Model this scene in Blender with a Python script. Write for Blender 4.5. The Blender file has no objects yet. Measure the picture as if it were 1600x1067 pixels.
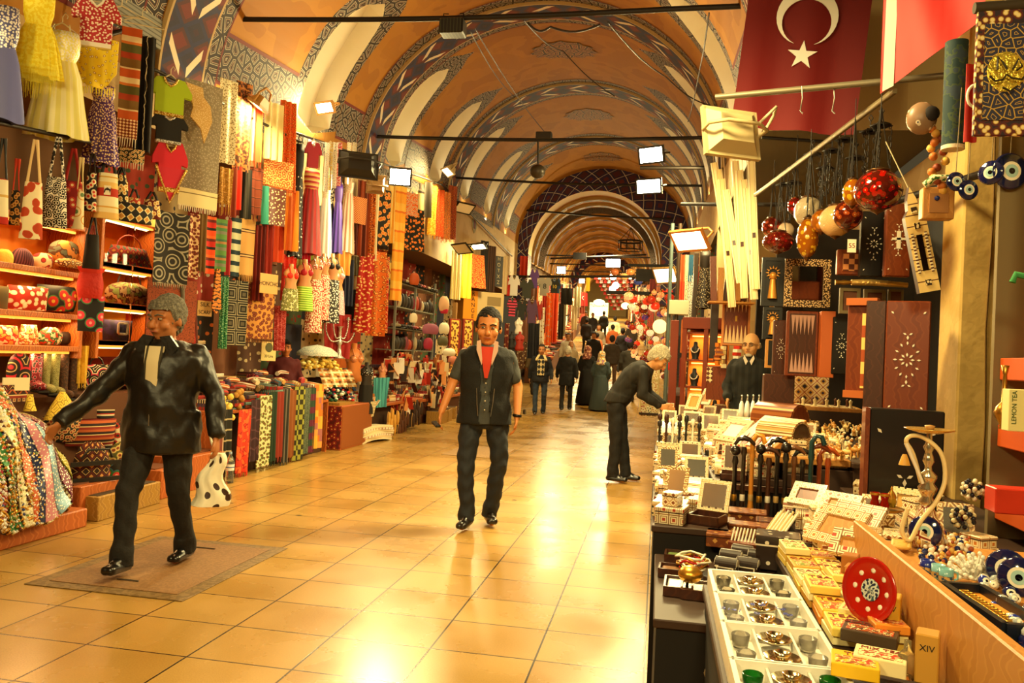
import bpy, math, random
import numpy as np
from mathutils import Vector, Matrix
random.seed(7)
C=bpy.context.scene.collection
PI=math.pi
# ---------------------------------------------------------------- camera
FOC=1270.;CX,CY=800.,533.5
CAMP=np.array([0,0,1.45])
def _ray(u,v): return np.array([(u-CX)/FOC,-(v-CY)/FOC,1.])
_Y=_ray(1029,565);_Y/=np.linalg.norm(_Y)
_Z=np.cross(_ray(1129,569.7),_Y);_Z/=np.linalg.norm(_Z)
if _Z[1]<0:_Z=-_Z
_X=np.cross(_Y,_Z)
if _X[0]<0:_X=-_X
RM=np.array([_X,_Y,_Z])
cd=bpy.data.cameras.new('camera');cam=bpy.data.objects.new('camera',cd);C.objects.link(cam)
cd.sensor_width=36;cd.lens=FOC/1600*36;cd.clip_start=.05;cd.clip_end=400
m=Matrix.Identity(4)
for i in range(3):
    m[i][0]=RM[i][0];m[i][1]=RM[i][1];m[i][2]=-RM[i][2];m[i][3]=CAMP[i]
cam.matrix_world=m
bpy.context.scene.camera=cam
def ray(u,v): return RM@_ray(u,v)
def px(u,v,x): r=ray(u,v);return CAMP+r*x/r[0]
def py(u,v,y): r=ray(u,v);return CAMP+r*y/r[1]
def pz(u,v,z): r=ray(u,v);return CAMP+r*(z-1.45)/r[2]
def hit(u,v,P,n):
    r=ray(u,v);return CAMP+r*(np.dot(np.array(P)-CAMP,n)/np.dot(r,n))
def fr(u0,v0,u1,v1,X=None,Y=None,yaw=None):
    um,vm=(u0+u1)/2,(v0+v1)/2
    P=px(um,vm,X) if X is not None else py(um,vm,Y)
    if yaw is None: yaw=0 if X is None else (90 if X<0 else -90)
    a=math.radians(yaw);n=np.array([math.sin(a),-math.cos(a),0])
    L=hit(u0,vm,P,n);R=hit(u1,vm,P,n);T=hit(um,v0,P,n);B=hit(um,v1,P,n)
    w=math.hypot(R[0]-L[0],R[1]-L[1])
    return ((T[0]+B[0])/2,(T[1]+B[1])/2,B[2],w,T[2]-B[2],a)
# ---------------------------------------------------------------- view, world
sc=bpy.context.scene
sc.view_settings.view_transform='Standard';sc.view_settings.look='None'
sc.view_settings.exposure=-.5;sc.view_settings.gamma=1;sc.view_settings.use_curve_mapping=False
sc.cycles.max_bounces=6;sc.cycles.diffuse_bounces=3;sc.cycles.glossy_bounces=3;sc.cycles.transmission_bounces=5
sc.cycles.caustics_reflective=False;sc.cycles.caustics_refractive=False
sc.cycles.use_denoising=True
sc.cycles.sample_clamp_indirect=6
wd=bpy.data.worlds.new('world');sc.world=wd;wd.use_nodes=True
bg=wd.node_tree.nodes['Background'];bg.inputs[0].default_value=(1,.74,.36,1);bg.inputs[1].default_value=.1
def light(kind,loc,energy,col=(1,.78,.5),size=.3,rot=None,sy=None,aim=None,spread=None,blend=.6,angle=110,name='lamp_light'):
    d=bpy.data.lights.new(name,kind);d.energy=energy;d.color=col
    o=bpy.data.objects.new(name,d);C.objects.link(o);o.location=loc
    if kind=='AREA':
        d.size=size
        if sy: d.shape='RECTANGLE';d.size_y=sy
        if spread: d.spread=math.radians(spread)
    elif kind=='SPOT': d.spot_size=math.radians(angle);d.spot_blend=blend;d.shadow_soft_size=size
    else: d.shadow_soft_size=size
    if aim is not None: o.rotation_euler=(Vector(aim)-Vector(loc)).to_track_quat('-Z','Y').to_euler()
    return o
WARM=(1,.79,.34);WARM2=(1,.82,.42)
# area lights added to fill the street; only two behind the camera get housings
light('AREA',(-.35,4.0,3.8),240,WARM,.5,aim=(.35,4.0,.8),name='street_fill_light')  # added with no fitting, aimed to brighten the right stall goods
light('AREA',(-.2,7.6,3.5),150,WARM,.5,aim=(-1.6,8.6,0),name='street_fill_light')
light('AREA',(.3,-1.5,3.6),180,WARM,.7,aim=(-1.5,3.5,0),name='street_fill_light')  # fill light added behind the camera, out of view
light('AREA',(-2.6,-1.5,3.8),230,WARM,.7,aim=(-3.6,4.5,1.2),name='street_fill_light')  # second added fill behind the camera, out of view
light('AREA',(.5,12,4.2),230,WARM,.5,aim=(-2.6,14,0),name='street_fill_light')
light('AREA',(-3.2,17.5,4.2),230,WARM,.5,aim=(-2,19,0),name='street_fill_light')
light('AREA',(0.2,22,4.4),260,WARM,.6,aim=(-2.6,24,0),name='street_fill_light')
for yy in (30,38,47,58,70,84): light('AREA',(-1.9-.066*(yy-26),yy,5.2+.075*(yy-24)),650 if yy<45 else 1500,WARM2,1.0,aim=(-2.2-.066*(yy-26),yy+1,.06*(yy-24)),name='far_fill_light')  # lights without fittings, added to brighten the dark far street
# ---------------------------------------------------------------- materials
def hx(h):
    if not isinstance(h,str): return tuple(h)[:3]+(1,)
    h=h.lstrip('#');o=[]
    for i in (0,2,4):
        c=int(h[i:i+2],16)/255;o.append(c/12.92 if c<=.04045 else ((c+.055)/1.055)**2.4)
    return tuple(o)+(1,)
_mc={}
def M(col,rough=.6,metal=0,pat=None,stops=None,sc=1,emit=0,trans=0,bump=0,coord='UV',spec=None,ior=1.45,sc2=None,dist=0,bs=60,coat=0,ecol=None,alpha=1,sheen=0,rs=None):
    key=repr((col,rough,metal,pat,stops,sc,emit,trans,bump,coord,spec,ior,sc2,dist,bs,coat,ecol,alpha,sheen,rs))
    if key in _mc: return _mc[key]
    mt=bpy.data.materials.new('mat_'+(pat or 'plain'));mt.use_nodes=True;nt=mt.node_tree;N=nt.nodes;L=nt.links
    b=N['Principled BSDF'];b.inputs['Base Color'].default_value=hx(col);b.inputs['Roughness'].default_value=rough;b.inputs['Metallic'].default_value=metal
    b.inputs['IOR'].default_value=ior
    if spec is not None:b.inputs['Specular IOR Level'].default_value=spec
    if trans:b.inputs['Transmission Weight'].default_value=trans
    if coat:b.inputs['Coat Weight'].default_value=coat;b.inputs['Coat Roughness'].default_value=.1
    if alpha<1:b.inputs['Alpha'].default_value=alpha
    if sheen:b.inputs['Sheen Weight'].default_value=sheen
    if emit:
        b.inputs['Emission Color'].default_value=hx(ecol or col);b.inputs['Emission Strength'].default_value=emit
    tc=None
    def co():
        nonlocal tc
        if tc is None: tc=N.new('ShaderNodeTexCoord')
        return tc.outputs['UV' if coord=='UV' else 'Object']
    def mth(op,a,b_=None,c_=None):
        n=N.new('ShaderNodeMath');n.operation=op
        for i,x in enumerate((a,b_,c_)):
            if x is None: continue
            if isinstance(x,(int,float)): n.inputs[i].default_value=x
            else: L.new(x,n.inputs[i])
        return n.outputs[0]
    if pat:
        mp=N.new('ShaderNodeMapping');L.new(co(),mp.inputs[0]);s2=sc2 or sc
        mp.inputs['Scale'].default_value=(sc,s2,sc)
        src=mp.outputs[0]
        if dist:
            nz=N.new('ShaderNodeTexNoise');nz.inputs['Scale'].default_value=.9;L.new(src,nz.inputs['Vector'])
            mx=N.new('ShaderNodeVectorMath');mx.operation='MULTIPLY_ADD';L.new(nz.outputs['Color'],mx.inputs[0]);mx.inputs[1].default_value=(dist,)*3;L.new(src,mx.inputs[2]);src=mx.outputs[0]
        sx=N.new('ShaderNodeSeparateXYZ');L.new(src,sx.inputs[0]);x,y=sx.outputs[0],sx.outputs[1]
        fx=lambda s:mth('ABSOLUTE',mth('MULTIPLY',mth('SUBTRACT',mth('FRACT',s),.5),2))
        vcol=None
        if pat=='sx': v=mth('FRACT',x)
        elif pat=='sy': v=mth('FRACT',y)
        elif pat=='sz': v=mth('FRACT',sx.outputs[2])
        elif pat=='sq': v=mth('MAXIMUM',fx(x),fx(y))
        elif pat=='dia': v=mth('MULTIPLY',mth('ADD',fx(x),fx(y)),.5)
        elif pat=='check': v=mth('FRACT',mth('MULTIPLY',mth('ADD',mth('FLOOR',x),mth('FLOOR',y)),.5))
        elif pat=='cells':
            wn=N.new('ShaderNodeTexWhiteNoise');wn.noise_dimensions='2D';cb=N.new('ShaderNodeCombineXYZ');L.new(mth('FLOOR',x),cb.inputs[0]);L.new(mth('FLOOR',y),cb.inputs[1]);L.new(cb.outputs[0],wn.inputs['Vector']);v=wn.outputs[0]
        elif pat=='noise':
            n=N.new('ShaderNodeTexNoise');n.inputs['Scale'].default_value=1;n.inputs['Detail'].default_value=2;L.new(src,n.inputs['Vector']);v=mth('MULTIPLY_ADD',n.outputs[0],1.8,-.4)
        elif pat=='wave':
            n=N.new('ShaderNodeTexWave');n.inputs['Scale'].default_value=1;n.inputs['Distortion'].default_value=6;L.new(src,n.inputs['Vector']);v=n.outputs['Fac']
        elif pat in('flo','rings','seq','lace'):
            n=N.new('ShaderNodeTexVoronoi');n.voronoi_dimensions='2D' if coord=='UV' else '3D';n.inputs['Scale'].default_value=1;L.new(src,n.inputs['Vector']);v=n.outputs['Distance']
            if pat=='rings': v=mth('FRACT',mth('MULTIPLY',v,2.2))
            if pat=='lace':
                n2=N.new('ShaderNodeTexVoronoi');n2.voronoi_dimensions='2D';n2.feature='DISTANCE_TO_EDGE';n2.inputs['Scale'].default_value=1;L.new(src,n2.inputs['Vector'])
                v=mth('FRACT',mth('MULTIPLY',n2.outputs['Distance'],3))
            if pat=='seq':
                wn=N.new('ShaderNodeSeparateColor');L.new(n.outputs['Color'],wn.inputs[0]);v=wn.outputs[0]
                n3=N.new('ShaderNodeMath')
        rp=N.new('ShaderNodeValToRGB');rp.color_ramp.interpolation='CONSTANT';el=rp.color_ramp.elements
        st=stops
        el[0].position=st[0][0];el[0].color=hx(st[0][1]);el[1].position=st[1][0];el[1].color=hx(st[1][1])
        for p,c in st[2:]: e=el.new(p);e.color=hx(c)
        L.new(v,rp.inputs[0]);L.new(rp.outputs[0],b.inputs['Base Color'])
        if emit and ecol=='pat': L.new(rp.outputs[0],b.inputs['Emission Color'])
        if rs:
            r2=N.new('ShaderNodeMapRange');L.new(v,r2.inputs[0]);r2.inputs[3].default_value=rs[0];r2.inputs[4].default_value=rs[1];L.new(r2.outputs[0],b.inputs['Roughness'])
    if bump:
        nz=N.new('ShaderNodeTexNoise');nz.inputs['Scale'].default_value=bs;L.new(co(),nz.inputs['Vector'])
        bp=N.new('ShaderNodeBump');bp.inputs['Strength'].default_value=bump;bp.inputs['Distance'].default_value=.01;L.new(nz.outputs[0],bp.inputs['Height']);L.new(bp.outputs[0],b.inputs['Normal'])
    _mc[key]=mt;return mt
# ---------------------------------------------------------------- mesh helper
class MB:
    def __init__(s): s.v=[];s.f=[];s.m=[];s.s=[];s.uv=[];s.X=None
    def add(s,vs,fs,m=0,sm=0,uv=None):
        o=len(s.v)
        if s.X is not None: vs=[tuple(s.X@Vector(p)) for p in vs]
        s.v.extend([tuple(map(float,p)) for p in vs])
        for k,f in enumerate(fs):
            s.f.append([i+o for i in f]);s.m.append(m);s.s.append(sm)
            if uv is None: s.uv.append(None)
            elif isinstance(uv[0],tuple): s.uv.append([uv[i] for i in f])
            else: s.uv.append(uv[k])
        return s
    def at(s,loc=(0,0,0),rz=0,rx=0,ry=0,k=1):
        s.X=Matrix.Translation(loc)@Matrix.Rotation(rz,4,'Z')@Matrix.Rotation(ry,4,'Y')@Matrix.Rotation(rx,4,'X')@Matrix.Scale(k,4);return s
    def no(s): s.X=None;return s
    def box(s,x0,x1,y0,y1,z0,z1,m=0,b=0,mt=None):
        if b<=0:
            vs=[(x0,y0,z0),(x1,y0,z0),(x1,y1,z0),(x0,y1,z0),(x0,y0,z1),(x1,y0,z1),(x1,y1,z1),(x0,y1,z1)]
            fs=[(0,3,2,1),(4,5,6,7),(0,1,5,4),(1,2,6,5),(2,3,7,6),(3,0,4,7)];a=(2,2,1,0,1,0)
            uv=[]
            for f,ax in zip(fs,a):
                i,j=[(1,2),(0,2),(0,1)][ax];uv.append([(vs[q][i],vs[q][j]) for q in f])
            for k,f in enumerate(fs):
                s.add([vs[q] for q in f],[(0,1,2,3)],(mt if (k==1 and mt is not None) else m),0,[uv[k]])
            return s
        ex=(x0,x1);ey=(y0,y1);ez=(z0,z1);vs=[];idx={}
        for i in (0,1):
            for j in (0,1):
                for k in (0,1):
                    sx,sy,sz=(1-2*i)*b,(1-2*j)*b,(1-2*k)*b
                    for ax,p in enumerate(((ex[i],ey[j]+sy,ez[k]+sz),(ex[i]+sx,ey[j],ez[k]+sz),(ex[i]+sx,ey[j]+sy,ez[k]))):
                        idx[i,j,k,ax]=len(vs);vs.append(p)
        I=lambda *a:idx[a];fs=[]
        for i in (0,1):
            q=[I(i,0,0,0),I(i,1,0,0),I(i,1,1,0),I(i,0,1,0)];fs.append((q if i else q[::-1],0))
            q=[I(0,i,0,1),I(0,i,1,1),I(1,i,1,1),I(1,i,0,1)];fs.append((q if i else q[::-1],1))
            q=[I(0,0,i,2),I(1,0,i,2),I(1,1,i,2),I(0,1,i,2)];fs.append((q if i else q[::-1],2))
        for a in (0,1):
            for c in (0,1):
                fs.append(([I(0,a,c,1),I(1,a,c,1),I(1,a,c,2),I(0,a,c,2)][::(1 if (a==0)==(c==1) else -1)],1))
                fs.append(([I(a,0,c,0),I(a,1,c,0),I(a,1,c,2),I(a,0,c,2)][::(-1 if (a==0)==(c==1) else 1)],0))
                fs.append(([I(a,c,0,0),I(a,c,1,0),I(a,c,1,1),I(a,c,0,1)][::(1 if (a==0)==(c==1) else -1)],0))
        for i in (0,1):
            for j in (0,1):
                for k in (0,1): fs.append(([I(i,j,k,0),I(i,j,k,1),I(i,j,k,2)][::(-1 if (i+j+k)%2 else 1)],2))
        for n,(f,ax) in enumerate(fs):
            i,j=[(1,2),(0,2),(0,1)][ax]
            s.add([vs[q] for q in f],[tuple(range(len(f)))],(mt if (mt is not None and ax==2 and n==5) else m),0,[[(vs[q][i],vs[q][j]) for q in f]])
        return s
    def cbox(s,c,d,m=0,b=0,mt=None): return s.box(c[0]-d[0]/2,c[0]+d[0]/2,c[1]-d[1]/2,c[1]+d[1]/2,c[2]-d[2]/2,c[2]+d[2]/2,m,b,mt)
    def cyl(s,p,q,r,r2=None,n=10,m=0,cap=1,sm=1):
        r2=r if r2 is None else r2;p=Vector(p);q=Vector(q);d=(q-p)
        if d.length<1e-6:return s
        z=d.normalized();x=z.orthogonal().normalized();y=z.cross(x);vs=[];L=d.length;uv=[]
        for (c,rr,h) in ((p,r,0),(q,r2,L)):
            for i in range(n):
                a=2*PI*i/n;vs.append(tuple(c+x*(rr*math.cos(a))+y*(rr*math.sin(a))))
        fs=[(i,(i+1)%n,n+(i+1)%n,n+i) for i in range(n)]
        s.add(vs,fs,m,sm,[[(i/n*2*PI*r,0),((i+1)/n*2*PI*r,0),((i+1)/n*2*PI*r,L),(i/n*2*PI*r,L)] for i in range(n)])
        if cap: s.add(vs,[tuple(range(n))[::-1],tuple(range(n,2*n))],m,0,[(0,0)]*(2*n))
        return s
    def lathe(s,pr,c=(0,0,0),n=16,m=0,sm=1,sx=1,sy=1,lob=0,nl=8):
        vs=[];uv=[];acc=0
        for k,(r,z) in enumerate(pr):
            if k: acc+=math.hypot(r-pr[k-1][0],z-pr[k-1][1])
            for i in range(n+1):
                a=2*PI*i/n;rr=r*(1+lob*math.cos(nl*a));vs.append((c[0]+rr*math.cos(a)*sx,c[1]+rr*math.sin(a)*sy,c[2]+z));uv.append((i/n*2*PI*max(p[0] for p in pr),acc))
        fs=[]
        for k in range(len(pr)-1):
            for i in range(n): a=k*(n+1)+i;fs.append((a,a+1,a+n+2,a+n+1))
        return s.add(vs,fs,m,sm,uv)
    def sph(s,c,r,n=10,m=0,sz=1,sx=1,sy=1):
        k=max(4,n//2+1);return s.lathe([(max(1e-4,r*math.sin(PI*i/k)),-r*sz*math.cos(PI*i/k)) for i in range(k+1)],c,n,m,1,sx,sy)
    def stube(s,pts,r,n=8,m=0,k=5):
        P=[Vector(p) for p in pts];o=[]
        for i in range(len(P)-1):
            a,b,c,d=P[max(i-1,0)],P[i],P[i+1],P[min(i+2,len(P)-1)]
            for j in range(k): t=j/k;o.append(.5*((2*b)+(c-a)*t+(2*a-5*b+4*c-d)*t*t+(3*b-a-3*c+d)*t**3))
        return s.tube(o+[P[-1]],r,n,m)
    def tube(s,pts,r,n=8,m=0,closed=0,sm=1):
        P=[Vector(p) for p in pts];K=len(P);vs=[];rr=r if isinstance(r,(list,tuple)) else [r]*K;up=None;uv=[];acc=0
        for i,p in enumerate(P):
            t=(P[(i+1)%K]-P[i-1]) if closed else (P[min(i+1,K-1)]-P[max(i-1,0)])
            t.normalize()
            if up is None: up=t.orthogonal().normalized()
            up=(up-t*up.dot(t));up=up.normalized() if up.length>1e-6 else t.orthogonal().normalized()
            w=t.cross(up)
            if i: acc+=(p-P[i-1]).length
            for j in range(n): a=2*PI*j/n;vs.append(tuple(p+up*(rr[i]*math.cos(a))+w*(rr[i]*math.sin(a))));uv.append((j/n*6.28*rr[i],acc))
        fs=[]
        for i in range(K if closed else K-1):
            for j in range(n): a=i*n+j;b_=i*n+(j+1)%n;c_=((i+1)%K)*n+(j+1)%n;d=((i+1)%K)*n+j;fs.append((a,b_,c_,d))
        s.add(vs,fs,m,sm,uv)
        if not closed: s.add(vs,[tuple(range(n))[::-1],tuple(range((K-1)*n,K*n))],m,0,[(0,0)]*len(vs))
        return s
    def prism(s,poly,d0,d1,m=0,ax='y',ms=None,uvs=1):
        # polygon in local x,z extruded along y (ax y) or in x,y along z
        n=len(poly)
        f=(lambda p,d:(p[0],d,p[1])) if ax=='y' else ((lambda p,d:(p[0],p[1],d)) if ax=='z' else (lambda p,d:(d,p[0],p[1])))
        vs=[f(p,d0) for p in poly]+[f(p,d1) for p in poly];uv=[(p[0]*uvs,p[1]*uvs) for p in poly]*2
        s.add(vs,[tuple(range(n)),tuple(range(n,2*n))[::-1]],m,0,uv)
        s.add(vs,[(i,(i+1)%n,n+(i+1)%n,n+i)[::-1] for i in range(n)],m if ms is None else ms,0,uv)
        return s
    def grid(s,nu,nv,fn,m=0,th=None,uvf=None,sm=1,ms=None):
        A=[[fn(i/nu,j/nv) for i in range(nu+1)] for j in range(nv+1)]
        vs=[p for r in A for p in r];W=nu+1
        uv=[(uvf(i/nu,j/nv) if uvf else (i/nu,j/nv)) for j in range(nv+1) for i in range(nu+1)]
        fs=[(j*W+i,j*W+i+1,(j+1)*W+i+1,(j+1)*W+i) for j in range(nv) for i in range(nu)]
        if ms: 
            for k,f in enumerate(fs): s.add([vs[q] for q in f],[(0,1,2,3)],ms(k%nu,k//nu),sm,[[uv[q] for q in f]])
        else: s.add(vs,fs,m,sm,uv)
        if th is not None:
            v2=[(p[0]+th[0],p[1]+th[1],p[2]+th[2]) for p in vs];s.add(v2,[f[::-1] for f in fs],m,sm,uv)
            per=list(range(W))+[j*W+nu for j in range(1,nv+1)]+[nv*W+i for i in range(nu-1,-1,-1)]+[j*W for j in range(nv-1,0,-1)]
            K=len(per);s.add([vs[q] for q in per]+[v2[q] for q in per],[(i,K+i,K+(i+1)%K,(i+1)%K) for i in range(K)],m,0,[uv[q] for q in per]*2)
        return s
    def ob(s,name,mats,parent=None,loc=None,rz=0,rx=0,ry=0):
        me=bpy.data.meshes.new(name);me.from_pydata(s.v,[],s.f)
        mats=mats if isinstance(mats,(list,tuple)) else [mats]
        for q in mats: me.materials.append(q)
        n=len(s.f);me.polygons.foreach_set('material_index',[min(q,len(mats)-1) for q in s.m]);me.polygons.foreach_set('use_smooth',[bool(q) for q in s.s])
        ul=me.uv_layers.new(name='UVMap');fl=[]
        for f,u in zip(s.f,s.uv):
            if u is None:
                for i in f: fl+= (s.v[i][0],s.v[i][1])
            else:
                for a in u: fl+= (a[0],a[1])
        ul.data.foreach_set('uv',fl);me.update()
        o=bpy.data.objects.new(name,me);C.objects.link(o)
        if loc is not None:o.location=tuple(map(float,loc))
        o.rotation_euler=(rx,ry,rz)
        if parent:o.parent=parent
        return o
def tag(o,label,cat,group=None,kind=None):
    o['label']=label;o['category']=cat
    if group:o['group']=group
    if kind:o['kind']=kind
    return o
def E(name,loc,rz=0,label=None,cat=None,group=None,rx=0,ry=0):
    o=bpy.data.objects.new(name,None);C.objects.link(o);o.empty_display_size=.1;o.location=tuple(map(float,loc));o.rotation_euler=(rx,ry,rz)
    if label:tag(o,label,cat,group)
    return o
def struct(o): o['kind']='structure';return o
def dup(o,loc=None,rz=None,label=None,group=None,parent=None):
    c=o.copy();C.objects.link(c);c.parent=parent
    for ch in o.children: dup(ch,parent=c)
    if loc is not None:c.location=tuple(map(float,loc))
    if rz is not None:c.rotation_euler[2]=rz
    if label:c['label']=label
    if group:c['group']=group
    return c
R=random.uniform
WOODC=M('7a4320',.45,coat=.3,pat='wave',stops=[(0,'6b3a1a'),(.5,'7f4722'),(.8,'5a2e14')],sc=9,sc2=2)
BLACKM=M('16120f',.5);STEEL=M('8a8276',.35,.9);GOLD=M('d9a441',.3,.9);BRASS=M('b98a3a',.3,.95)
CREAM=M('e9dcc0',.6);WHITE=M('f6f1e6',.5)
# ================================================================ the street shell
XL,XR=-4.6,.8
def interp(t,pts):
    if t<=pts[0][0]:return pts[0][1]
    for (a,b),(c,d) in zip(pts,pts[1:]):
        if t<=c:return b+(d-b)*(t-a)/(c-a)
    (a,b),(c,d)=pts[-2:];return b+(d-b)*(t-a)/(c-a)
def fz(y): return interp(y,[(0,0),(22.5,0),(27.5,.58),(33,1.15),(44,2.2),(60,3.6),(100,6.8)])
def xo(y): return 0 if y<26 else -.062*(y-26)
def spz(y): return interp(y,[(-6,3.55),(2,3.6),(7,3.8),(12,4.25),(17,4.75),(22,4.95),(26,5.0)])
def apz(y): return interp(y,[(-6,5.9),(2,6.0),(7,6.25),(12,6.7),(17,7.2),(22,7.42),(26,7.45)])
def vp(y,t,off=0):
    xc=(XL+XR)/2;a=(XR-XL)/2+off;zs=spz(y);b=apz(y)-zs+off
    th=PI*(1-t);return (xc+a*math.cos(th),y,zs+b*math.sin(th))
# floor ------------------------------------------------------------------
def floor_mat():
    mt=bpy.data.materials.new('floor_tiles');mt.use_nodes=True;nt=mt.node_tree;N=nt.nodes;L=nt.links;b=N['Principled BSDF']
    tc=N.new('ShaderNodeTexCoord');mp=N.new('ShaderNodeMapping');L.new(tc.outputs['Object'],mp.inputs[0])
    mp.inputs['Location'].default_value=(1.035+.515*40,-3.43+.44*40,0)
    br=N.new('ShaderNodeTexBrick');br.offset=0;br.inputs['Scale'].default_value=1;br.inputs['Brick Width'].default_value=.515;br.inputs['Row Height'].default_value=.44
    br.inputs['Mortar Size'].default_value=.005;br.inputs['Mortar Smooth'].default_value=.1
    br.inputs['Color1'].default_value=hx('b8904a');br.inputs['Color2'].default_value=hx('aa803c');br.inputs['Mortar'].default_value=hx('2a1c0c')
    L.new(mp.outputs[0],br.inputs['Vector'])
    nz=N.new('ShaderNodeTexNoise');nz.inputs['Scale'].default_value=1.3;nz.inputs['Detail'].default_value=6;L.new(tc.outputs['Object'],nz.inputs['Vector'])
    sp=N.new('ShaderNodeTexNoise');sp.inputs['Scale'].default_value=140;L.new(tc.outputs['Object'],sp.inputs['Vector'])
    mr=N.new('ShaderNodeMapRange');mr.inputs[1].default_value=.3;mr.inputs[2].default_value=.7;mr.inputs[3].default_value=.8;mr.inputs[4].default_value=1.08;L.new(nz.outputs[0],mr.inputs[0])
    m2=N.new('ShaderNodeMapRange');m2.inputs[1].default_value=.3;m2.inputs[2].default_value=.7;m2.inputs[3].default_value=.9;m2.inputs[4].default_value=1.08;L.new(sp.outputs[0],m2.inputs[0])
    mu=N.new('ShaderNodeMath');mu.operation='MULTIPLY';L.new(mr.outputs[0],mu.inputs[0]);L.new(m2.outputs[0],mu.inputs[1])
    # round stains of gum
    vo=N.new('ShaderNodeTexVoronoi');vo.inputs['Scale'].default_value=1.15;L.new(tc.outputs['Object'],vo.inputs['Vector'])
    lt=N.new('ShaderNodeMath');lt.operation='GREATER_THAN';L.new(vo.outputs['Distance'],lt.inputs[0]);lt.inputs[1].default_value=.03
    m3=N.new('ShaderNodeMapRange');L.new(lt.outputs[0],m3.inputs[0]);m3.inputs[3].default_value=.3
    m4=N.new('ShaderNodeMath');m4.operation='MULTIPLY';L.new(mu.outputs[0],m4.inputs[0]);L.new(m3.outputs[0],m4.inputs[1])
    mx=N.new('ShaderNodeVectorMath');mx.operation='SCALE';L.new(br.outputs['Color'],mx.inputs[0]);L.new(m4.outputs[0],mx.inputs['Scale'])
    L.new(mx.outputs[0],b.inputs['Base Color'])
    r=N.new('ShaderNodeMapRange');L.new(nz.outputs[0],r.inputs[0]);r.inputs[1].default_value=.3;r.inputs[2].default_value=.7;r.inputs[3].default_value=.2;r.inputs[4].default_value=.36;L.new(r.outputs[0],b.inputs['Roughness'])
    bp=N.new('ShaderNodeBump');bp.inputs['Strength'].default_value=.12;bp.inputs['Distance'].default_value=.004;bp.invert=False
    L.new(br.outputs['Fac'],bp.inputs['Height']);bp.invert=True;L.new(bp.outputs[0],b.inputs['Normal'])
    return mt
FLOOR=floor_mat()
mb=MB();ys=[-6,0,22.5,27.5,33,44,60,100]
for a,b_ in zip(ys,ys[1:]):
    mb.add([(-6.2+xo(a),a,fz(a)),(3.2+xo(a),a,fz(a)),(3.2+xo(b_),b_,fz(b_)),(-6.2+xo(b_),b_,fz(b_))],[(0,1,2,3)])
mb.add([(-6.2,-6,-.1),(3.2,-6,-.1),(3.2,22.5,-.1),(-6.2,22.5,-.1)],[(3,2,1,0)])
struct(mb.ob('floor',FLOOR))
# access cover in the floor
hc=[(-3.5,4.15),(-2.56,4.15),(-2.56,5.42),(-3.5,5.42)]
t=E('floor_hatch',(-3.03,4.78,0),0,'brown metal access cover let into the floor under the walking man','hatch')
mb=MB();mb.box(-.5,.5,-.65,.65,.001,.006,0,.002);mb.ob('hatch_frame',M('8a6a3c',.6,pat='noise',stops=[(0,'6a5028'),(.5,'80643a')],sc=30,coord='O'),t)
mb=MB();mb.box(-.41,.41,-.56,.56,.006,.010,0,.002);mb.ob('hatch_lid',M('8a5a3a',.65,pat='noise',stops=[(0,'7f5a34'),(.5,'8c653c'),(.8,'946c42')],sc=60,coord='O'),t)
for y in (-.42,.42):
    mb=MB();mb.cyl((-.07,y,.013),(.07,y,.013),.006,n=6);mb.ob('lift_handle',STEEL,t)
t=tag(MB().box(-2.95,-2.1,11.1,12.4,.001,.006,0,.002).ob('floor_hatch',M('93714a',.6,pat='noise',stops=[(0,'a07a48'),(.6,'8c683c')],sc=40,coord='O')),'second flat access cover in the floor, further down the street','hatch')
# vault ----------------------------------------------------------------
OCH=M('b07c22',.75,pat='noise',stops=[(0,'a46c14'),(.42,'aa7218'),(.62,'9e6612')],sc=1.2,bump=.05,bs=20)
SCR=M('c9c2ae',.7,pat='lace',stops=[(0,'231a1c'),(.34,'b8ad94'),(.5,'2a2026'),(.72,'a89c84'),(.84,'5a2a1c')],sc=6.5)
def rib_mat():
    mt=M('2a1a38',.7,pat='dia',stops=[(0,'6a1a14'),(.3,'4a1418'),(.45,'1e1c46'),(.64,'1c1436'),(.86,'341430')],sc=1.6,sc2=3.2)
    mt=mt.copy();nt=mt.node_tree;N=nt.nodes;L=nt.links;b=N['Principled BSDF']
    tc=N.new('ShaderNodeTexCoord');sx=N.new('ShaderNodeSeparateXYZ');L.new(tc.outputs['UV'],sx.inputs[0])
    def mth(op,a,b_=None):
        n=N.new('ShaderNodeMath');n.operation=op
        for i,x in enumerate((a,b_)):
            if x is None: continue
            if isinstance(x,(int,float)): n.inputs[i].default_value=x
            else: L.new(x,n.inputs[i])
        return n.outputs[0]
    # white tulip leaves: chevrons repeating along the rib
    yy=mth('FRACT',mth('MULTIPLY',sx.outputs[1],1.6));xx=mth('ABSOLUTE',mth('SUBTRACT',sx.outputs[0],.5))
    c=mth('ABSOLUTE',mth('SUBTRACT',yy,mth('ADD',mth('MULTIPLY',xx,1.3),.2)))
    n=c.node
    w=mth('LESS_THAN',c,.09);g=mth('MULTIPLY',mth('GREATER_THAN',xx,.08),mth('LESS_THAN',xx,.4));fac=mth('MULTIPLY',w,g)
    mx=N.new('ShaderNodeMix');mx.data_type='RGBA';L.new(fac,mx.inputs[0])
    src=b.inputs['Base Color'].links[0].from_socket;L.new(src,mx.inputs[6]);mx.inputs[7].default_value=hx('e2d4b8');L.new(mx.outputs[2],b.inputs['Base Color'])
    return mt
RIB=rib_mat();RIBE=M('b89a66',.7);CRM=M('f0e6cc',.7);WALLC=M('bfa06c',.75,pat='noise',stops=[(0,'bd9e6a'),(.5,'c6a873')],sc=2,bump=.1)
WINS_L=[(4.4,.45),(9.95,.5),(13.15,.4),(15.7,.4),(18.15,.38),(20.65,.38),(23.4,.36)]
RIBS=[2.0,6.95,12.1,17.1,22.0]
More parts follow.
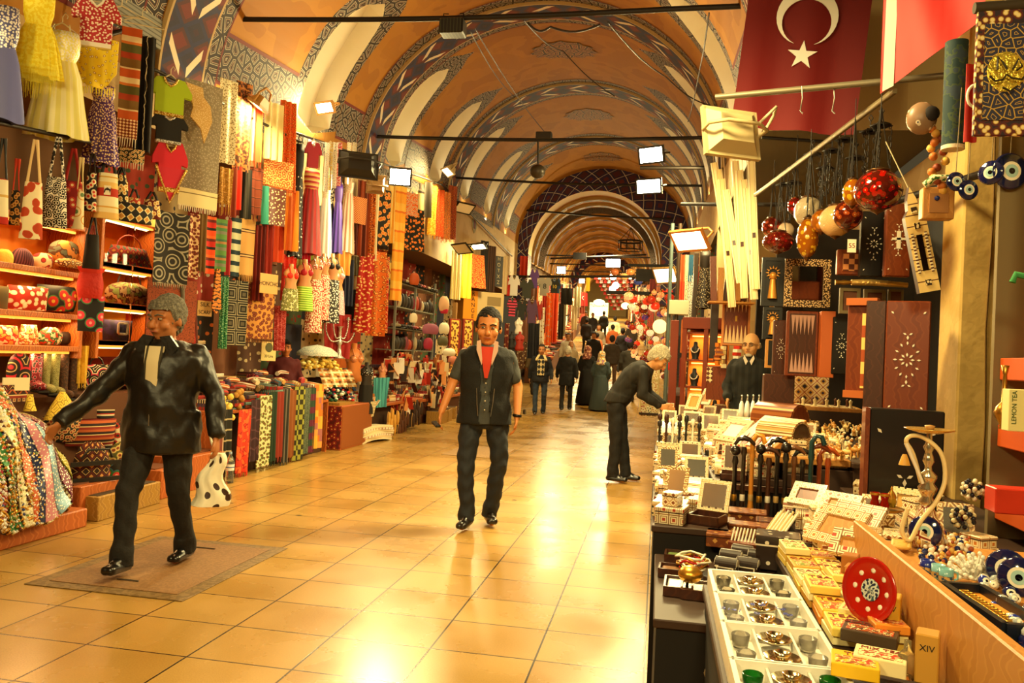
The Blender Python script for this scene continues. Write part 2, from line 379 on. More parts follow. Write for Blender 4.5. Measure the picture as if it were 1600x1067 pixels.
NT=48;T0,T1=.04,.27
def wspan(t,hw,t0=T0,t1=T1,sh=.55):
    # half width of the window at arc fraction t (rounded-top opening)
    if t<t0 or t>=t1:return 0
    k=(t-t0)/(t1-t0)
    return hw*(1 if k<sh else math.sqrt(max(0,1-((k-sh)/(1-sh))**2)))
mb=MB();rec=MB()
ends=[-5]+RIBS+[25.6]
lamps_w=[]
for a,b_ in zip(ends,ends[1:]):
    wl=[w for w in WINS_L if a<w[0]<b_]
    for side in (0,1):
        for k in range(NT//2):
            if side==1 and b_<7 and k<NT*.2: continue
            t_a,t_b=k/NT,(k+1)/NT
            def cols(t,incl):
                c=[a+.36 if a>-5 else a]
                for (yc,hw) in wl:
                    wi=wspan(t,hw);wo=wspan(t,hw+.22,T0-.01,T1+.045)
                    c+=[yc-wo,yc-wi,yc+wi,yc+wo]
                return c+[b_-.36 if b_<25 else b_]
            ca,cb=cols(t_a,0),cols(t_b,0)
            P=lambda y,t:vp(y,t if side==0 else 1-t)
            arc=lambda t:t*8.2
            for i in range(len(ca)-1):
                ya0,ya1,yb0,yb1=ca[i],ca[i+1],cb[i],cb[i+1]
                if ya1-ya0<1e-5 and yb1-yb0<1e-5: continue
                kind=i%4
                if kind==2 and i<len(ca)-1 and wl:   # opening
                    for (p0,p1) in (((ya0,t_a),(yb0,t_b)),((ya1,t_a),(yb1,t_b))):
                        q=[P(*p0),P(*p1)];o=[vp(p[0],p[1] if side==0 else 1-p[1],.3) for p in (p0,p1)]
                        rec.add([q[0],q[1],o[1],o[0]],[(0,1,2,3)],0)
                    o=[vp(y,t if side==0 else 1-t,.3) for y,t in ((ya0,t_a),(ya1,t_a),(yb1,t_b),(yb0,t_b))]
                    rec.add(o,[(0,1,2,3)],0)
                    continue
                mi=1 if (kind in (1,3) and wl) else 0
                n=max(1,int((max(ya1-ya0,yb1-yb0))/1.2))
                for j in range(n):
                    s0,s1=j/n,(j+1)/n
                    y1_,y2_,y3_,y4_=ya0+(ya1-ya0)*s0,ya0+(ya1-ya0)*s1,yb0+(yb1-yb0)*s1,yb0+(yb1-yb0)*s0
                    mb.add([P(y1_,t_a),P(y2_,t_a),P(y3_,t_b),P(y4_,t_b)],[(0,1,2,3)],mi,1,[(y1_,arc(t_a)),(y2_,arc(t_a)),(y3_,arc(t_b)),(y4_,arc(t_b))])
ceil=struct(mb.ob('ceiling',[OCH,SCR]))
struct(rec.ob('window_recess_1',[CRM]))
# thin dark red outline along each window, scroll borders beside ribs, horizontal scroll band
mb=MB()
def strip(y0,y1,t0,t1,m,off,n=None,uvx=None):
    n=n or max(2,int(abs(t1-t0)*60))
    for i in range(n):
        ta,tb=t0+(t1-t0)*i/n,t0+(t1-t0)*(i+1)/n
        mb.add([vp(y0,ta,-off),vp(y1,ta,-off),vp(y1,tb,-off),vp(y0,tb,-off)],[(0,1,2,3)],m,1,[(0 if uvx else y0,ta*8.2),(1 if uvx else y1,ta*8.2),(1 if uvx else y1,tb*8.2),(0 if uvx else y0,tb*8.2)])
for r in RIBS:
    # raised rib with side faces
    n=64
    for side in (-1,1):
        for i in range(n):
            ta,tb=i/n,(i+1)/n;y=r+side*.36
            mb.add([vp(y,ta,0.02),vp(y,tb,0.02),vp(y,tb,-.045),vp(y,ta,-.045)],[(0,1,2,3)],1,1)
    strip(r-.36,r-.33,0,1,1,.045,n);strip(r+.33,r+.36,0,1,1,.045,n);strip(r-.33,r+.33,0,1,0,.045,n,1)
    strip(r-.62,r-.38,0,1,2,.006,n);strip(r+.38,r+.62,0,1,2,.006,n)
    strip(r-.645,r-.62,0,1,3,.008,n);strip(r+.62,r+.645,0,1,3,.008,n)
for a,b_ in zip(ends,ends[1:]):
    segs=[];c=a+.62
    for (yc,hw) in [w for w in WINS_L if a<w[0]<b_]:
        if yc-hw-.22>c: segs.append((c,yc-hw-.22))
        c=yc+hw+.22
    if b_-.62>c: segs.append((c,b_-.62))
    for y0,y1 in segs:
        for f in (0,1):
            if f and b_<7: continue
            g=lambda t:t if not f else 1-t
            strip(y0,y1,g(.035),g(.095),2,.006);strip(y0,y1,g(.095),g(.1),3,.008);strip(y0,y1,g(.03),g(.035),3,.008)
struct(mb.ob('trim_1',[RIB,RIBE,SCR,M('6a1a14',.7)]))
# crown medallions
mb=MB()
LACE=M('b98237',.7,pat='lace',stops=[(0,'3f2818'),(.3,'c08a44'),(.5,'4b3020'),(.75,'a8702f'),(.9,'8a2a1a')],sc=5)
for yc in (9.6,14.3,19.4,24):
    n=40;vs=[];uv=[]
    for k in range(3):
        for i in range(n):
            a=2*PI*i/n;r_=(0,.5,1)[k];lob=1+.09*math.cos(12*a) if k==2 else 1
            dy=.52*r_*lob*math.sin(a);dt=.068*r_*lob*math.cos(a)
            p=vp(yc+dy,.5+dt,-.012);vs.append(p);uv.append((p[0],p[1]))
    fs=[(k*n+i,k*n+(i+1)%n,(k+1)*n+(i+1)%n,(k+1)*n+i) for k in (0,1) for i in range(n)]
    mb.add(vs,fs,0,1,uv)
struct(mb.ob('trim_2',[LACE]))
# big dark diaphragm arch at y=25.6 -------------------------------------------------
def arch_ring(mb,y,xc0,a0,zs0,b0,xc1,a1,zs1,b1,m,n=48,y1=None,m2=None,foot0=None,foot1=None):
    def p(xc,a,zs,b,t,yy): th=PI*(1-t);return (xc+a*math.cos(th),yy,zs+b*math.sin(th))
    for i in range(n):
        ta,tb=i/n,(i+1)/n
        o0,o1,i0,i1=p(xc0,a0,zs0,b0,ta,y),p(xc0,a0,zs0,b0,tb,y),p(xc1,a1,zs1,b1,ta,y),p(xc1,a1,zs1,b1,tb,y)
        mb.add([i0,i1,o1,o0],[(0,1,2,3)],m,0,[(0,ta*7),(0,tb*7),(1,tb*7),(1,ta*7)])
        if y1 is not None:
            j0,j1=(i0[0],y1,i0[2]),(i1[0],y1,i1[2]);mb.add([i0,i1,j1,j0],[(0,1,2,3)],m if m2 is None else m2,1,[(0,ta*7),(0,tb*7),(1,tb*7),(1,ta*7)])
DARKT=M('2a1c3c',.7,pat='dia',stops=[(0,'4a1a26'),(.3,'241a3a'),(.47,'c9b898'),(.52,'2a1c44'),(.8,'5a1c22')],sc=2,sc2=2.2)
mb=MB()
arch_ring(mb,25.6,-1.9,2.75,5.0,2.5,-2.15,2.1,4.7,2.05,0,48,26.3,1)
# legs of the arch down the walls
for xa,xb in ((-4.65,-4.25),(-.05,.85)):
    mb.box(xa,xb,25.63,26.3,3.2,4.95,0)
struct(mb.ob('trim_3',[DARKT,RIBE,OCH]))
# far vault ---------------------------------------------------------------
FV=M('b8904a',.75);FVD=M('a87630',.75)
mb=MB()
def fvp(y,t,off=0):
    xc=-2.15+xo(y);zs=4.55+.062*(y-26);th=PI*(1-t);return (xc+(2.25-off)*math.cos(th),y,zs+(2.3-off)*math.sin(th))
seg=[];y=26.3
pat=[(1.0,0),(.35,1),(.9,2),(.35,1),(.8,0),(.3,3)]
k=0
while y<98:
    L_,mm=pat[k%len(pat)];k+=1;L_*=1.25
    for i in range(24):
        ta,tb=i/24,(i+1)/24
        q=mm
        if mm==2 and not(.05<(ta if ta<.5 else 1-ta)<.33): q=0
        off=.1 if mm==1 else 0
        mb.add([fvp(y,ta,off),fvp(y+L_,ta,off),fvp(y+L_,tb,off),fvp(y,tb,off)],[(0,1,2,3)],q,1,[(0,ta*7),(1,ta*7),(1,tb*7),(0,tb*7)])
        if mm==1: mb.add([fvp(y,ta,off),fvp(y,tb,off),fvp(y,tb,0),fvp(y,ta,0)],[(0,1,2,3)],3,1)
    y+=L_
arch_ring(mb,55,-2.15+xo(55),2.3,6.35,2.35,-2.15+xo(55),1.75,6.1,1.9,1)
arch_ring(mb,30.5,-2.15+xo(30.5),2.3,4.85,2.35,-2.15+xo(30.5),2.0,4.8,2.1,4)
struct(mb.ob('trim_4',[FVD,RIB,CRM,FV,SCR]))
mb=MB();yy=98;mb.box(-9,.5,yy,yy+.3,3,12);struct(mb.ob('wall_end',M('c9a765',.8)))
# walls ------------------------------------------------------------------
mb=MB()
# left: upper wall from soffit to springing, recessed shop wall, soffit
ysg=[-6,2,7,12,17,22,26]
for a,b_ in zip(ysg,ysg[1:]):
    mb.add([(XL,a,3.35),(XL,b_,3.35),(XL,b_,spz(b_)+.12),(XL,a,spz(a)+.12)],[(0,1,2,3)],0,0,[(a,3.35),(b_,3.35),(b_,5),(a,5)])
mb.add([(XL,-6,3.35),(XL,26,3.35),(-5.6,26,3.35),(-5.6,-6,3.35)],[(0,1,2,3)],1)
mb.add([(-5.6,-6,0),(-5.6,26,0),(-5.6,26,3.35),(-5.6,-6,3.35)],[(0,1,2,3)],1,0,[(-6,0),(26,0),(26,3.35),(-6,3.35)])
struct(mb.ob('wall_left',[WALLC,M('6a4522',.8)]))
mb=MB()
ysg=[7.3,12,17,22,26]
for a,b_ in zip(ysg,ysg[1:]):
    mb.add([(XR,a,3.5),(XR,b_,3.5),(XR,b_,spz(b_)+.12),(XR,a,spz(a)+.12)],[(3,2,1,0)],0,0,[(a,3.35),(b_,3.35),(b_,5),(a,5)][::-1])
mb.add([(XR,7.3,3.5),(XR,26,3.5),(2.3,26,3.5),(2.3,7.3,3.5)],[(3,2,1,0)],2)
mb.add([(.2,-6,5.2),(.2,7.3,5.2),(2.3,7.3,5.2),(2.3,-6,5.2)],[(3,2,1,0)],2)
mb.add([(2.3,-6,0),(2.3,26,0),(2.3,26,3.4),(2.3,-6,3.4)],[(3,2,1,0)],0,0,[(-6,0),(26,0),(26,3.35),(-6,3.35)][::-1])
mb.add([(2.3,-6,3.4),(2.3,7.3,3.4),(2.3,7.3,5.3),(2.3,-6,5.3)],[(3,2,1,0)],3,0,[(-6,0),(7,0),(7,2),(-6,2)][::-1])
mb.add([(XR,7.3,3.5),(2.3,7.3,3.5),(2.3,7.3,5.3),(XR,7.3,5.3)],[(0,1,2,3)],0)
mb.box(.8,2.3,12.6,12.8,0,3.5,0);mb.box(1.2,2.3,18.9,19.1,0,3.5,1)
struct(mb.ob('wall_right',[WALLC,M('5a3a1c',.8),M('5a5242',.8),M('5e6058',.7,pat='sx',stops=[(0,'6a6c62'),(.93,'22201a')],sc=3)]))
mb=MB()
for a,b_ in ((26.3,60),(60,98)):
    for sx,d in ((-1,-4.6),(1,.4)):
        mb.add([(d+xo(a),a,fz(a)),(d+xo(b_),b_,fz(b_)),(d+xo(b_),b_,4.7+.062*(b_-26)),(d+xo(a),a,4.7+.062*(a-26))],[(0,1,2,3)],0)
struct(mb.ob('wall_far',[M('8a6a3a',.8)]))
# painted cornice medallions on the left upper wall
mb=MB()
for yc in (8.9,9.55,10.9,14.4,19.4):
    n=20;mb.prism([(yc+.24*math.cos(2*PI*i/n),spz(yc)-.24+.2*math.sin(2*PI*i/n)*(1+.12*math.cos(8*PI*i/n))) for i in range(n)],XL+.002,XL+.012,0,'x')
    for k in (-1,0,1): mb.prism([(yc+k*.07+.03*math.cos(2*PI*i/10),spz(yc)-.24+.12*math.sin(2*PI*i/10)) for i in range(10)],XL+.012,XL+.018,1+(k==0),'x')
for a,b_ in ((7.6,11.7),(12.5,16.7),(17.6,21.6)):
    n=4
    for i in range(n):
        ya,yb=a+(b_-a)*i/n,a+(b_-a)*(i+1)/n
        mb.add([(XL+.01,ya,spz(ya)-.08),(XL+.01,yb,spz(yb)-.08),(XL+.01,yb,spz(yb)+.1),(XL+.01,ya,spz(ya)+.1)],[(0,1,2,3)],3,0,[(ya,0),(yb,0),(yb,.18),(ya,.18)])
struct(mb.ob('trim_5',[M('8a7c50',.7),M('2b3560',.7),M('8a2a1c',.7),SCR]))
# iron tie rods ------------------------------------------------------------
IRON=M('1c130c',.55,.3)
for (a,b_,y,r,lab) in (((345,30),(1128,10),7.75,.028,'dark iron tie rod crossing the vault nearest to the camera'),((578,213),(1135,214),12.1,.028,'dark iron tie rod across the second painted rib'),((705,277),(1085,290),17.1,.026,'dark iron tie rod across the third painted rib'),((826,328),(1052,342),25.4,.03,'dark iron tie rod in front of the dark blue arch')):
    P0,P1=py(*a,y),py(*b_,y);n=12
    pts=[tuple(P0+(P1-P0)*i/n-np.array([0,0,.05*math.sin(PI*i/n)])) for i in range(n+1)]
    pts[0]=(XL-.05,y,pts[0][2]);
    if y<25: pts[-1]=(XR+.05,y,pts[-1][2])
    t=tag(MB().tube(pts,r,8).ob('tie_rod',IRON),lab,'tie rod','iron tie rods under the vault')
for (y,z) in ((31,5.35),(36,5.6),(43,6.05),(52,6.6)):
    x=xo(y);tag(MB().cyl((-4.4+x,y,z),(.1+x,y,z),.03,n=6).ob('tie_rod',IRON),'thin dark tie rod crossing the far part of the vault','tie rod','iron tie rods in the far vault')
# uplights at the foot of the vault windows
for i,(yc,hw) in enumerate(WINS_L):
    for s in (0,1):
        if s==1 and yc<8: continue
        p=vp(yc,.012 if s==0 else .988,.16);q=vp(yc,.22 if s==0 else .78,.2)
        light('AREA',p,52 if yc<12 else 48,(1,.87,.52),.2,aim=q,sy=.5,name='window_uplight')
# ================================================================ people
from mathutils import noise as mn
def remesh(mb,vox,smooth=2,disp=0,ds=9,name='tmp'):
    me=bpy.data.meshes.new('t');me.from_pydata(mb.v,[],mb.f);o=bpy.data.objects.new('t',me);C.objects.link(o)
    md=o.modifiers.new('r','REMESH');md.mode='VOXEL';md.voxel_size=vox;md.use_smooth_shade=True
    if smooth: s=o.modifiers.new('s','SMOOTH');s.factor=.6;s.iterations=smooth
    dg=bpy.context.evaluated_depsgraph_get();m2=bpy.data.meshes.new_from_object(o.evaluated_get(dg))
    bpy.data.objects.remove(o);bpy.data.meshes.remove(me)
    if disp:
        n=len(m2.vertices);co=np.empty(n*3);no=np.empty(n*3);m2.vertices.foreach_get('co',co);m2.vertices.foreach_get('normal',no)
        co=co.reshape(-1,3);no=no.reshape(-1,3);x,y,z=co.T*ds
        f=.5*np.sin(x*1.7+2.1*np.sin(z*1.3+y))+.45*np.sin(y*2.3+z*2.1+1.7*np.sin(x*1.9))+.35*np.sin(z*4.1+1.5*np.sin(x*3.1+y*2.7))
        co=co+no*(f*disp)[:,None];m2.vertices.foreach_set('co',co.ravel())
    m2.name=name;return m2
def mobj(name,me,mat,parent):
    me.materials.clear();me.materials.append(mat);o=bpy.data.objects.new(name,me);C.objects.link(o);o.parent=parent;return o
def cap(mb,p,q,r,r2=None,n=12):
    r2=r if r2 is None else r2;mb.cyl(p,q,r,r2,n);mb.sph(p,r,n);mb.sph(q,r2,n)
def loft(mb,rings,n=20):
    # rings: (center, rx, ry, tilt about X)
    vs=[]
    for (c,rx,ry,tl) in rings:
        for i in range(n):
            a=2*PI*i/n;x=rx*math.cos(a);y=ry*math.sin(a)
            vs.append((c[0]+x,c[1]+y*math.cos(tl),c[2]+y*math.sin(tl)))
    fs=[]
    for k in range(len(rings)-1):
        for i in range(n): fs.append((k*n+i,k*n+(i+1)%n,(k+1)*n+(i+1)%n,(k+1)*n+i))
    fs+=[tuple(range(n))[::-1],tuple(range((len(rings)-1)*n,len(rings)*n))]
    mb.add(vs,fs,0,1)
def V(*a): return Vector(a)
def person(label,loc,rz,H=1.75,pose=None,wide=1.,skin='c98a5c',vox=.009,hair='1c1410',hairk='short',top=None,legs=None,shoe='17110d',face=1,name='person',group=None,head=(0,0,0),extras=None,topkw=None,hands=1,belly=0,hsc=1.1):
    k=H/1.75;t=E(name,loc,rz,label,'person',group)
    P=dict(hip=V(0,0,.93),chest=V(0,0,1.25),neck=V(0,.01,1.47),head=V(0,-.02,1.605),
        hR=V(-.095,0,.9),hL=V(.095,0,.9),kR=V(-.11,-.02,.5),kL=V(.11,-.02,.5),aR=V(-.12,.02,.09),aL=V(.12,.02,.09),
        sR=V(-.175,.01,1.385),sL=V(.175,.01,1.385),eR=V(-.25,.02,1.13),eL=V(.25,.02,1.13),wR=V(-.27,-.05,.88),wL=V(.27,-.05,.88),
        fR=V(0,-1,0),fL=V(0,-1,0),tR=.0,tL=.0,haR=V(0,-.15,-1),haL=V(0,-.15,-1))
    if pose: P.update({a:(V(*b) if isinstance(b,tuple) else b) for a,b in pose.items()})
    S=lambda p:tuple(Vector(p)*k)
    W=wide
    hd=Matrix.Translation(P['head']*k)@Matrix.Rotation(head[0],4,'Z')@Matrix.Rotation(head[1],4,'X')@Matrix.Rotation(head[2],4,'Y')@Matrix.Scale(k*hsc,4)
    up=(P['neck']-P['hip']);tl=math.atan2(-(up.y),up.z) # forward bend
    def torso(mb,inf=0,z0=0,z1=1,sc=1,bulge=0):
        h,c,nk=P['hip'],P['chest'],P['neck'];rg=[]
        prof=[(-.12,.155,.105),(0,.165,.115),(.22,.15,.108),(.42,.158,.112),(.62,.178,.118),(.78,.188,.115),(.87,.165,.102),(.94,.115,.085),(1.0,.07,.065)]
        for (f,rx,ry) in prof:
            if f<z0-.2 or f>z1: continue
            p=h.lerp(c,f/.55) if f<.55 else c.lerp(nk,(f-.55)/.45)
            if f<0:p=h+(h-c)*(-f)*1.2
            bl=bulge*math.exp(-((f-.2)/.3)**2)
            rg.append((S(p+V(0,-bl*.6,0)),(rx*W+inf)*k,(ry*W+inf+bl)*k,tl if f>.1 else tl*.4))
        loft(mb,rg)
    mb=MB();torso(mb,-.004,bulge=belly*.8)
    for s in 'RL':
        cap(mb,S(P['h'+s]),S(P['k'+s]),.08*k*W,.052*k);cap(mb,S(P['k'+s]),S(P['a'+s]),.052*k,.036*k)
        a=P['a'+s];f=P['f'+s].normalized();tt=P['t'+s]
        cap(mb,S(a+V(0,0,-.04)-f*.03),S(a+V(0,0,-.055)+f*.13+V(0,0,tt)),.032*k,.03*k)
        cap(mb,S(P['s'+s]),S(P['e'+s]),.052*k*W,.04*k);cap(mb,S(P['e'+s]),S(P['w'+s]),.041*k,.027*k)
        w=P['w'+s];hdn=P['ha'+s].normalized();sd=-1 if s=='R' else 1
        side=hdn.cross(V(sd,0,0));side=side.normalized() if side.length>.1 else V(0,1,0)  # across the palm
        inn=V(-sd,0,0)
        if hands:
            pc=w+hdn*.055
            for q in (-.028,-.01,.01,.028): cap(mb,S(w+side*q*.6+hdn*.01),S(w+hdn*.085+side*q),.014*k,.012*k,8)
            for j,(q,ln) in enumerate(((-.03,.07),(-.01,.08),(.01,.076),(.029,.06))):
                b0=w+hdn*.085+side*q;b1=b0+(hdn*1+inn*.35)*ln*.5;b2=b1+(hdn*.6+inn*.75)*ln*.45
                cap(mb,S(b0),S(b1),.0092*k,.0085*k,8);cap(mb,S(b1),S(b2),.0085*k,.0075*k,8)
            fw=side if side.y<0 else -side
            b0=w+hdn*.03+fw*.03;b1=b0+(hdn*.8+fw*.6)*.045;b2=b1+(hdn+inn*.4)*.032
            cap(mb,S(b0),S(b1),.012*k,.0105*k,8);cap(mb,S(b1),S(b2),.0105*k,.009*k,8)
    cap(mb,S(P['neck']+V(0,0,-.03)),S(P['head']+V(0,.02,-.06)),.056*k,.052*k)
    mb.X=hd
    mb.sph((0,.012,.025),.1,20,sz=1.0,sx=.78,sy=.97)
    mb.sph((0,-.02,-.045),.075,18,sz=.98,sx=.83,sy=.9)
    mb.sph((0,-.045,-.088),.035,12,sx=1.1,sz=.8)           # chin
    if face:
        mb.cyl((0,-.085,.005),(0,-.112,-.032),.009,.015,10);mb.sph((0,-.108,-.033),.0145,10);mb.sph((-.012,-.1,-.036),.01,8);mb.sph((.012,-.1,-.036),.01,8)
        for s in (-1,1):
            cap(mb,(s*.012,-.083,.022),(s*.05,-.072,.02),.011,.009,8)    # brow ridge
            mb.sph((s*.043,-.062,-.03),.026,10)   # cheek
            mb.sph((s*.08,.012,-.012),.024,10,sx=.35,sz=1.25,sy=.8)   # ear
        cap(mb,(-.016,-.087,-.062),(.016,-.087,-.062),.009,.009,8)
    mb.no()
    SK=M(skin,.5,spec=.4,bump=.08,bs=90,coord='O')
    body=mobj('body',remesh(mb,vox*k,2),SK,t)
    if face:
        for s in (-1,1):
            e=MB();e.X=hd;e.sph((s*.031,-.078,.004),.0115,10,sx=1.2,sz=.62,sy=.8);eo=e.ob('eye',M('9a8a74',.4),t)
            e=MB();e.X=hd;e.sph((s*.031-.002,-.0855,.004),.0055,8,sy=.5);e.ob('iris',M('1a0e08',.2),eo)
            e=MB();e.X=hd;e.tube([(s*.012,-.096,.021),(s*.03,-.094,.028),(s*.052,-.08,.022)],[.0035,.0045,.0025],6);e.ob('eyebrow',M(hair if hairk!='bald' else '5a4a3c',.8),t)
        e=MB();e.X=hd;e.tube([(-.022,-.0885,-.063),(-.01,-.0965,-.06),(0,-.0975,-.0615),(.01,-.0965,-.06),(.022,-.0885,-.063)],[.002,.0045,.0042,.0045,.002],6);e.ob('lips',M('9a5240' if face!=2 else 'a4605a',.5),t)
    # hair
    if hairk in('short','full','long'):
        m2=MB();m2.X=hd;z=.028 if hairk=='short' else .03
        m2.sph((0,.022,z+.004),.106,20,sz=1.0,sx=.8,sy=.97)
        # cut the face area by moving the cap backwards and adding a hairline
        if hairk!='short':
            for i in range(14):
                a=-1.1+2.2*i/13;cap(m2,(.07*math.sin(a),-.075*math.cos(a)+.01,.09),(.078*math.sin(a)+R(-.01,.01),-.088*math.cos(a)+.0,.052+R(-.006,.008)),.014,.009,8)
        for s in (-1,1): cap(m2,(s*.076,.01,.03),(s*.078,.03 if hairk!='long' else .03,-.02),.012,.014,8);cap(m2,(s*.074,-.02,.045),(s*.079,-.008,.0),.01,.007,8)
        cap(m2,(0,.07,-.01),(0,.06,-.05),.05,.04)
        hm=remesh(m2,vox*k*.8,1,.0035,60)
        # drop hair vertices that would cover the face
        inv=hd.inverted();import bmesh as _bm
        bmn=_bm.new();bmn.from_mesh(hm);lim=.068 if hairk=='short' else .05
        dl=[v for v in bmn.verts if (lambda c:c.y<-.03 and c.z<lim-.5*abs(c.x)*0 and abs(c.x)<.066)(inv@v.co)]
        _bm.ops.delete(bmn,geom=dl,context='VERTS');bmn.to_mesh(hm);bmn.free()
        mobj('hair',hm,M(hair,.85,pat='noise',stops=[(0,hair),(.45,hair),(.55,extras.get('hair2',hair) if extras else hair)],sc=90,coord='O',bump=.5,bs=200),t)
    elif hairk=='bald':
        m2=MB();m2.X=hd
        for s in (-1,1): cap(m2,(s*.077,.03,.02),(s*.078,.05,-.02),.014,.014,8)
        cap(m2,(-.05,.085,-.01),(.05,.085,-.01),.03,.03);mobj('hair',remesh(m2,vox*k,1,.002,60),M(hair,.7),t)
    elif hairk=='scarf':
        m2=MB();m2.X=hd;m2.sph((0,.025,.02),.116,20,sz=1.05,sx=.85,sy=1.0);m2.cyl((0,.03,-.02),(0,.045,-.22),.095,.15,18);m2.sph((0,.045,-.22),.15,16,sz=.3)
        import bmesh as _bm
        hm=remesh(m2,vox*k,2,.006,14);inv=hd.inverted();bmn=_bm.new();bmn.from_mesh(hm)
        if face:
            dl=[v for v in bmn.verts if (lambda c:c.y<-.05 and -.1<c.z<.06 and abs(c.x)<.055)(inv@v.co)];_bm.ops.delete(bmn,geom=dl,context='VERTS')
        bmn.to_mesh(hm);bmn.free();mobj('headscarf',hm,extras['scarf'],t)
    # clothes
    if legs:
        m2=MB();lw=legs.get('w',1)
        for s in 'RL':
            h,kk,a=P['h'+s],P['k'+s],P['a'+s]
            cap(m2,S(h),S(kk),.092*k*W*lw,.068*k*lw);cap(m2,S(kk),S(a+V(0,0,.01)),.067*k*lw,.057*k*lw)
            m2.cyl(S(a+(kk-a)*.2),S(a+V(0,0,-.035)),.062*k*lw,.066*k*lw,14)
        hp=P['hip'];cc=P['chest']
        loft(m2,[(S(hp+V(0,0,-.13)),.14*W*k,.1*W*k,0),(S(hp),(.172*W)*k,(.122*W)*k,0),(S(hp.lerp(cc,.35)),(.16*W)*k,(.118*W)*k,tl*.4)])
        mobj('trousers',remesh(m2,vox*1.1*k,2,legs.get('d',.006),13),legs['mat'],t)
    if shoe:
        for s in 'RL':
            m2=MB();a=P['a'+s];f=P['f'+s].normalized();tt=P['t'+s]
            z=.045;sd=f.cross(V(0,0,1))
            for q in (-.016,.016): cap(m2,S(a+V(0,0,-z+.004)-f*.045+sd*q*.6),S(a+V(0,0,-z-.004)+f*.15+sd*q+V(0,0,tt)),.036*k,.031*k)
            cap(m2,S(a+V(0,0,.0)),S(a+V(0,0,-.03)+f*.09+V(0,0,tt)),.043*k,.03*k)
            lo=[p[2] for p in m2.v];m2.v=[(p[0],p[1],max(p[2],min(lo)+.012*k)) for p in m2.v]
            mobj('shoe',remesh(m2,vox*k,1),M(shoe,.3,coat=.4),t)
    if top:
        m2=MB();inf=top.get('inf',.016);slv=top.get('slv','wrist')
        torso(m2,inf,bulge=belly)
        hp,cc=P['hip'],P['chest'];dz=top.get('drop',.12)
        if dz>0:
            q=V(0,0,-dz)+ (hp-cc)*.0
            rg=[(S(hp+q),(.17*W+inf+.012+top.get('flare',0))*k,(.12*W+inf+.012+top.get('flare',0))*k,0),(S(hp+V(0,0,-dz*.4)),(.172*W+inf+.01+top.get('flare',0)*.4)*k,(.122*W+inf+.01+belly*.4)*k,0),(S(hp.lerp(cc,.3)),(.165*W+inf+.006)*k,(.118*W+inf+belly*.8)*k,tl*.4)]
            loft(m2,rg)
        for s in 'RL':
            sh,e,w=P['s'+s],P['e'+s],P['w'+s];sw=top.get('sw',1)
            if slv=='none': cap(m2,S(sh),S(sh.lerp(e,.12)),.062*k*W,.06*k);continue
            ee=e if slv=='wrist' else sh.lerp(e,.72)
            cap(m2,S(sh),S(ee),(.046*W+inf*.8)*k,(.056*sw)*k)
            if slv=='wrist': cap(m2,S(e),S(e.lerp(w,.9)),.056*sw*k,.044*sw*k);m2.cyl(S(e.lerp(w,.8)),S(e.lerp(w,1.0)),.045*sw*k,.045*sw*k,14)
        if top.get('collar'):
            n=P['neck'];m2.X=Matrix.Translation(n*k)@Matrix.Rotation(-.15+tl*.7,4,'X');m2.lathe([(.07*k,-.03*k),(.078*k,.03*k),(.07*k,.035*k),(.062*k,-.03*k)],n=18);m2.no()
        mobj(top.get('name','jacket'),remesh(m2,vox*1.1*k,2,top.get('d',.007),11),top['mat'],t)
    return t,P,k,hd
def chestpatch(t,k,poly,y0,mat,name,W=1.,ry=.14,zc=0,bul=0,label=None,yo=0):
    # a garment front seen in the opening: polygon in x,z wrapped over the chest ellipse
    mb=MB();n=10
    zs=[p[1] for p in poly];zmin,zmax=min(zs),max(zs)
    def half(z): # intersections of polygon with a horizontal line
        xs=[]
        for a,b in zip(poly,poly[1:]+poly[:1]):
            if (a[1]-z)*(b[1]-z)<0 or a[1]==z: xs.append(a[0]+(b[0]-a[0])*((z-a[1])/(b[1]-a[1]) if b[1]!=a[1] else 0))
        return (min(xs),max(xs)) if len(xs)>1 else (0,0)
    def fn(u,v):
        z=zmin+.001+(zmax-zmin-.002)*v;a,b=half(z);x=a+(b-a)*u
        y=-(y0(z) if callable(y0) else y0)*math.sqrt(max(0,1-(x/(.22*W))**2))+yo
        return (x*k,y*k,z*k)
    mb.grid(6,n,fn,0,(0,.02*k,0),lambda u,v:((half(zmin+.001+(zmax-zmin-.002)*v)[0]*(1-u)+half(zmin+.001+(zmax-zmin-.002)*v)[1]*u),zmin+(zmax-zmin)*v))
    o=mb.ob(name,mat,t)
    if label:o['label']=label
    return o
LEATH=M('15110d',.42,bump=.3,bs=22,coord='O');DEN=M('1b1e24',.75,bump=.2,bs=120,coord='O');BLK=M('15120f',.8,bump=.3,bs=60,coord='O')
# man in the leather jacket
t,P,k,hd=person('man walking in a black leather jacket, grey hair, looking to the left',(-3.07,4.68,.012),.15,1.7,dict(aR=(-.09,-.26,.092),kR=(-.1,-.2,.52),aL=(.11,.2,.088),kL=(.12,.02,.5),tR=.03,fL=(-.05,-1,0),
    eR=(-.34,-.12,1.14),wR=(-.47,-.36,.93),haR=(-.35,-.5,-.8),eL=(.31,.06,1.13),wL=(.36,.0,.86),haL=(.1,-.1,-1),hip=(0,0,.92),sR=(-.19,-.02,1.375),sL=(.19,.03,1.375)),wide=1.22,hsc=1.22,skin='a8683c',vox=.0085,hair='5a554a',hairk='full',
    top=dict(mat=LEATH,inf=.034,drop=.17,sw=1.22,d=.008,name='leather_jacket'),legs=dict(mat=M('14100c',.8,bump=.3,bs=60,coord='O'),w=1.08),shoe='0e0a08',head=(-.32,.08,.0),extras=dict(hair2='777162'),belly=.03)
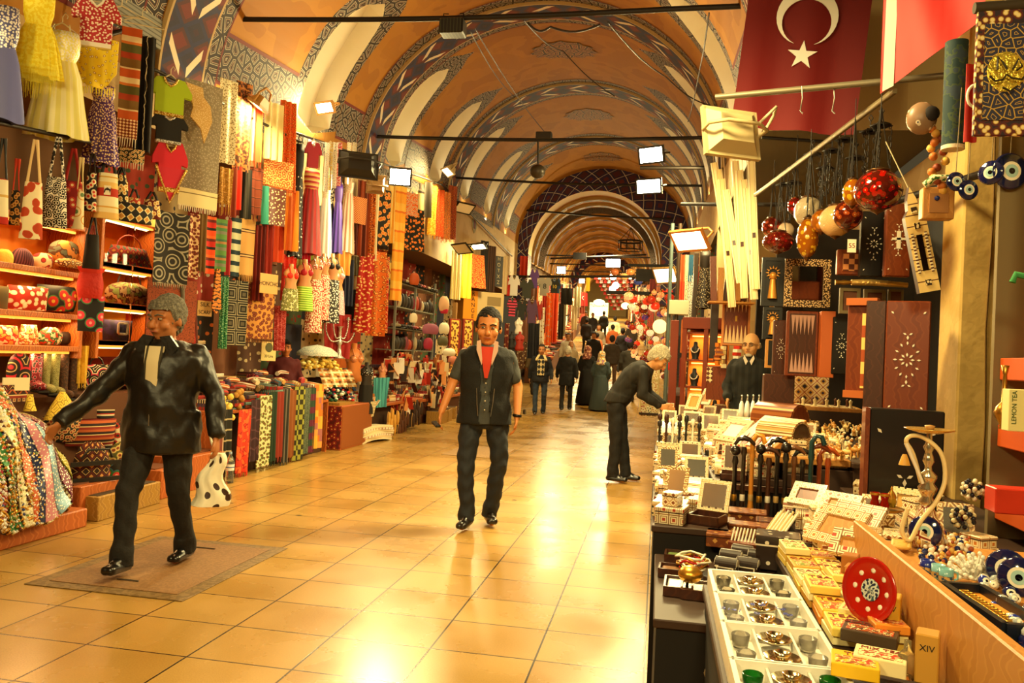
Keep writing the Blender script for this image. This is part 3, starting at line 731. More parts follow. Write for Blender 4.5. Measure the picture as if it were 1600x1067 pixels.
chestpatch(t,k,[(-.03,1.1),(.03,1.1),(.06,1.43),(-.06,1.43)],lambda z:.196-.03*max(0,z-1.33)/.1,M('c9b893',.8,pat='sx',stops=[(0,'cdbd97'),(.45,'3a3426'),(.62,'cdbd97')],sc=11),'shirt',1.1,label='pale shirt with dark stripes')
for s in (-1,1):
    mb=MB();mb.prism([(s*.02,1.49),(s*.085,1.5),(s*.14,1.43),(s*.1,1.36),(s*.045,1.44)][::s],-.15,-.12,0);mb.ob('lapel',LEATH,t).scale=(k,k,k)
mb=MB();mb.cyl((.004*k,-.198*k,.93*k),(.004*k,-.198*k,1.02*k),.005,n=6);mb.ob('zip',STEEL,t)
# spotted plastic bag in his hand
bt=px(312,745,-3.3)
Tb=E('plastic_bag',(-2.83,4.86,.38),.35,'white plastic bag with dark spots held by the man in the leather jacket','bag')
mb=MB();mb.grid(10,12,lambda u,v:(.075*(1.1-.75*v)*(2*u-1)*1.5+.02*math.sin(9*v)+.03*v,-.045*math.sin(PI*u)*(1.2-v)+.008*math.sin(14*u+6*v),.34*v),0,(0,.05,0),lambda u,v:(u*.26,v*.34))
mb.ob('bag_body',M('ece3c8',.35,pat='flo',stops=[(0,'3a2418'),(.19,'f0e8d0')],sc=8.5,alpha=.93),Tb)
MB().tube([(.03,0,.33),(.02,-.01,.38),(.0,-.01,.42),(-.01,.0,.45)],[.02,.012,.008,.008],8).ob('handle',M('ece3c8',.4),Tb)
# man in the waistcoat
VEST=M('100f0d',.85,bump=.3,bs=90,coord='O')
t,P,k,hd=person('man walking towards the camera in a black waistcoat over a grey shirt and dark jeans',(-1.42,6.7,0),.2,1.82,dict(aR=(-.1,-.12,.1),kR=(-.13,-.1,.5),aL=(.08,.1,.1),kL=(.14,-.02,.52),fR=(-.25,-1,0),fL=(.15,-1,0),hip=(.0,0,.93),
    sR=(-.175,0,1.38),sL=(.175,0,1.38),eR=(-.27,-.0,1.14),wR=(-.34,-.12,.92),haR=(-.15,-.25,-1),eL=(.26,.03,1.14),wL=(.26,-.1,.9),haL=(-.1,-.2,-1)),wide=1.06,hsc=1.24,skin='c27a42',vox=.0085,hair='120c08',hairk='short',
    top=dict(mat=M('3c3d3b',.85,bump=.3,bs=60,coord='O'),inf=.012,drop=.1,slv='short',name='shirt',sw=1.02),legs=dict(mat=DEN,w=1.05,d=.01),shoe='1a120c',head=(-.03,.1,.03))
m2=MB()
hp,cc,nk=P['hip'],P['chest'],P['neck'];W=1.12
loft(m2,[(tuple(Vector((0,0,.83))*k),.225*k,.16*k,0),(tuple(Vector((0,0,.93))*k),.218*k,.158*k,0),(tuple(Vector((0,0,1.08))*k),.2*k,.15*k,0),(tuple(Vector((0,0,1.25))*k),.225*k,.155*k,0),(tuple(Vector((0,.005,1.38))*k),.232*k,.14*k,0),(tuple(Vector((0,.01,1.455))*k),.15*k,.1*k,0)],28)
me=remesh(m2,.01*k,2,.005,11)
import bmesh
b=bmesh.new();b.from_mesh(me)
bmesh.ops.delete(b,geom=[v for v in b.verts if v.co.y<-.02 and abs(v.co.x)<(.035+.035*max(0,(v.co.z/k-1.1))/.35)*k],context='VERTS')
b.to_mesh(me);b.free();vest=mobj('waistcoat',me,VEST,t);sm=vest.modifiers.new('thick','SOLIDIFY');sm.thickness=.012
chestpatch(t,k,[(-.012,1.2),(.012,1.2),(.06,1.45),(-.06,1.45)],lambda z:.172-.05*max(0,z-1.33)/.12,M('b8321c',.85),'undershirt',1.,label='red T-shirt at the open neck')
for s in (-1,1):
    mb=MB();mb.prism([(s*.055,1.5),(s*.085,1.49),(s*.085,1.42),(s*.04,1.3),(s*.035,1.33)][::s],-.165,-.155,0);mb.ob('collar',M('c8a08c',.7),t).scale=(k,k,k)
    mb=MB();mb.tube([(s*.05,-.168,.9),(s*.062,-.166,1.0),(s*.07,-.163,1.12)],.004,6);mb.ob('zip',STEEL,t).scale=(k,k,k)
for z in (.95,1.02,1.09,1.16): MB().sph((0,-.163*k,z*k),.006,8).ob('button',M('d8cdb8',.4),t)
mb=MB();w=P['wL'];mb.X=Matrix.Translation(w*k)@Matrix.Rotation(.1,4,'Y');mb.lathe([(.03*k,.0),(.036*k,.005),(.036*k,.02),(.03*k,.025)],n=16);o=mb.ob('wristwatch',M('1a1410',.3,.4),t)
mb=MB();mb.cyl((.31*k,-.12*k,.945*k),(.325*k,-.125*k,.945*k),.022,n=14);mb.ob('watch_dial',M('2a2018',.2,.3),o)
t2=tag(MB().cbox((0,0,0),(.05,.1,.025),0,.008).ob('mobile_phone',M('0d0c0c',.25),None,(-1.42+(-.375*math.cos(.2)+.17*math.sin(.2))*1.04,6.7+(-.375*math.sin(.2)-.17*math.cos(.2))*1.04,.82*1.04),.7,.3),'small black phone in the hand of the man in the waistcoat','phone')
# man bending over the stall
t,P,k,hd=person('grey haired man in dark clothes bending over the stall on the right',(-.42,9.8,0),1.5,1.76,dict(hip=(0,.05,.96),chest=(0,-.1,1.22),neck=(0,-.3,1.4),head=(0,-.42,1.48),hR=(-.09,.05,.92),hL=(.09,.05,.92),kR=(-.1,.03,.5),kL=(.1,-.02,.5),aR=(-.1,.05,.09),aL=(.11,-.08,.09),
    sR=(-.17,-.27,1.32),sL=(.17,-.27,1.32),eR=(-.2,-.26,1.06),wR=(-.12,-.46,.93),eL=(.2,-.28,1.06),wL=(.12,-.5,.93),haR=(.1,-1,-.5),haL=(-.1,-1,-.5)),wide=1.05,skin='cf9058',vox=.011,hair='a89f88',hairk='full',
    top=dict(mat=M('1b1914',.8,pat='sy',stops=[(0,'1d1a15'),(.85,'26221b')],sc=9,coord='O'),inf=.024,drop=.02,sw=1.15,d=.006),legs=dict(mat=BLK,w=1.12),shoe='0e0a08',hsc=1.18,head=(.0,.75,0),extras=dict(hair2='d8cfae'))
# seller
t,P,k,hd=person('bald seller with glasses in a dark sweater standing behind the goods on the right',(1.0,9.3,.1),-.25,1.72,dict(wR=(-.2,-.2,1.0),wL=(.2,-.2,1.0)),wide=1.12,skin='d8a06a',vox=.01,hair='a89a84',hairk='bald',
    top=dict(mat=M('1c1c1a',.9,pat='sx',stops=[(0,'1c1c1a'),(.5,'262622')],sc=14,coord='O'),inf=.02,drop=.1,sw=1.1,name='sweater',d=.008,collar=1),legs=dict(mat=BLK),head=(-.2,.05,0))
for s in (-1,1):
    mb=MB();mb.X=hd;mb.tube([(s*.033+.02*math.cos(2*PI*i/14),-.101,.004+.015*math.sin(2*PI*i/14)) for i in range(14)],.0022,5,closed=1);mb.tube([(s*.053,-.1,.006),(s*.078,-.05,.008),(s*.08,.01,.006)],.002,5);mb.ob('spectacles',M('2a1a10',.3,.6),t)
mb=MB();mb.X=hd;mb.sph((0,-.07,-.1),.028,10,sx=1.3,sz=.7);mb.ob('beard',M('b0a48e',.9),t)
mb=MB()
for s in (-1,1): mb.prism([(s*.01,1.40),(s*.05,1.47),(s*.06,1.43),(s*.03,1.36)][::s],-.15,-.135,0)
mb.ob('shirt_collar',M('e4d4c0',.7),t)
# people in the middle distance
def simple(label,loc,rz,H,topc,legc,hair='1c1410',hk='short',vox=.02,face=1,drop=.12,skin='b87a4c',group=None,pose=None,head=(0,0,0),ex=None,coat=0,wide=1.05,name='person'):
    loc=(loc[0],loc[1],fz(loc[1])+.0)
    top=dict(mat=M(topc,.85,coord='O',bump=.2,bs=50) if isinstance(topc,str) else topc,inf=.022,drop=drop,sw=1.12,d=.006,flare=coat)
    return person(label,loc,rz,H,pose or {},wide,skin,vox,hair,hk,top,dict(mat=M(legc,.85,coord='O')) if legc else None,'15100c',face,name,group,head,ex)
walk1=dict(aR=(-.1,-.15,.1),aL=(.1,.15,.1),wR=(-.27,.08,.9),wL=(.27,-.15,.9))
t,P,k,hd=simple('man in an argyle jumper and open dark jacket with a cream fleece collar and jeans',(-2.85,19.9),.14,1.75,'15161c','2a3648',vox=.014,pose=walk1,head=(0,.05,0),hair='2a2018')
chestpatch(t,k,[(-.085,.98),(.085,.98),(.085,1.38),(-.085,1.38)],.178,M('20242c',.9,pat='dia',stops=[(0,'20242c'),(.5,'c9b483')],sc=11,sc2=8),'jumper',1.1,label='jumper with cream and black argyle diamonds')
for s in (-1,1): mb=MB();cap(mb,(s*.06,-.06,1.46),(s*.12,-.13,1.36),.035,.03);mb.ob('fleece_collar',M('d8c08c',.95,bump=.6,bs=80,coord='O'),t)
simple('man in a dark suit with white hair seen from behind',(-2.42,21.9),3.2,1.76,'12100f','1f1a16',hair='b8ad98',hk='full',vox=.015,face=0,drop=.25,ex=dict(hair2='d8cfba'),pose=walk1)
SCF=M('d0b46a',.7,pat='flo',stops=[(0,'5a6a9a'),(.25,'e4d8b0'),(.5,'c9963a'),(.7,'8a6aa0')],sc=14,coord='O')
def coatlady(label,loc,rz,H,c1,scarf,vox=.015):
    loc=(loc[0],loc[1],fz(loc[1]));t,P,k,hd=person(label,loc,rz,H,dict(wR=(-.2,-.12,.95),wL=(.2,-.12,.95)),1.05,'c08a60',vox,hairk='scarf',top=dict(mat=c1,inf=.025,drop=.1,sw=1.15),legs=None,shoe='15100c',face=0,extras=dict(scarf=scarf))
    m2=MB();m2.lathe([(.2*k,.98*k),(.24*k,.6*k),(.32*k,.06*k),(.3*k,.03*k),(.15*k,.03*k),(.1,.98*k)],n=24,lob=.05,nl=9);m2.ob('skirt',c1,t);return t
coatlady('woman in a long blue grey coat and flowered headscarf seen from behind',(-1.55,22.6),3.0,1.66,M('3d4a4c',.85,coord='O',bump=.2,bs=40),SCF)
coatlady('woman in a long black coat and brown headscarf walking left of the blue grey coat',(-2.02,23.5),2.9,1.7,M('14110f',.9,coord='O'),M('7a4030',.8,coord='O',pat='flo',stops=[(0,'c08a6a'),(.4,'6a3428')],sc=14))
# crowd, farther away
CR=[((957,26.5),3.1,1.78,'35291f','5a4030','short','man in a brown jacket walking away beyond the flowered headscarf'),
((985,24.2),3.0,1.84,'3a3630','26241f','full','tall dark haired man in a grey jacket seen from behind next to the hanging lamps'),
((838,24.5),.5,1.68,'6a5a40','2a2018','short','man in an olive pullover standing by the stalls behind the argyle jumper'),
((888,27.5),.2,1.7,'d8cdb8','4a3a2a','short','man in a pale shirt facing the camera beyond the white haired man'),
((893,25.5),.4,1.64,'a08a6a','2a2420','bald','bald man in a beige jacket left of the pale shirt'),
((928,28.5),.1,1.72,'1a1614','1f1a16','full','man in black facing the camera in the middle of the crowd'),
((935,33),.15,1.7,'8a7a60','2a2622','short','man in a grey brown jacket coming towards the camera in the crowd'),
((957,34),3.0,1.66,'c0622a','2a1c14','full','person in an orange top walking away in the crowd'),
((933,31),2.9,1.5,'d06a34','3a2418','full','child in an orange hooded top in the crowd'),
((960,40),3.1,1.75,'e0d4a0','2a2a20','short','man in a pale yellow shirt walking away far down the street'),
((925,44),.1,1.74,'2a2420','2a2420','short','man in dark clothes far down the street below the bright sign'),
((914,46),.1,1.74,'3a2a20','1a1614','full','man with dark hair far left below the bright sign'),
((942,47),3.0,1.76,'141210','141210','short','man in black far down the street right of the bright sign'),
((916,38),3.0,1.7,'241c18','141210','full','woman with dark hair walking away at the left of the far crowd'),
((973,31),3.1,1.72,'1f1a18','1f1a16','full','man in black walking away near the far lamps'),
((930,52),.1,1.74,'7a6a5a','2a2420','short','man in a light jacket at the far end of the crowd'),
((911,51),.3,1.7,'a04030','2a2420','full','person in a red top at the far end of the crowd'),
((936,57),3.1,1.72,'2a2622','2a2420','short','dark figure at the very end of the street'),
((986,36.5),3.0,1.7,'4a4238','1f1a16','short','man in a grey coat beside the far lamp shops')]
for (xy,rz,H,tc,lc,hk,lab) in CR:
    simple(lab,(py(xy[0],525,xy[1])[0],xy[1]),rz,H,tc,lc,hk=hk,vox=.026 if xy[1]<30 else .035,face=0 if rz>1.5 else 1,pose=walk1,hair='1c1410' if hk!='bald' else '7a6a58')
# ================================================================ left side: hanging goods
def cloth_mb(w,h,folds=3,amp=.02,flare=0,arc=0,th=.006,ph=0,mb=None,m=0,z0=0,nv=7):
    mb=mb or MB();nu=max(6,int(folds*5))
    def fn(u,v):
        x=(u-.5)*w*(1+flare*(1-v));y=-1.6*amp*math.sin(2*PI*folds*u+ph+.8*v)*(.45+.55*(1-v))
        return (x,y,z0+h*v+arc*((2*u-1)**2)*(1-v))
    mb.grid(nu,nv,fn,m,(0,th,0),lambda u,v:((u-.5)*w,h*v));return mb
def fringe_mb(w,h,n,folds=0,amp=0,ph=0):
    mb=MB()
    for i in range(n):
        u=(i+.5)/n;x=(u-.5)*w;y=-amp*math.sin(2*PI*folds*u+ph)+.003;d=R(-.3,.3)*w/n
        mb.cyl((x,y,.01),(x+d,y,-h*R(.8,1.05)),w/n*.32,w/n*.15,4,0,0)
    return mb
def scarf(spec,mat,label,folds=3,amp=.018,flare=0,arc=0,fringe=0,fmat=None,cat='scarf',name='scarf',group=None,X=-4.4,Y=None,yaw=None,border=None,bmat=None,knot=0):
    cx,cy,z0,w,h,a=fr(*spec,X=None if Y is not None else X,Y=Y,yaw=yaw);ph=R(0,6)
    fh=min(fringe,h*.3) if fringe else 0
    if border or fh:
        t=E(name,(cx,cy,z0),a,label,cat,group)
        b=border or 0
        cloth_mb(w,h-fh-b,folds,amp,flare,arc,ph=ph,z0=fh+b).ob('cloth',mat,t)
        if b: cloth_mb(w*1.01,b,folds,amp,flare,0,ph=ph,z0=fh,nv=2).ob('border',bmat,t)
        if fh: fringe_mb(w,fh,max(8,int(w/.018)),folds,amp,ph).ob('fringe',fmat or mat,t,(0,0,fh))
    else: t=tag(cloth_mb(w,h,folds,amp,flare,arc,ph=ph).ob(name,mat,None,(cx,cy,z0),a),label,cat,group)
    return t
HANGM=M('d8c8a0',.4);
def hanger(t,w,z,m=HANGM):
    mb=MB();mb.tube([(-w*.42,0,z-.03),(-w*.1,0,z+.03),(0,0,z+.045),(w*.1,0,z+.03),(w*.42,0,z-.03),(-w*.42,0,z-.03)],.006,5)
    mb.tube([(0,0,z+.04),(0,0,z+.09),(.018,0,z+.12),(.035,0,z+.1),(.03,0,z+.08)],.004,5);return mb.ob('hanger',m,t)
def gown(spec,bm,sm,label,X=-4.4,yaw=45,bod=.28,lob=.1,nl=9,straps=1,cat='dress',name='dress',group=None,hem=1.,Y=None,bw=.62):
    cx,cy,z0,w,h,a=fr(*spec,X=X if Y is None else None,Y=Y,yaw=yaw);t=E(name,(cx,cy,z0),a,label,cat,group)
    rb=w*bw*.5;zb=h*(1-bod)
    MB().lathe([(rb*.8,zb),(rb*1.02,zb+h*bod*.3),(rb*1.05,zb+h*bod*.65),(rb*.95,h*.985),(rb*.7,h*.97),(rb*.7,zb)],n=20,sy=.55).ob('bodice',bm,t)
    mb=MB();n=44;pr=[(w*.5*hem,.0),(w*.48*hem,h*.1),(w*.42,h*.3),(rb*1.15,zb*.8),(rb*.85,zb+.01)]
    vs=[];uv=[]
    for k,(r,z) in enumerate(pr):
        for i in range(n+1):
            A=2*PI*i/n;l=1+lob*(1-k/len(pr))*math.cos(nl*A);vs.append((r*l*math.cos(A),r*l*math.sin(A)*.5,z+.012*math.sin(3*A)*(k==0)));uv.append((i/n*w*3,z))
    fs=[(k*(n+1)+i,k*(n+1)+i+1,(k+1)*(n+1)+i+1,(k+1)*(n+1)+i) for k in range(len(pr)-1) for i in range(n)]
    mb.add(vs,fs,0,1,uv);mb.ob('skirt',sm,t)
    if straps:
        mb=MB()
        for s in (-1,1): mb.tube([(s*rb*.55,-rb*.35,h*.96),(s*rb*.4,-.01,h*1.06),(s*rb*.45,rb*.3,h*.96)],.006,5)
        mb.ob('straps',bm,t)
        hanger(t,w*.7,h*1.02)
    return t
def tee(spec,mat,label,trim=None,X=-4.4,Y=None,yaw=45,sl=.28,cat='top',name='blouse',group=None,vneck=0,long=0,taper=0):
    cx,cy,z0,w,h,a=fr(*spec,X=X if Y is None else None,Y=Y,yaw=yaw);t=E(name,(cx,cy,z0),a,label,cat,group)
    b=w*.32 if not long else w*.28;sz=h*(.55 if not long else .12)
    nk=w*.14;zn=h*(.78 if not vneck else .66)
    poly=[(-b*(1-taper),0),(b*(1-taper),0),(b,h*.55),(w*.5-(.05*w if long else 0),sz if long else h*.52),(w*.5,sz+h*.12 if long else h*.66),(b*1.0,h*.97),(nk*1.15,h),(nk*.8,zn+h*.08),(0,zn),(-nk*.8,zn+h*.08),(-nk*1.15,h),(-b,h*.97),(-w*.5,sz+h*.12 if long else h*.66),(-w*.5+(.05*w if long else 0),sz if long else h*.52),(-b,h*.55)]
    mb=MB();mb.prism(poly,-.022,.022,0);o=mb.ob('body',mat,t);bv=o.modifiers.new('b','BEVEL');bv.width=.012;bv.segments=2
    if trim:
        mb=MB();mb.tube([(-nk*1.1,-.024,h*.98),(-nk*.75,-.026,zn+h*.08),(0,-.027,zn-h*.01),(nk*.75,-.026,zn+h*.08),(nk*1.1,-.024,h*.98)],w*.03,6);mb.ob('neckline_trim',trim,t)
        if not long: MB().box(-b*(1-taper)*1.01,b*(1-taper)*1.01,-.027,.027,-.004,h*.075).ob('hem_trim',trim,t)
    hanger(t,w*.6,h*.97);return t
def puff(w,h,d,kind='rect',n=10):
    mb=MB()
    def sh(v): return {'rect':1-.06*(1-v),'trap':1-.28*v,'round':math.sqrt(max(0.02,1-(abs(v-.42)/.62)**2.4)),'sack':.72+.28*math.sin(PI*min(1,.15+v*.75)),'half':math.sqrt(max(.02,1-(v*.96)**2))}[kind]
    for s in (-1,1):
        def fn(u,v,s=s):
            e=(math.sin(PI*u)*math.sin(PI*(.04+.92*v)))
            return ((u-.5)*w*sh(v),s*d*.5*max(0,e)**.4,h*v)
        A=MB();A.grid(n,n,fn,0,None,lambda u,v:(u*w,h*v));
        fs=A.f if s<0 else [f[::-1] for f in A.f];mb.add(A.v,fs,0,1,[[A.uv[k][i] for i in range(4)] if s<0 else A.uv[k][::-1] for k in range(len(A.f))])
    return mb
def bag(spec,mat,label,hm=None,kind='trap',strap=.9,d=.1,X=-4.4,yaw=45,name='tote_bag',cat='bag',group=None,hk='long',extra=None,Y=None,sh=None):
    cx,cy,z0,w,h,a=fr(*spec,X=X if Y is None else None,Y=Y,yaw=yaw);t=E(name,(cx,cy,z0),a,label,cat,group)
    hb=h/(1+strap) if hk=='long' else h*(1-strap)
    puff(w,hb,min(d,w*.5),kind).ob('bag_body',mat,t);hm=hm or mat
    if hk=='long':
        for s in (-1,1):
            mb=MB();mb.tube([(s*w*.28,0,hb*.93),(s*w*.16,-.01,hb+(h-hb)*.5),(s*.008,0,h)],[.022*w/.3,.018*w/.3,.012],6);mb.ob('strap',hm,t)
    elif hk=='arch':
        mb=MB();r=h-hb;mb.tube([(-w*.25*math.cos(PI*i/8),-.0,hb*.9+r*math.sin(PI*i/8)*1.05) for i in range(9)],.008,6);mb.ob('handle',hm,t)
    if extra: extra(t,w,hb)
    return t
def F(base,c2,c3,sc=16,kind='flo',a=.22,b=.45,**k):
    sc=sc*1.5;return M(base,.75,pat=kind,stops=[(0,c3),(a,c2),(b,base)],sc=sc,**k)
CREAMR=F('f0dcae','c23a22','e8c98a',8);BWR=F('e8e0d0','1a1512','1a1512',26,'noise',.4,.52);REDP=M('9c1f1c',.8,pat='flo',stops=[(0,'e8c890'),(.16,'c0392b'),(.34,'8f1a1a')],sc=15);YEL=M('f2d21c',.6);
GOLDT=M('e0b040',.35,.7,pat='flo',stops=[(0,'fff0a0'),(.3,'d8a030'),(.6,'8a5a18')],sc=60);SILT=M('d8d8d0',.35,.6,pat='flo',stops=[(0,'ffffff'),(.3,'c8c4b8'),(.6,'6a645a')],sc=60)
def seq(c1,c2,c3,sc=55,a=.3,b=.42): return M(c1,.4,.2,pat='flo',stops=[(0,c3),(a,c2),(b,c1)],sc=sc)
# rails and rods
RAILM=M('2a2018',.5,.4)
def rail(p,q,r,label,group=None,m=None): return tag(MB().tube([tuple(p),tuple(q)],r,6).ob('hanging_rail',m or RAILM),label,'rail',group)
rail(px(-20,188,-4.4),px(140,222,-4.4),.018,'dark rail under the bright costumes from which the cloth bags hang')
rail(px(240,108,-4.45),px(470,222,-4.45),.016,'thin rail carrying the shawls in front of the painted wall')
rail(px(455,205,-4.45),px(690,288,-4.45),.018,'dark rail carrying the row of satin dresses')
rail(px(690,288,-4.5),px(800,400,-4.5),.02,'dark rail further down the left side above the black clothes')
rail(px(150,60,-4.58),px(245,32,-4.58)-np.array([0,0,.0]),.02,'grey rail high on the left wall behind the empty hangers')
# costumes top left
PERI=M('6f78c4',.5,sheen=.3);t=gown((-36,8,42,190),seq('5a5f9c','e8e4f0','ffffff'),PERI,'long periwinkle blue skirt costume with a silver beaded belt at the far left',yaw=30,bod=.38,straps=0,name='skirt_costume',cat='costume',lob=.06,nl=5)
YF=M('f4e232',.7,pat='noise',stops=[(0,'f7ea4a'),(.5,'eed61e')],sc=40);YS=M('f6f0a0',.7,pat='sx',stops=[(0,'fbf6c0'),(.5,'efe88a')],sc=14)
t=gown((44,48,140,215),seq('f4ee90','fffbe0','ffffff'),YS,'pale yellow belly dance costume with a long ruffled skirt',yaw=30,bod=.3,name='dance_costume',cat='costume',lob=.12,nl=11)
t=gown((20,-25,98,122),YF,YF,'bright yellow feathered costume top with long fringe',yaw=30,bod=.45,name='dance_costume',cat='costume',lob=.2,nl=13,straps=0)
g=fringe_mb(.3,.22,40);g.ob('fringe',YF,t,(0,-.12,.05))
RW=seq('b01820','f4e8e0','f0d8b0',45,.2,.3)
t=tee((112,-6,190,74),RW,'crimson costume top embroidered with silver flowers',WHITE,yaw=30,taper=.0,name='costume_top')
t=scarf((116,60,184,150),M('f5d92c',.6,pat='flo',stops=[(0,'fff6c0'),(.12,'a86a10'),(.2,'f4d62a')],sc=22),'yellow coin scarf draped below the crimson top',2,.03,arc=.12,fringe=.06,fmat=YF,yaw=30,name='coin_scarf')
t=gown((130,132,188,258),seq('4a2a72','e8c8e0','c9a040'),seq('4a2470','d8a8c0','f0d890',50,.24,.32),'purple sequinned skirt costume hanging below the yellow coin scarf',yaw=30,bod=.2,straps=0,name='skirt_costume',cat='costume')
t=scarf((186,42,218,232),M('9a4a20',.8,pat='sy',stops=[(0,'c8581e'),(.2,'e8cfa0'),(.24,'7a5a28'),(.45,'a83c1c'),(.6,'5a5a2a'),(.8,'d87a30'),(.86,'f0dcb0')],sc=2.9),'embroidered orange and olive runner with tassels',1,.005,fringe=.08,fmat=CREAM,yaw=40,border=.16,bmat=F('e8d4a0','b04a22','6a3418',26,'dia',.4,.6),name='wall_hanging',cat='hanging')
t=scarf((212,56,240,238),M('1a1512',.8,pat='sx',stops=[(0,'17120f'),(.42,'cbbd9c'),(.5,'17120f')],sc=11,dist=.8),'black shawl with a pale vine pattern',3,.02,yaw=40)
t=scarf((183,232,226,264),F('2a1c16','d8c080','a84a28',30),'narrow dark embroidered strip with cream pompoms under the runner',1,.01,fringe=.07,fmat=CREAM,yaw=40,name='wall_hanging',cat='hanging')
# two empty hangers
for i,(u,v) in enumerate(((190,18),(222,34))):
    P=px(u,v,-4.42);t=E('clothes_hanger',P,.6,('pale plastic clothes hanger hanging empty next to the crimson top','pale plastic clothes hanger, the lower right one of the two empty ones')[i],'hanger');hanger(t,.42,0)
    [setattr(c,'name','hanger_frame') for c in t.children]
t=tee((230,122,300,182),M('a9c41c',.7),'lime green cropped top with a gold coin neckline',GOLDT)
t=tee((233,178,294,224),M('141210',.7),'black cropped top with a silver neckline hanging between the green and the coral one',SILT)
t=tee((237,220,293,300),M('d8243a',.7),'coral red top with gold trim, lowest of the three cropped tops',GOLDT,taper=.1)
mb=MB();w=.42
t2=None
cx,cy,z0,w,h,a=fr(240,262,292,316,X=-4.38,yaw=45)
t=E('neck_scarf',(cx,cy,z0),a,'coral pointed scarf with gold beaded edges below the red top','scarf')
MB().prism([(-w*.45,h),(0,0),(w*.45,h)],-.006,.006,0).ob('cloth',M('d42a40',.7),t)
MB().tube([(-w*.46,-.008,h),(0,-.008,-.01),(w*.46,-.008,h)],.014,6).ob('gold_edge',GOLDT,t)
# shawls
GS=M('8d8066',.8,pat='flo',stops=[(0,'f0e8d8'),(.1,'8f826a'),(.6,'847760')],sc=40)
t=scarf((284,128,345,334),GS,'large greige beaded shawl with a cream scalloped border',1,.01,fringe=.05,fmat=CREAM,border=.17,bmat=M('e4d6a0',.8,pat='sy',stops=[(0,'e4d6a0'),(.72,'8a7448'),(.78,'e4d6a0')],sc=5.9),name='shawl',cat='shawl',yaw=60)
cx,cy,z0,w,h,a=fr(288,134,332,222,X=-4.36,yaw=60)
t=E('scarf',(cx,cy,z0),a,'tan scarf folded to a leaf shaped point over the greige shawl','scarf')
MB().prism([(-w*.5,h),(w*.1,h*.98),(w*.15,h*.82),(w*.42,h*.68),(w*.5,h*.42),(w*.25,0),(w*.1,h*.25),(-w*.28,h*.42),(-w*.2,h*.6)],-.008,.008,0).ob('cloth',M('c79f5c',.8,pat='flo',stops=[(0,'e8d0a0'),(.2,'c79f5c')],sc=60),t)
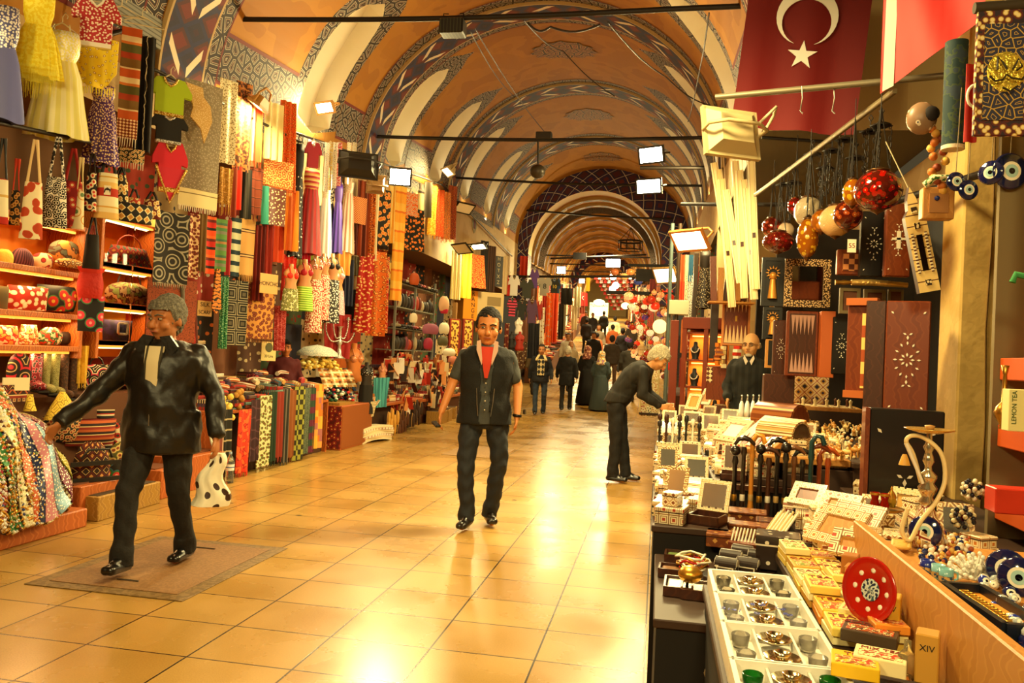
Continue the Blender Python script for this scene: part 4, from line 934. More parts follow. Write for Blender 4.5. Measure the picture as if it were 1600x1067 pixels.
SPEC=[((341,124,369,256),F('f4ecc8','c89848','5a8a7a',30,a=.16,b=.3),'cream scarf with small gold sprigs and a teal top edge',2,.01,0,0),
((367,128,393,268),F('4a2a18','8a4a28','c07a38',18,'noise',.45,.55),'dark brown tapestry shawl next to the cream scarf',2,.012,0,0),
((391,150,412,262),M('e2501c',.75,pat='sx',stops=[(0,'e2501c'),(.4,'f2a040'),(.5,'f8d890'),(.6,'c02818')],sc=9),'orange and red striped scarf hanging under the small spotlight',2,.02,0,.06),
((411,160,441,250),M('f8e090',.7,pat='sx',stops=[(0,'fff0b0'),(.5,'f0c860'),(.6,'fff4c8')],sc=12),'glowing cream and gold scarf with lettering like pattern',3,.02,0,0),
((437,158,462,300),F('e8641c','c03c14','f0a040',30),'orange paisley scarf gathered at the top',3,.03,.2,0),
((411,250,458,304),F('ee7a26','b83c12','f8c070',12,'rings',.4,.7),'orange shawl with large round flowers and brown fringe',1,.01,0,.09),
((342,262,363,338),F('c08a34','8a5a20','e0b060',30,'noise',.4,.5),'golden ochre scarf with long fringe',2,.015,0,.12),
((361,262,370,340),M('8a3418',.8),'narrow rust brown scarf beside the golden ochre one',1,.01,0,0),
((368,260,377,328),M('ee3418',.7),'bright vermilion scarf between rust brown and black scarves',1,.012,0,0),
((375,264,392,342),M('2a2620',.8,pat='sx',stops=[(0,'1c1a16'),(.6,'4a453a')],sc=22),'black and grey shot scarf',2,.02,0,0),
((390,262,411,346),M('6a2c16',.8,pat='sy',stops=[(0,'7c3418'),(.8,'3c1a0e'),(.88,'8a4020')],sc=10),'dark red brown scarf with thin cross stripes',2,.015,0,.07),
((407,290,419,350),M('3a9a86',.7),'short teal scarf peeping out between the brown ones',1,.02,0,0),
((414,294,446,352),seq('5a2412','e8b878','f8e0b0',26,.16,.22),'dark brown square scarf with beads in rows',1,.006,0,0),
((443,296,464,392),M('f08a20',.6,pat='sx',stops=[(0,'f6a030'),(.5,'d8661a')],sc=16),'long plain orange satin scarf',2,.03,.1,0),
((295,334,310,434),F('e0c090','8a2a1a','5a3020',22),'cream scarf with dark red flowers, first of the lower row',1,.01,0,0),
((309,334,323,432),M('7a5a2c',.8),'plain olive brown scarf of the lower row',2,.015,0,.05),
((321,338,336,428),M('1f1a18',.8,pat='sy',stops=[(0,'e8501c'),(.28,'1f1a18'),(.42,'c8281c'),(.7,'6a1f1a'),(.85,'ee6a28')],sc=5.2),'scarf with red, orange and black blocks',1,.008,0,0),
((333,342,354,424),M('4f7a3c',.8,pat='sy',stops=[(0,'5a8a44'),(.3,'7a7a68'),(.5,'4c8048'),(.7,'a87a4a'),(.85,'3f6a50')],sc=6),'green, grey and brown striped scarf',1,.008,0,0),
((352,344,361,430),M('a8242a',.8),'narrow crimson scarf between two striped ones',1,.01,0,0),
((360,340,376,432),M('1c3040',.8,pat='sy',stops=[(0,'16303c'),(.4,'c9cba8')],sc=8.5),'navy and cream cross striped scarf',1,.008,0,0),
((374,334,398,440),M('d8a45c',.8,pat='sy',stops=[(0,'d8a45c'),(.7,'4a1c10'),(.74,'e4b878'),(.8,'2a1410'),(.84,'d8a45c')],sc=3.6),'tan plaid scarf with dark cross lines',1,.008,0,.07),
((396,352,414,470),M('7a1c14',.8,pat='sx',stops=[(0,'8a2418'),(.5,'5c120e')],sc=16),'long maroon scarf of the lower row',3,.02,0,0),
((412,352,428,455),M('9c2418',.8,pat='sx',stops=[(0,'a82c1c'),(.5,'6c160e')],sc=18),'brick red scarf right of the long maroon one',2,.02,0,0),
((427,350,444,410),M('e05020',.7),'orange red scarf right of the brick red one',2,.02,0,0),
((344,432,356,545),seq('2f7a50','a8e0a0','e8ffd0',70,.12,.2),'long glittering emerald scarf hanging to the table',2,.02,0,0),
((354,438,386,540),M('16120e',.8,pat='sq',stops=[(0,'5a5240'),(.25,'14110d'),(.45,'968c70'),(.58,'14110d'),(.8,'a89c7c'),(.9,'14110d')],sc=6.2),'black shawl with nested pale squares',1,.008,0,0),
((384,440,429,536),F('c88a3c','6a2a12','8a3c18',14,'flo',.2,.42,dist=.6),'ochre shawl with brown paisley pattern',1,.01,0,.05),
((428,478,447,548),M('c8403c',.8,pat='noise',stops=[(0,'a82c2c'),(.5,'e0807a'),(.6,'b03430')],sc=40),'coral scarf with pale scribble pattern',3,.02,-.2,0),
((240,332,294,452),M('1c1812',.8,pat='rings',stops=[(0,'221c15'),(.32,'9a927c'),(.5,'221c15'),(.74,'a89f86'),(.86,'221c15')],sc=5.5),'black shawl covered in pale concentric rings',1,.012,0,.05),
]
for sp,mt,lb,fo,am,fl,fg in SPEC:
    near=sp[0]>230 and sp[3]>425 and sp[0]>340
    scarf(sp,mt,lb,fo,am,fl,0,fg,X=-4.55 if near else (-4.42 if sp[1]<300 else -4.5),yaw=62,group=None)
t=tag(MB().cbox((0,0,0),(.5,.02,.62)).ob('woven_hanging',F('8a3a18','a84c22','6a2a10',40,'noise',.4,.5),None,px(268,485,-4.75),math.radians(60)),'rust brown woven panel hanging below the ringed shawl','hanging')
for i,(u,c,l) in enumerate(((286,'6a6458','tall grey rolled cloth beside the rust brown panel'),(294,'1a1612','black rolled cloth beside the grey roll'),(300,'a8261c','narrow red rolled cloth standing by the folded pashminas'),(304,'5a2418','dark brown rolled cloth, rightmost of the standing rolls'))):
    a_=px(u-2,447,-4.7);b_=px(u+2,545,-4.7);tag(MB().tube([tuple(a_),tuple(b_)],.026,8).ob('cloth_roll',M(c,.85)),l,'cloth roll')
# tie bundle
cx,cy,z0,w,h,a=fr(331,420,347,490,X=-4.5,yaw=60);t=E('necktie_bundle',(cx,cy,z0),a,'orange tie with black diagonal stripes hanging above the folded pashminas','tie')
MB().prism([(-.02,h),(-w*.45,.12*h),(0,0),(w*.45,.12*h),(.02,h)],-.012,.012,0).ob('cloth',M('d8802c',.7,pat='sy',stops=[(0,'d8802c'),(.7,'1a1410')],sc=26,dist=2.),t)
# dresses
def G(*a,**k): return gown(*a,**k)
G((453,222,476,402),M('12100e',.6),seq('15120f','f4ead8','ffffff',14,.1,.14),'black gown with strings of silver beads',X=-4.45,lob=.08)
G((466,262,504,398),M('b01c28',.5,pat='sy',stops=[(0,'d8a050'),(.25,'b01c28'),(.7,'e8c080')],sc=16),M('a8141c',.45,sheen=.3,pat='sx',stops=[(0,'c01c24'),(.5,'8f0f18')],sc=12),'wine red satin gown with a gold banded bodice',X=-4.45,bod=.25,nl=12)
tee((476,222,502,262),M('a01830',.6),'small crimson halter top above the wine red gown',X=-4.4,sl=.1)
G((490,290,517,398),M('bcd8d8',.5),M('7ab8c8',.45),'pale turquoise satin gown half hidden by the red one',X=-4.6,nl=10)
G((498,236,521,402),seq('e8e4d8','ffffff','c8b890'),M('f4f0f0',.5,pat='sx',stops=[(0,'ffffff'),(.5,'dcdce4')],sc=12),'long white satin gown',X=-4.5,nl=10,bod=.45)
G((509,250,525,388),seq('14120f','e0d8c0','ffffff',30),M('221c34',.5),'black and navy gown with silver beads beside the white one',X=-4.6,bod=.5)
G((518,285,537,396),M('4a2a90',.5),M('4a2c98',.45,pat='sx',stops=[(0,'5a38b0'),(.5,'38207a')],sc=14),'violet satin gown between the black and the plum one',X=-4.5,nl=9)
G((529,270,545,392),seq('7a1830','f0d0c0','ffffff'),M('7c1a34',.5),'dark plum gown between the violet and the rose one',X=-4.6)
G((532,262,556,396),seq('f0e0d0','ffffff','d8a880'),M('f4d8c8',.5,pat='sx',stops=[(0,'fff4ec'),(.5,'e0a890')],sc=14),'white and rose satin gown at the end of the dress row',X=-4.5,nl=10,bod=.3)
for i,(u,c,l) in enumerate(((506,'d8d0c0','silver'),(512,'c8a860','gold'),(519,'e8e0d8','white'),(526,'a8484a','red'),(541,'e8dcc0','cream'),(549,'c0b090','beige'))):
    scarf((u,222,u+7,300-i*3),seq(c,'ffffff','6a5a4a',40,.2,.3),'narrow %s beaded strip hanging over the satin gowns'%l,1,.01,X=-4.35,yaw=50,name='beaded_belt',cat='belt')
# mannequin torsos with hip scarves
SKM=M('c98a54',.45)
def torso_mb(k=1,neck=1):
    mb=MB();loft(mb,[((0,0,0),.15*k,.11*k,0),((0,0,.1*k),.155*k,.112*k,0),((0,0,.24*k),.115*k,.09*k,0),((0,-.005,.38*k),.15*k,.105*k,0),((0,0,.46*k),.17*k,.095*k,0),((0,.005,.53*k),.12*k,.075*k,0),((0,.01,.57*k),.05*k,.05*k,0),((0,.01,.66*k),.045*k,.045*k,0)],16)
    for s in (-1,1): mb.sph((s*.065*k,-.07*k,.4*k),.058*k,10,0)
    return mb
def mannequin(spec,skc,lab,skirt=None,bra=None,mat=SKM,X=-4.4,yaw=55,veil=None,Y=None,skh=.45,neck=1):
    cx,cy,z0,w,h,a=fr(*spec,X=X if Y is None else None,Y=Y,yaw=yaw);t=E('mannequin_torso',(cx,cy,z0),a,lab,'mannequin')
    k=h*(1-(skh if skirt else 0)*.75)/.66;zb=h-.66*k
    o=torso_mb(k).ob('torso',mat,t,(0,0,zb))
    if bra:
        mb=MB()
        for s in (-1,1): mb.sph((s*.065*k,-.076*k,zb+.4*k),.066*k,10)
        mb.lathe([(.152*k,zb+.35*k),(.158*k,zb+.38*k),(.156*k,zb+.4*k)],n=16,sy=.68)
        for s in (-1,1): mb.tube([(s*.08*k,-.12*k,zb+.45*k),(s*.07*k,-.05*k,zb+.57*k),(s*.03*k,.05*k,zb+.6*k)],.008,5)
        mb.ob('bra',bra,t)
    if skirt:
        MB().lathe([(.2*k,0),(.19*k,h*.15),(.165*k,zb+.06*k),(.16*k,zb+.13*k)],n=26,sy=.75,lob=.05,nl=8).ob('hip_scarf',skirt,t)
    return t
mannequin((440,412,468,486),0,'mannequin torso with a scarlet feathered top and an olive fringed hip scarf',F('8a8a48','1f1c14','d8d8a0',20,'noise',.42,.5),M('e0301c',.8,bump=1,bs=40))
mannequin((462,405,489,486),0,'mannequin torso with a red halter and a lime green fringed hip scarf',F('9ad028','d8f080','6a9a1a',24,'sy',.4,.7),M('b01c2c',.7))
mannequin((483,398,500,520),0,'mannequin torso in a red and gold sequinned outfit, left one of two',seq('b03828','f0c8a8','f8e8d0',45),seq('a83428','f0c8a8','ffffff',45),skh=.8)
mannequin((496,396,513,500),0,'mannequin torso in a scarlet and gold sequinned outfit, right one of two',seq('c83424','f0b898','f8e8d0',45),seq('c83a28','f0c8a8','ffffff',45),skh=.8)
mannequin((508,396,527,505),0,'mannequin torso in a black and silver outfit',seq('1c1814','d0c8b0','ffffff',30,.2,.3),M('141210',.6),skh=.7)
mannequin((516,410,534,492),0,'mannequin torso with an orange skin tone and a pink hip scarf',seq('d88a98','6a3a3a','f8d8d8',50),seq('e8a8b0','ffffff','c05a6a'),mat=M('d88848',.45))
mannequin((548,400,562,500),0,'pale mannequin torso behind the blue satin scarf',M('1a1612',.7),M('d8a060',.6),mat=M('e4c088',.4),X=-4.7)
for (u0,v0,u1,v1,c,l) in ((440,398,462,470,'e0301c','scarlet feather boa hanging over the olive hip scarf'),(458,405,474,450,'b8b060','olive gold veil draped between the mannequins'),(470,395,484,450,'c81830','crimson ribbon scarf hanging between the mannequins'),(478,398,490,440,'a8d068','pale green veil draped beside the crimson ribbon'),(525,392,550,430,'e8a850','golden satin cap shaped scarf beside the black mannequin'),(533,405,552,478,'18203c','navy satin scarf with a silver edge hanging beside the pink hip scarf'),(546,400,560,430,'5a5038','olive grey cloth folded above the pale mannequin'),(540,430,556,520,'9c1c1c','plain dark red curtain behind the navy scarf'),(505,490,548,560,'a81c1c','wide dark red curtain behind the necklace display')):
    scarf((u0,v0,u1,v1),M(c,.6,bump=.8 if 'feather' in l else 0,bs=50),l,3,.03,X=-4.5 if 'curtain' not in l else -4.75,yaw=58,flare=-.1)
# silver candelabrum in front of the red curtain
cx,cy,z0,w,h,a=fr(508,492,554,560,X=-4.7,yaw=58);t=E('candelabrum',(cx,cy,z0),a,'silver five armed candelabrum standing in front of the dark red curtain','candelabrum')
MB().lathe([(.001,0),(w*.2,0),(w*.08,.04),(w*.04,h*.3),(w*.09,h*.36),(w*.04,h*.42),(w*.05,h*.7),(w*.1,h*.74)],n=14).ob('stem',SILT,t)
for q in (.24,.48):
    for s_ in (-1,1):
        zz=h*(.42 if q>.3 else .5);MB().stube([(0,-.01,zz),(s_*w*q*.6,-.01,zz-.02),(s_*w*q,-.01,zz+h*.2),(s_*w*q,-.01,h*.9)],.011,6).ob('arm',SILT,t);MB().lathe([(.001,0),(.04,.012),(.042,.02),(.02,.03),(.018,.05)],n=12).ob('cup',SILT,t,(s_*w*q,-.01,h*.88))
# tall robes and bright scarves farther along
SP2=[((558,395,583,520),F('b01c14','f0c070','f8e0a0',14,'flo',.13,.26,dist=.5),'tall dark red robe embroidered with gold swirls',2,.04,.1),
((572,392,600,525),F('d86a1c','8a3a10','f4b050',12,'flo',.2,.35,dist=.5),'tall orange robe with brown and gold bands',2,.04,.1),
((590,400,606,520),F('c82c18','f0b060','8a1810',16),'red robe with orange flowers at the end of the robe row',2,.03,0),
((551,308,573,350),M('e8a050',.7,pat='check',stops=[(0,'e8a858'),(.5,'a8281c')],sc=60),'orange and red checked kerchief',1,.01,0),
((556,282,577,400),M('8a3418',.7,pat='sx',stops=[(0,'9c4420'),(.5,'5a1c10')],sc=20),'brown scarf bundle hanging in front of the robes',3,.03,0),
((570,280,586,400),F('d87828','8a3014','f0b060',18),'orange and brown patterned long scarf',3,.03,0),
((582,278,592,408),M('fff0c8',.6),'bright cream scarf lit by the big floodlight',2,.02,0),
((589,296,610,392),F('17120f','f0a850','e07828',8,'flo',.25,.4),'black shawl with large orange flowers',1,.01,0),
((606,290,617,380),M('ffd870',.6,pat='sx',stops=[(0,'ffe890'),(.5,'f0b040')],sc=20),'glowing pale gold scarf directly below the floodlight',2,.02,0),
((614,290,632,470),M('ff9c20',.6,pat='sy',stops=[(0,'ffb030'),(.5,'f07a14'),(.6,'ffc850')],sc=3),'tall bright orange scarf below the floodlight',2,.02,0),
((622,300,652,336),F('e8682c','f8d0a0','a83018',20),'coral striped scarf hanging behind the floodlight',2,.02,0),
((632,326,662,392),F('15110e','f09030','e06a20',10,'flo',.16,.3),'black caftan with orange trim',2,.02,.3),
((645,380,664,392),M('ee7a2c',.7),'orange fringed cloth end below the black caftan',1,.01,0),
((671,290,683,374),M('ffc838',.6,pat='noise',stops=[(0,'ffd850'),(.5,'f0a020')],sc=40),'golden yellow shawl of the bright group by the second lamp',2,.03,0),
((680,296,694,376),F('ee5c1c','c83c10','f8a040',26),'vivid orange shawl of the bright group by the second lamp',2,.03,0),
((691,300,704,380),F('e88838','a8481c','f8c070',30),'pale orange shawl with brown dots beside the vivid orange one',2,.03,0),
((700,290,714,380),F('a8461c','6a2410','d87830',20),'rust shawl at the right end of the bright group',2,.03,0),
((662,284,674,340),M('5a5040',.85),'grey brown hanging cloth behind the bright group',1,.02,0),
((705,392,722,468),F('f0e090','c8a030','fff8d0',24,'sx',.3,.6),'pale yellow curtain scarf with lettering like stripes',3,.02,0),
((718,384,736,466),M('fbd020',.6,pat='sx',stops=[(0,'ffe040'),(.5,'e8a818')],sc=16),'strong yellow gathered scarf next to the boxed heater',3,.03,0),
((734,398,757,450),F('ee7020','f8a850','c83810',10,'rings',.4,.7),'orange patterned dress hanging above the boxed heater',3,.04,.3),
((750,376,762,452),M('1f1a16',.8),'dark grey trousers hanging beside the orange dress',2,.02,0),
((760,384,774,456),M('4a3022',.85,pat='sx',stops=[(0,'5a3a28'),(.5,'2a1a12')],sc=20),'brown striped coat beside the black lettered hanging',2,.02,0),
]
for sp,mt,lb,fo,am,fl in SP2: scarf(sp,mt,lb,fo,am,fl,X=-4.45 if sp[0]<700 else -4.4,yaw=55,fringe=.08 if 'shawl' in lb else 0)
# ================================================================ left side: bags, lit case, tables
IVO='f2e2b8'
def T1(*a,**k): return bag(*a,**k)
T1((-12,216,17,350),M('f0e4c0',.8,pat='sy',stops=[(0,'b8281c'),(.16,'f0e4c0'),(.6,'d8b060'),(.66,'f0e4c0')],sc=3.4),'cream cloth bag with a red base hanging at the far left edge',BLACKM,X=-4.35,yaw=35)
T1((16,248,34,352),F('1c1814','d8a050','8a5020',20),'narrow black embroidered bag between two cream bags',M('c83a20',.8),X=-4.4,yaw=35)
T1((33,218,71,374),M(IVO,.8,pat='flo',stops=[(0,'b8401c'),(.3,'c84a20'),(.36,IVO)],sc=11,dist=.6),'large cream tote bag with rust red leaves',M('e8c890',.8),X=-4.3,yaw=35,strap=.75,d=.14)
T1((67,214,109,356),M('e8e0cc',.8,pat='flo',stops=[(0,'17120f'),(.24,'e8e0cc'),(.38,'17120f'),(.6,'e8e0cc')],sc=30),'tote bag with a black and white rose pattern',BWR,X=-4.35,yaw=35,strap=.8,d=.14)
T1((92,232,133,356),REDP,'dark red tote bag with cream eye shaped motifs',M('a01c18',.8),X=-4.42,yaw=35,strap=.7,d=.12,kind='sack')
T1((116,246,134,358),M(IVO,.8,pat='flo',stops=[(0,'6a8a5a'),(.15,IVO),(.3,'d89a40'),(.36,IVO)],sc=9),'slim cream bag with little suns beside the dark red tote',M('d8c08a',.8),X=-4.36,yaw=35,strap=.9)
T1((133,240,153,330),F('17120f','e8d8b0','c83020',14),'black tote with red and cream leaf embroidery and a cream border',M('2a1a14',.8),X=-4.4,yaw=35,strap=.5)
T1((149,228,189,342),M('f0e0b0',.8,pat='sy',stops=[(0,'e8c070'),(.2,'f0e0b0'),(.35,'d8a84a'),(.4,'f4e8c0'),(.72,'b8301c')],sc=4.2),'cream tote bag with a camel patch and a red top',M('1c1612',.8),X=-4.35,yaw=35,strap=.6,kind='trap',d=.12,extra=lambda t,w,h:(MB().cbox((.0,-.058,h*.6),(w*.26,.012,h*.2),0).ob('patch',M('f6ecd0',.8),t),MB().prism([(-.025,h*.54),(-.02,h*.62),(0,h*.66),(.02,h*.62),(.026,h*.67),(.02,h*.54),(.012,h*.6),(-.012,h*.6),(-.018,h*.54)],-.068,-.062,0).ob('camel_print',M('2a1810',.8),t)))
KIL=M('3a1a14',.85,pat='dia',stops=[(0,'d8b070'),(.18,'8a2418'),(.4,'1c1412'),(.6,'c87838'),(.7,'2a1814')],sc=14)
for i,(u0,v0,u1,v1,l,c) in enumerate(((176,262,203,335,'black embroidered shoulder bag behind the camel tote','17120f'),(196,296,222,342,'round cornered bag with two cream flower medallions','c84020'),(221,300,253,342,'flat clutch bag with diamonds on dark red and cream','6a1c14'),(176,262,200,300,'small black pouch with yellow flowers high above the clutch row','1a1512'))):
    T1((u0,v0,u1,v1),F(c,'f0dca0','d89a40',16),l,BLACKM,X=-4.5,yaw=40,strap=.4,d=.07)
T1((180,318,240,348),F('17120f','e8d8a0','c89040',9,'dia',.3,.45),'long black clutch with cream diamonds, lowest of the hanging bags',BLACKM,X=-4.42,yaw=60,hk='none',strap=0,kind='rect')
T1((130,340,158,420),M('1c1712',.7),'plain black bag hanging above the red pouch',BLACKM,X=-4.6,yaw=40,strap=.5)
# lit display case
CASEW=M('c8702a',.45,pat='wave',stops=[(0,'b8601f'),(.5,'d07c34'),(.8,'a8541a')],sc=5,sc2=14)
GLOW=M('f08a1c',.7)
def case(u0,u1,vt,vb,shelves,label,X=-4.95,depth=.4):
    L_=px(u0,450,X)[1];R_=px(u1,450,X)[1];zt=px((u0+u1)/2,vt,X)[2];zb=px((u0+u1)/2,vb,X)[2]
    t=E('display_case',(X-depth/2,(L_+R_)/2,zb),PI/2,label,'display case');w=R_-L_;h=zt-zb;d=depth
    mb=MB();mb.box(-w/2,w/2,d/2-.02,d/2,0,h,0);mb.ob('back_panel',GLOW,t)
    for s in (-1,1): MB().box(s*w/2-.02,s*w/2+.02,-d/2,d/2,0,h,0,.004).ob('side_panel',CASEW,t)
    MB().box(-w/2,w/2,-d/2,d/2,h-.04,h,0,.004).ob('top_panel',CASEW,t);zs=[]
    for v in shelves:
        z=px((u0+u1)/2,v,X)[2]-zb;zs.append(z);MB().box(-w/2+.02,w/2-.02,-d/2,d/2,z-.045,z,0,.004).ob('shelf',CASEW,t)
    for z in zs+[h]:
        if z-.07>0:
            MB().box(-w/2+.06,w/2-.06,-d/2+.06,-d/2+.085,z-.066,z-.046,0).ob('strip_light',M('ffe0a0',.5,emit=2.5,ecol='ff9a30'),t)
            l=light('AREA',(0,0,0),9,(1,.62,.24),w*.8,sy=.04,name='case_light');l.parent=t;l.location=(0,-d/2+.1,z-.07);l.rotation_euler=(-.35,0,0)
    return t,w,h,zs,zb
case(-12,131,338,560,(417,487,540),'wooden display case with glowing orange shelves full of bags at the far left')
t,w,h,zs,zb=case(157,249,338,560,(415,476,533),'narrower lit display case of handbags behind the man in leather')
MB().box(-w/2+.02,-.01,-.2,-.194,0,h-.06).ob('glass_pane',M('ffffff',.02,trans=1,ior=1.1),t);MB().box(.01,w/2-.02,-.2,-.194,0,h-.06).ob('glass_pane',M('ffffff',.02,trans=1,ior=1.1),t)
tag(MB().cbox((0,0,0),(.36,.012,.1),0,.003).ob('label_plate',M('e8c060',.35,.5),None,px(226,343,-4.93),PI/2),'yellow metal plate at the top of the narrower lit case','plate')
def CB(spec,mat,l,kind='half',hk='none',strap=.3,hm=None,d=.14,X=-5.08,**k): return bag(spec,mat,l,hm,kind,strap,d,X=X,yaw=75,name='handbag',hk=hk,**k)
CB((-8,378,22,416),M('f0d050',.7,bump=.5,bs=40),'mustard yellow bag on the top shelf of the left case','round')
CB((14,376,55,416),F('6a3440','8a5058','4a2430',30,'sx',.5,.8),'mauve half round purse with beads on the top shelf',)
CB((50,386,84,417),M('f0dca8',.7,pat='flo',stops=[(0,'b8281c'),(.2,'6a3a1c'),(.26,'f0dca8')],sc=12),'cream round purse with red flowers on the top shelf','round')
CB((76,362,130,410),M('b8601c',.7,pat='noise',stops=[(0,'d08030'),(.45,'5a3418'),(.55,'6a6a50')],sc=10),'big brown patchwork bag at the right of the top shelf','round')
CB((86,398,130,418),F('c89850','6a2a18','f0d8a0',20),'small floral pouch in front of the brown patchwork bag','round',X=-5.0)
CB((12,432,76,484),F('b82a14','f0e0b0','f8f0d0',12,'flo',.2,.34),'red bag with white blossoms lying on the middle shelf','rect')
CB((58,430,124,486),M('2a2a1c',.7,pat='flo',stops=[(0,'e8c040'),(.12,'c82a18'),(.34,'4a6a2a'),(.42,'1c1a14')],sc=8),'dark green bag with large red flowers on the middle shelf','rect')
CB((-10,430,14,486),M('5a4a20',.7),'olive bag cut by the frame on the middle shelf','rect')
CB((-6,496,32,538),F('e8a040','c83018','f0e0b0',10,'noise',.4,.55),'orange and cream patchwork bag at the left of the lowest shelf','trap')
CB((28,494,62,538),F('f0c870','b85018','fff0c0',16,'noise',.42,.56),'glossy cream and orange gathered bag on the lowest shelf','trap')
CB((60,500,98,538),F('f0e0b0','3a6a3a','c83a20',14,'noise',.4,.55),'white bag with green and red leaves on the lowest shelf','round')
CB((88,510,120,538),M('3a2418',.7),'dark brown clutch at the right of the lowest shelf','rect')
CB((163,366,240,414),M('8a2a1c',.75,pat='dia',stops=[(0,'d8a040'),(.2,'7a2018'),(.5,'b83820'),(.62,'3a4a3a')],sc=13),'kilim handbag with an arched handle behind glass','trap','arch',.42,M('8a3020',.5),d=.16)
CB((165,420,238,475),F('f0dca0','5a2418','8aa050',9,'noise',.4,.52),'cream floral purse with a dark metal frame behind glass','round','arch',.4,M('2a1a14',.4,.4))
o=CB((160,486,207,533),M('2a1c34',.75,pat='noise',stops=[(0,'33224a'),(.5,'241830')],sc=20),'dark purple handbag with a square cream buckle behind glass','rect')
MB().tube([(-.0+.05*a,-.075,.12+.05*b) for a,b in ((-.8,-1),(.8,-1),(1,-.8),(1,.8),(.8,1),(-.8,1),(-1,.8),(-1,-.8))],.012,6,closed=1).ob('buckle',CREAM,o)
for s,c,l in (((160,480,196,506),'f6c838','yellow card standing behind the purple handbag'),((184,488,206,510),'d8402c','red card leaning behind the purple handbag')):
    cx,cy,z0,w,h,a=fr(*s,X=-5.22,yaw=80);tag(MB().box(-w/2,w/2,-.004,.004,0,h,0).ob('card',M(c,.6),None,(cx,cy,z0),a),l,'card')
# bags hanging between the two cases
o=T1((122,352,164,466),M('c0281c',.7,bump=.8,bs=30),'bright red drawstring pouch on long straps between the cases',M('8a2418',.6),X=-4.75,yaw=45,strap=1.8,kind='sack',d=.14)
MB().lathe([(.06,0),(.09,.03),(.1,.06)],n=16,sy=.4,lob=.12,nl=9).ob('ruffle',M('d03020',.7),o,(0,0,.2))
o=T1((122,420,164,518),M('14110f',.75,pat='flo',stops=[(0,'f0a0a0'),(.1,'d83a50'),(.3,'3a7a4a'),(.38,'14110f')],sc=8.5),'black flat bag embroidered with pink flowers and green leaves',M('3a1a14',.6),X=-4.78,yaw=45,strap=.75,kind='rect',d=.05)
# plinth and boxes ---------------------------------------------------------
ORW=M('b8622a',.5,pat='wave',stops=[(0,'b05a24'),(.5,'c06c32'),(.85,'a85420')],sc=3,sc2=8)
for y0,y1,z,l in ((5.62,6.15,.27,'reddish board front of the plinth left of the crate'),(6.66,7.02,.26,'reddish board front of the plinth right of the crate'),(7.03,7.72,.33,'longest reddish board front at the foot of the left stall')):
    t=E('stall_plinth',(-4.85,(y0+y1)/2,0),PI/2,l,'plinth');w=y1-y0;MB().box(-w/2,w/2,-.5,.4,0,z,0,.006).ob('front_board',ORW,t);MB().box(-w/2+.02,w/2-.02,-.42,.38,z,z+.01).ob('top_board',M('6a3a1c',.6),t)
t=E('wooden_crate',(-4.42,6.1,0),PI/2+.03,'low plain wooden crate with a finger hole in front of the kilim bag','crate')
CW=M('a9803a',.6,pat='wave',stops=[(0,'a1782f'),(.5,'b38a44'),(.8,'987030')],sc=3,sc2=16)
MB().box(-.42,.42,-.17,.17,0,.19,0,.006).ob('crate_box',CW,t);MB().box(-.39,.39,-.14,.14,.188,.194).ob('crate_inside',M('3a2814',.8),t)
MB().cyl((.421,-.02,.12),(.426,-.02,.12),.022,n=10).ob('finger_hole',M('120c08',.9),t)
# stepped display behind the plinth
mb=MB();mb.box(-5.5,-4.95,4.0,7.72,0,.62);mb.box(-5.5,-5.15,4.0,7.72,.62,.9);tag(mb.ob('stepped_stand',M('5a3418',.7)),'dark stepped stand carrying the kilim bags below the lit cases','stand')
KM=[M('7a2018',.85,pat='dia',stops=[(0,'e0c080'),(.15,'7a2018'),(.42,'1c1614'),(.55,'b85a28'),(.72,'3a1814')],sc=9),M('2a1a14',.85,pat='dia',stops=[(0,'d89a50'),(.2,'5a1c14'),(.5,'1c1412'),(.62,'c8a060'),(.7,'2a1a14')],sc=12),F('4a2018','c8a468','8a3020',14,'sq',.3,.6),M('8a3a1c',.85,pat='sy',stops=[(0,'8a2a1c'),(.3,'e0c48a'),(.4,'2a1814'),(.7,'b85a28')],sc=14)]
def KB(spec,m,l,**k):
    kw=dict(kind='rect',hk='none',strap=0,d=.2,X=-4.75,yaw=60,name='kilim_bag');kw.update(k);return bag(spec,m,l,kw.pop('hm',None),**kw)
o=KB((112,690,172,782),KM[1],'dark kilim travel bag with two black straps above the crate',kind='round',X=-4.5,hk='none')
for z in (.17,.3): MB().box(-.2,.2,-.115,-.1,z,z+.035).ob('strap',BLACKM,o)
MB().tube([(-.12,-.1,.36),(-.08,-.13,.43),(.08,-.13,.43),(.12,-.1,.36)],.01,6).ob('handle',BLACKM,o)
KB((165,718,214,788),M('1f1c14',.8,pat='flo',stops=[(0,'f0a080'),(.12,'d83a34'),(.26,'3a7a3a'),(.36,'3a6a80'),(.42,'1f1c14')],sc=9),'black bag with red and green flowers beside the kilim travel bag',X=-4.45,kind='round')
KB((168,690,215,740),F('5a5a28','e0c070','8a3a20',12),'olive bag with yellow scroll pattern on top of the flowered one',X=-4.6,kind='round')
KB((176,660,205,702),F('e8d8b0','b83020','3a2a20',12),'small cream bag with red eyes shaped spots',X=-4.72)
KB((100,655,182,695),KM[3],'flat kilim cushion with cream and red stripes lying under his hand',X=-4.85)
KB((150,640,178,700),M('c8b890',.8,pat='sy',stops=[(0,'1a1512'),(.5,'d8c8a0'),(.8,'b83020')],sc=22),'stack like bag of black and cream bands',X=-4.92)
KB((66,650,128,690),F('17140f','c89a60','8a2418',18),'black pouch with rose embroidery in front of the yellow cloth cone',X=-4.95)
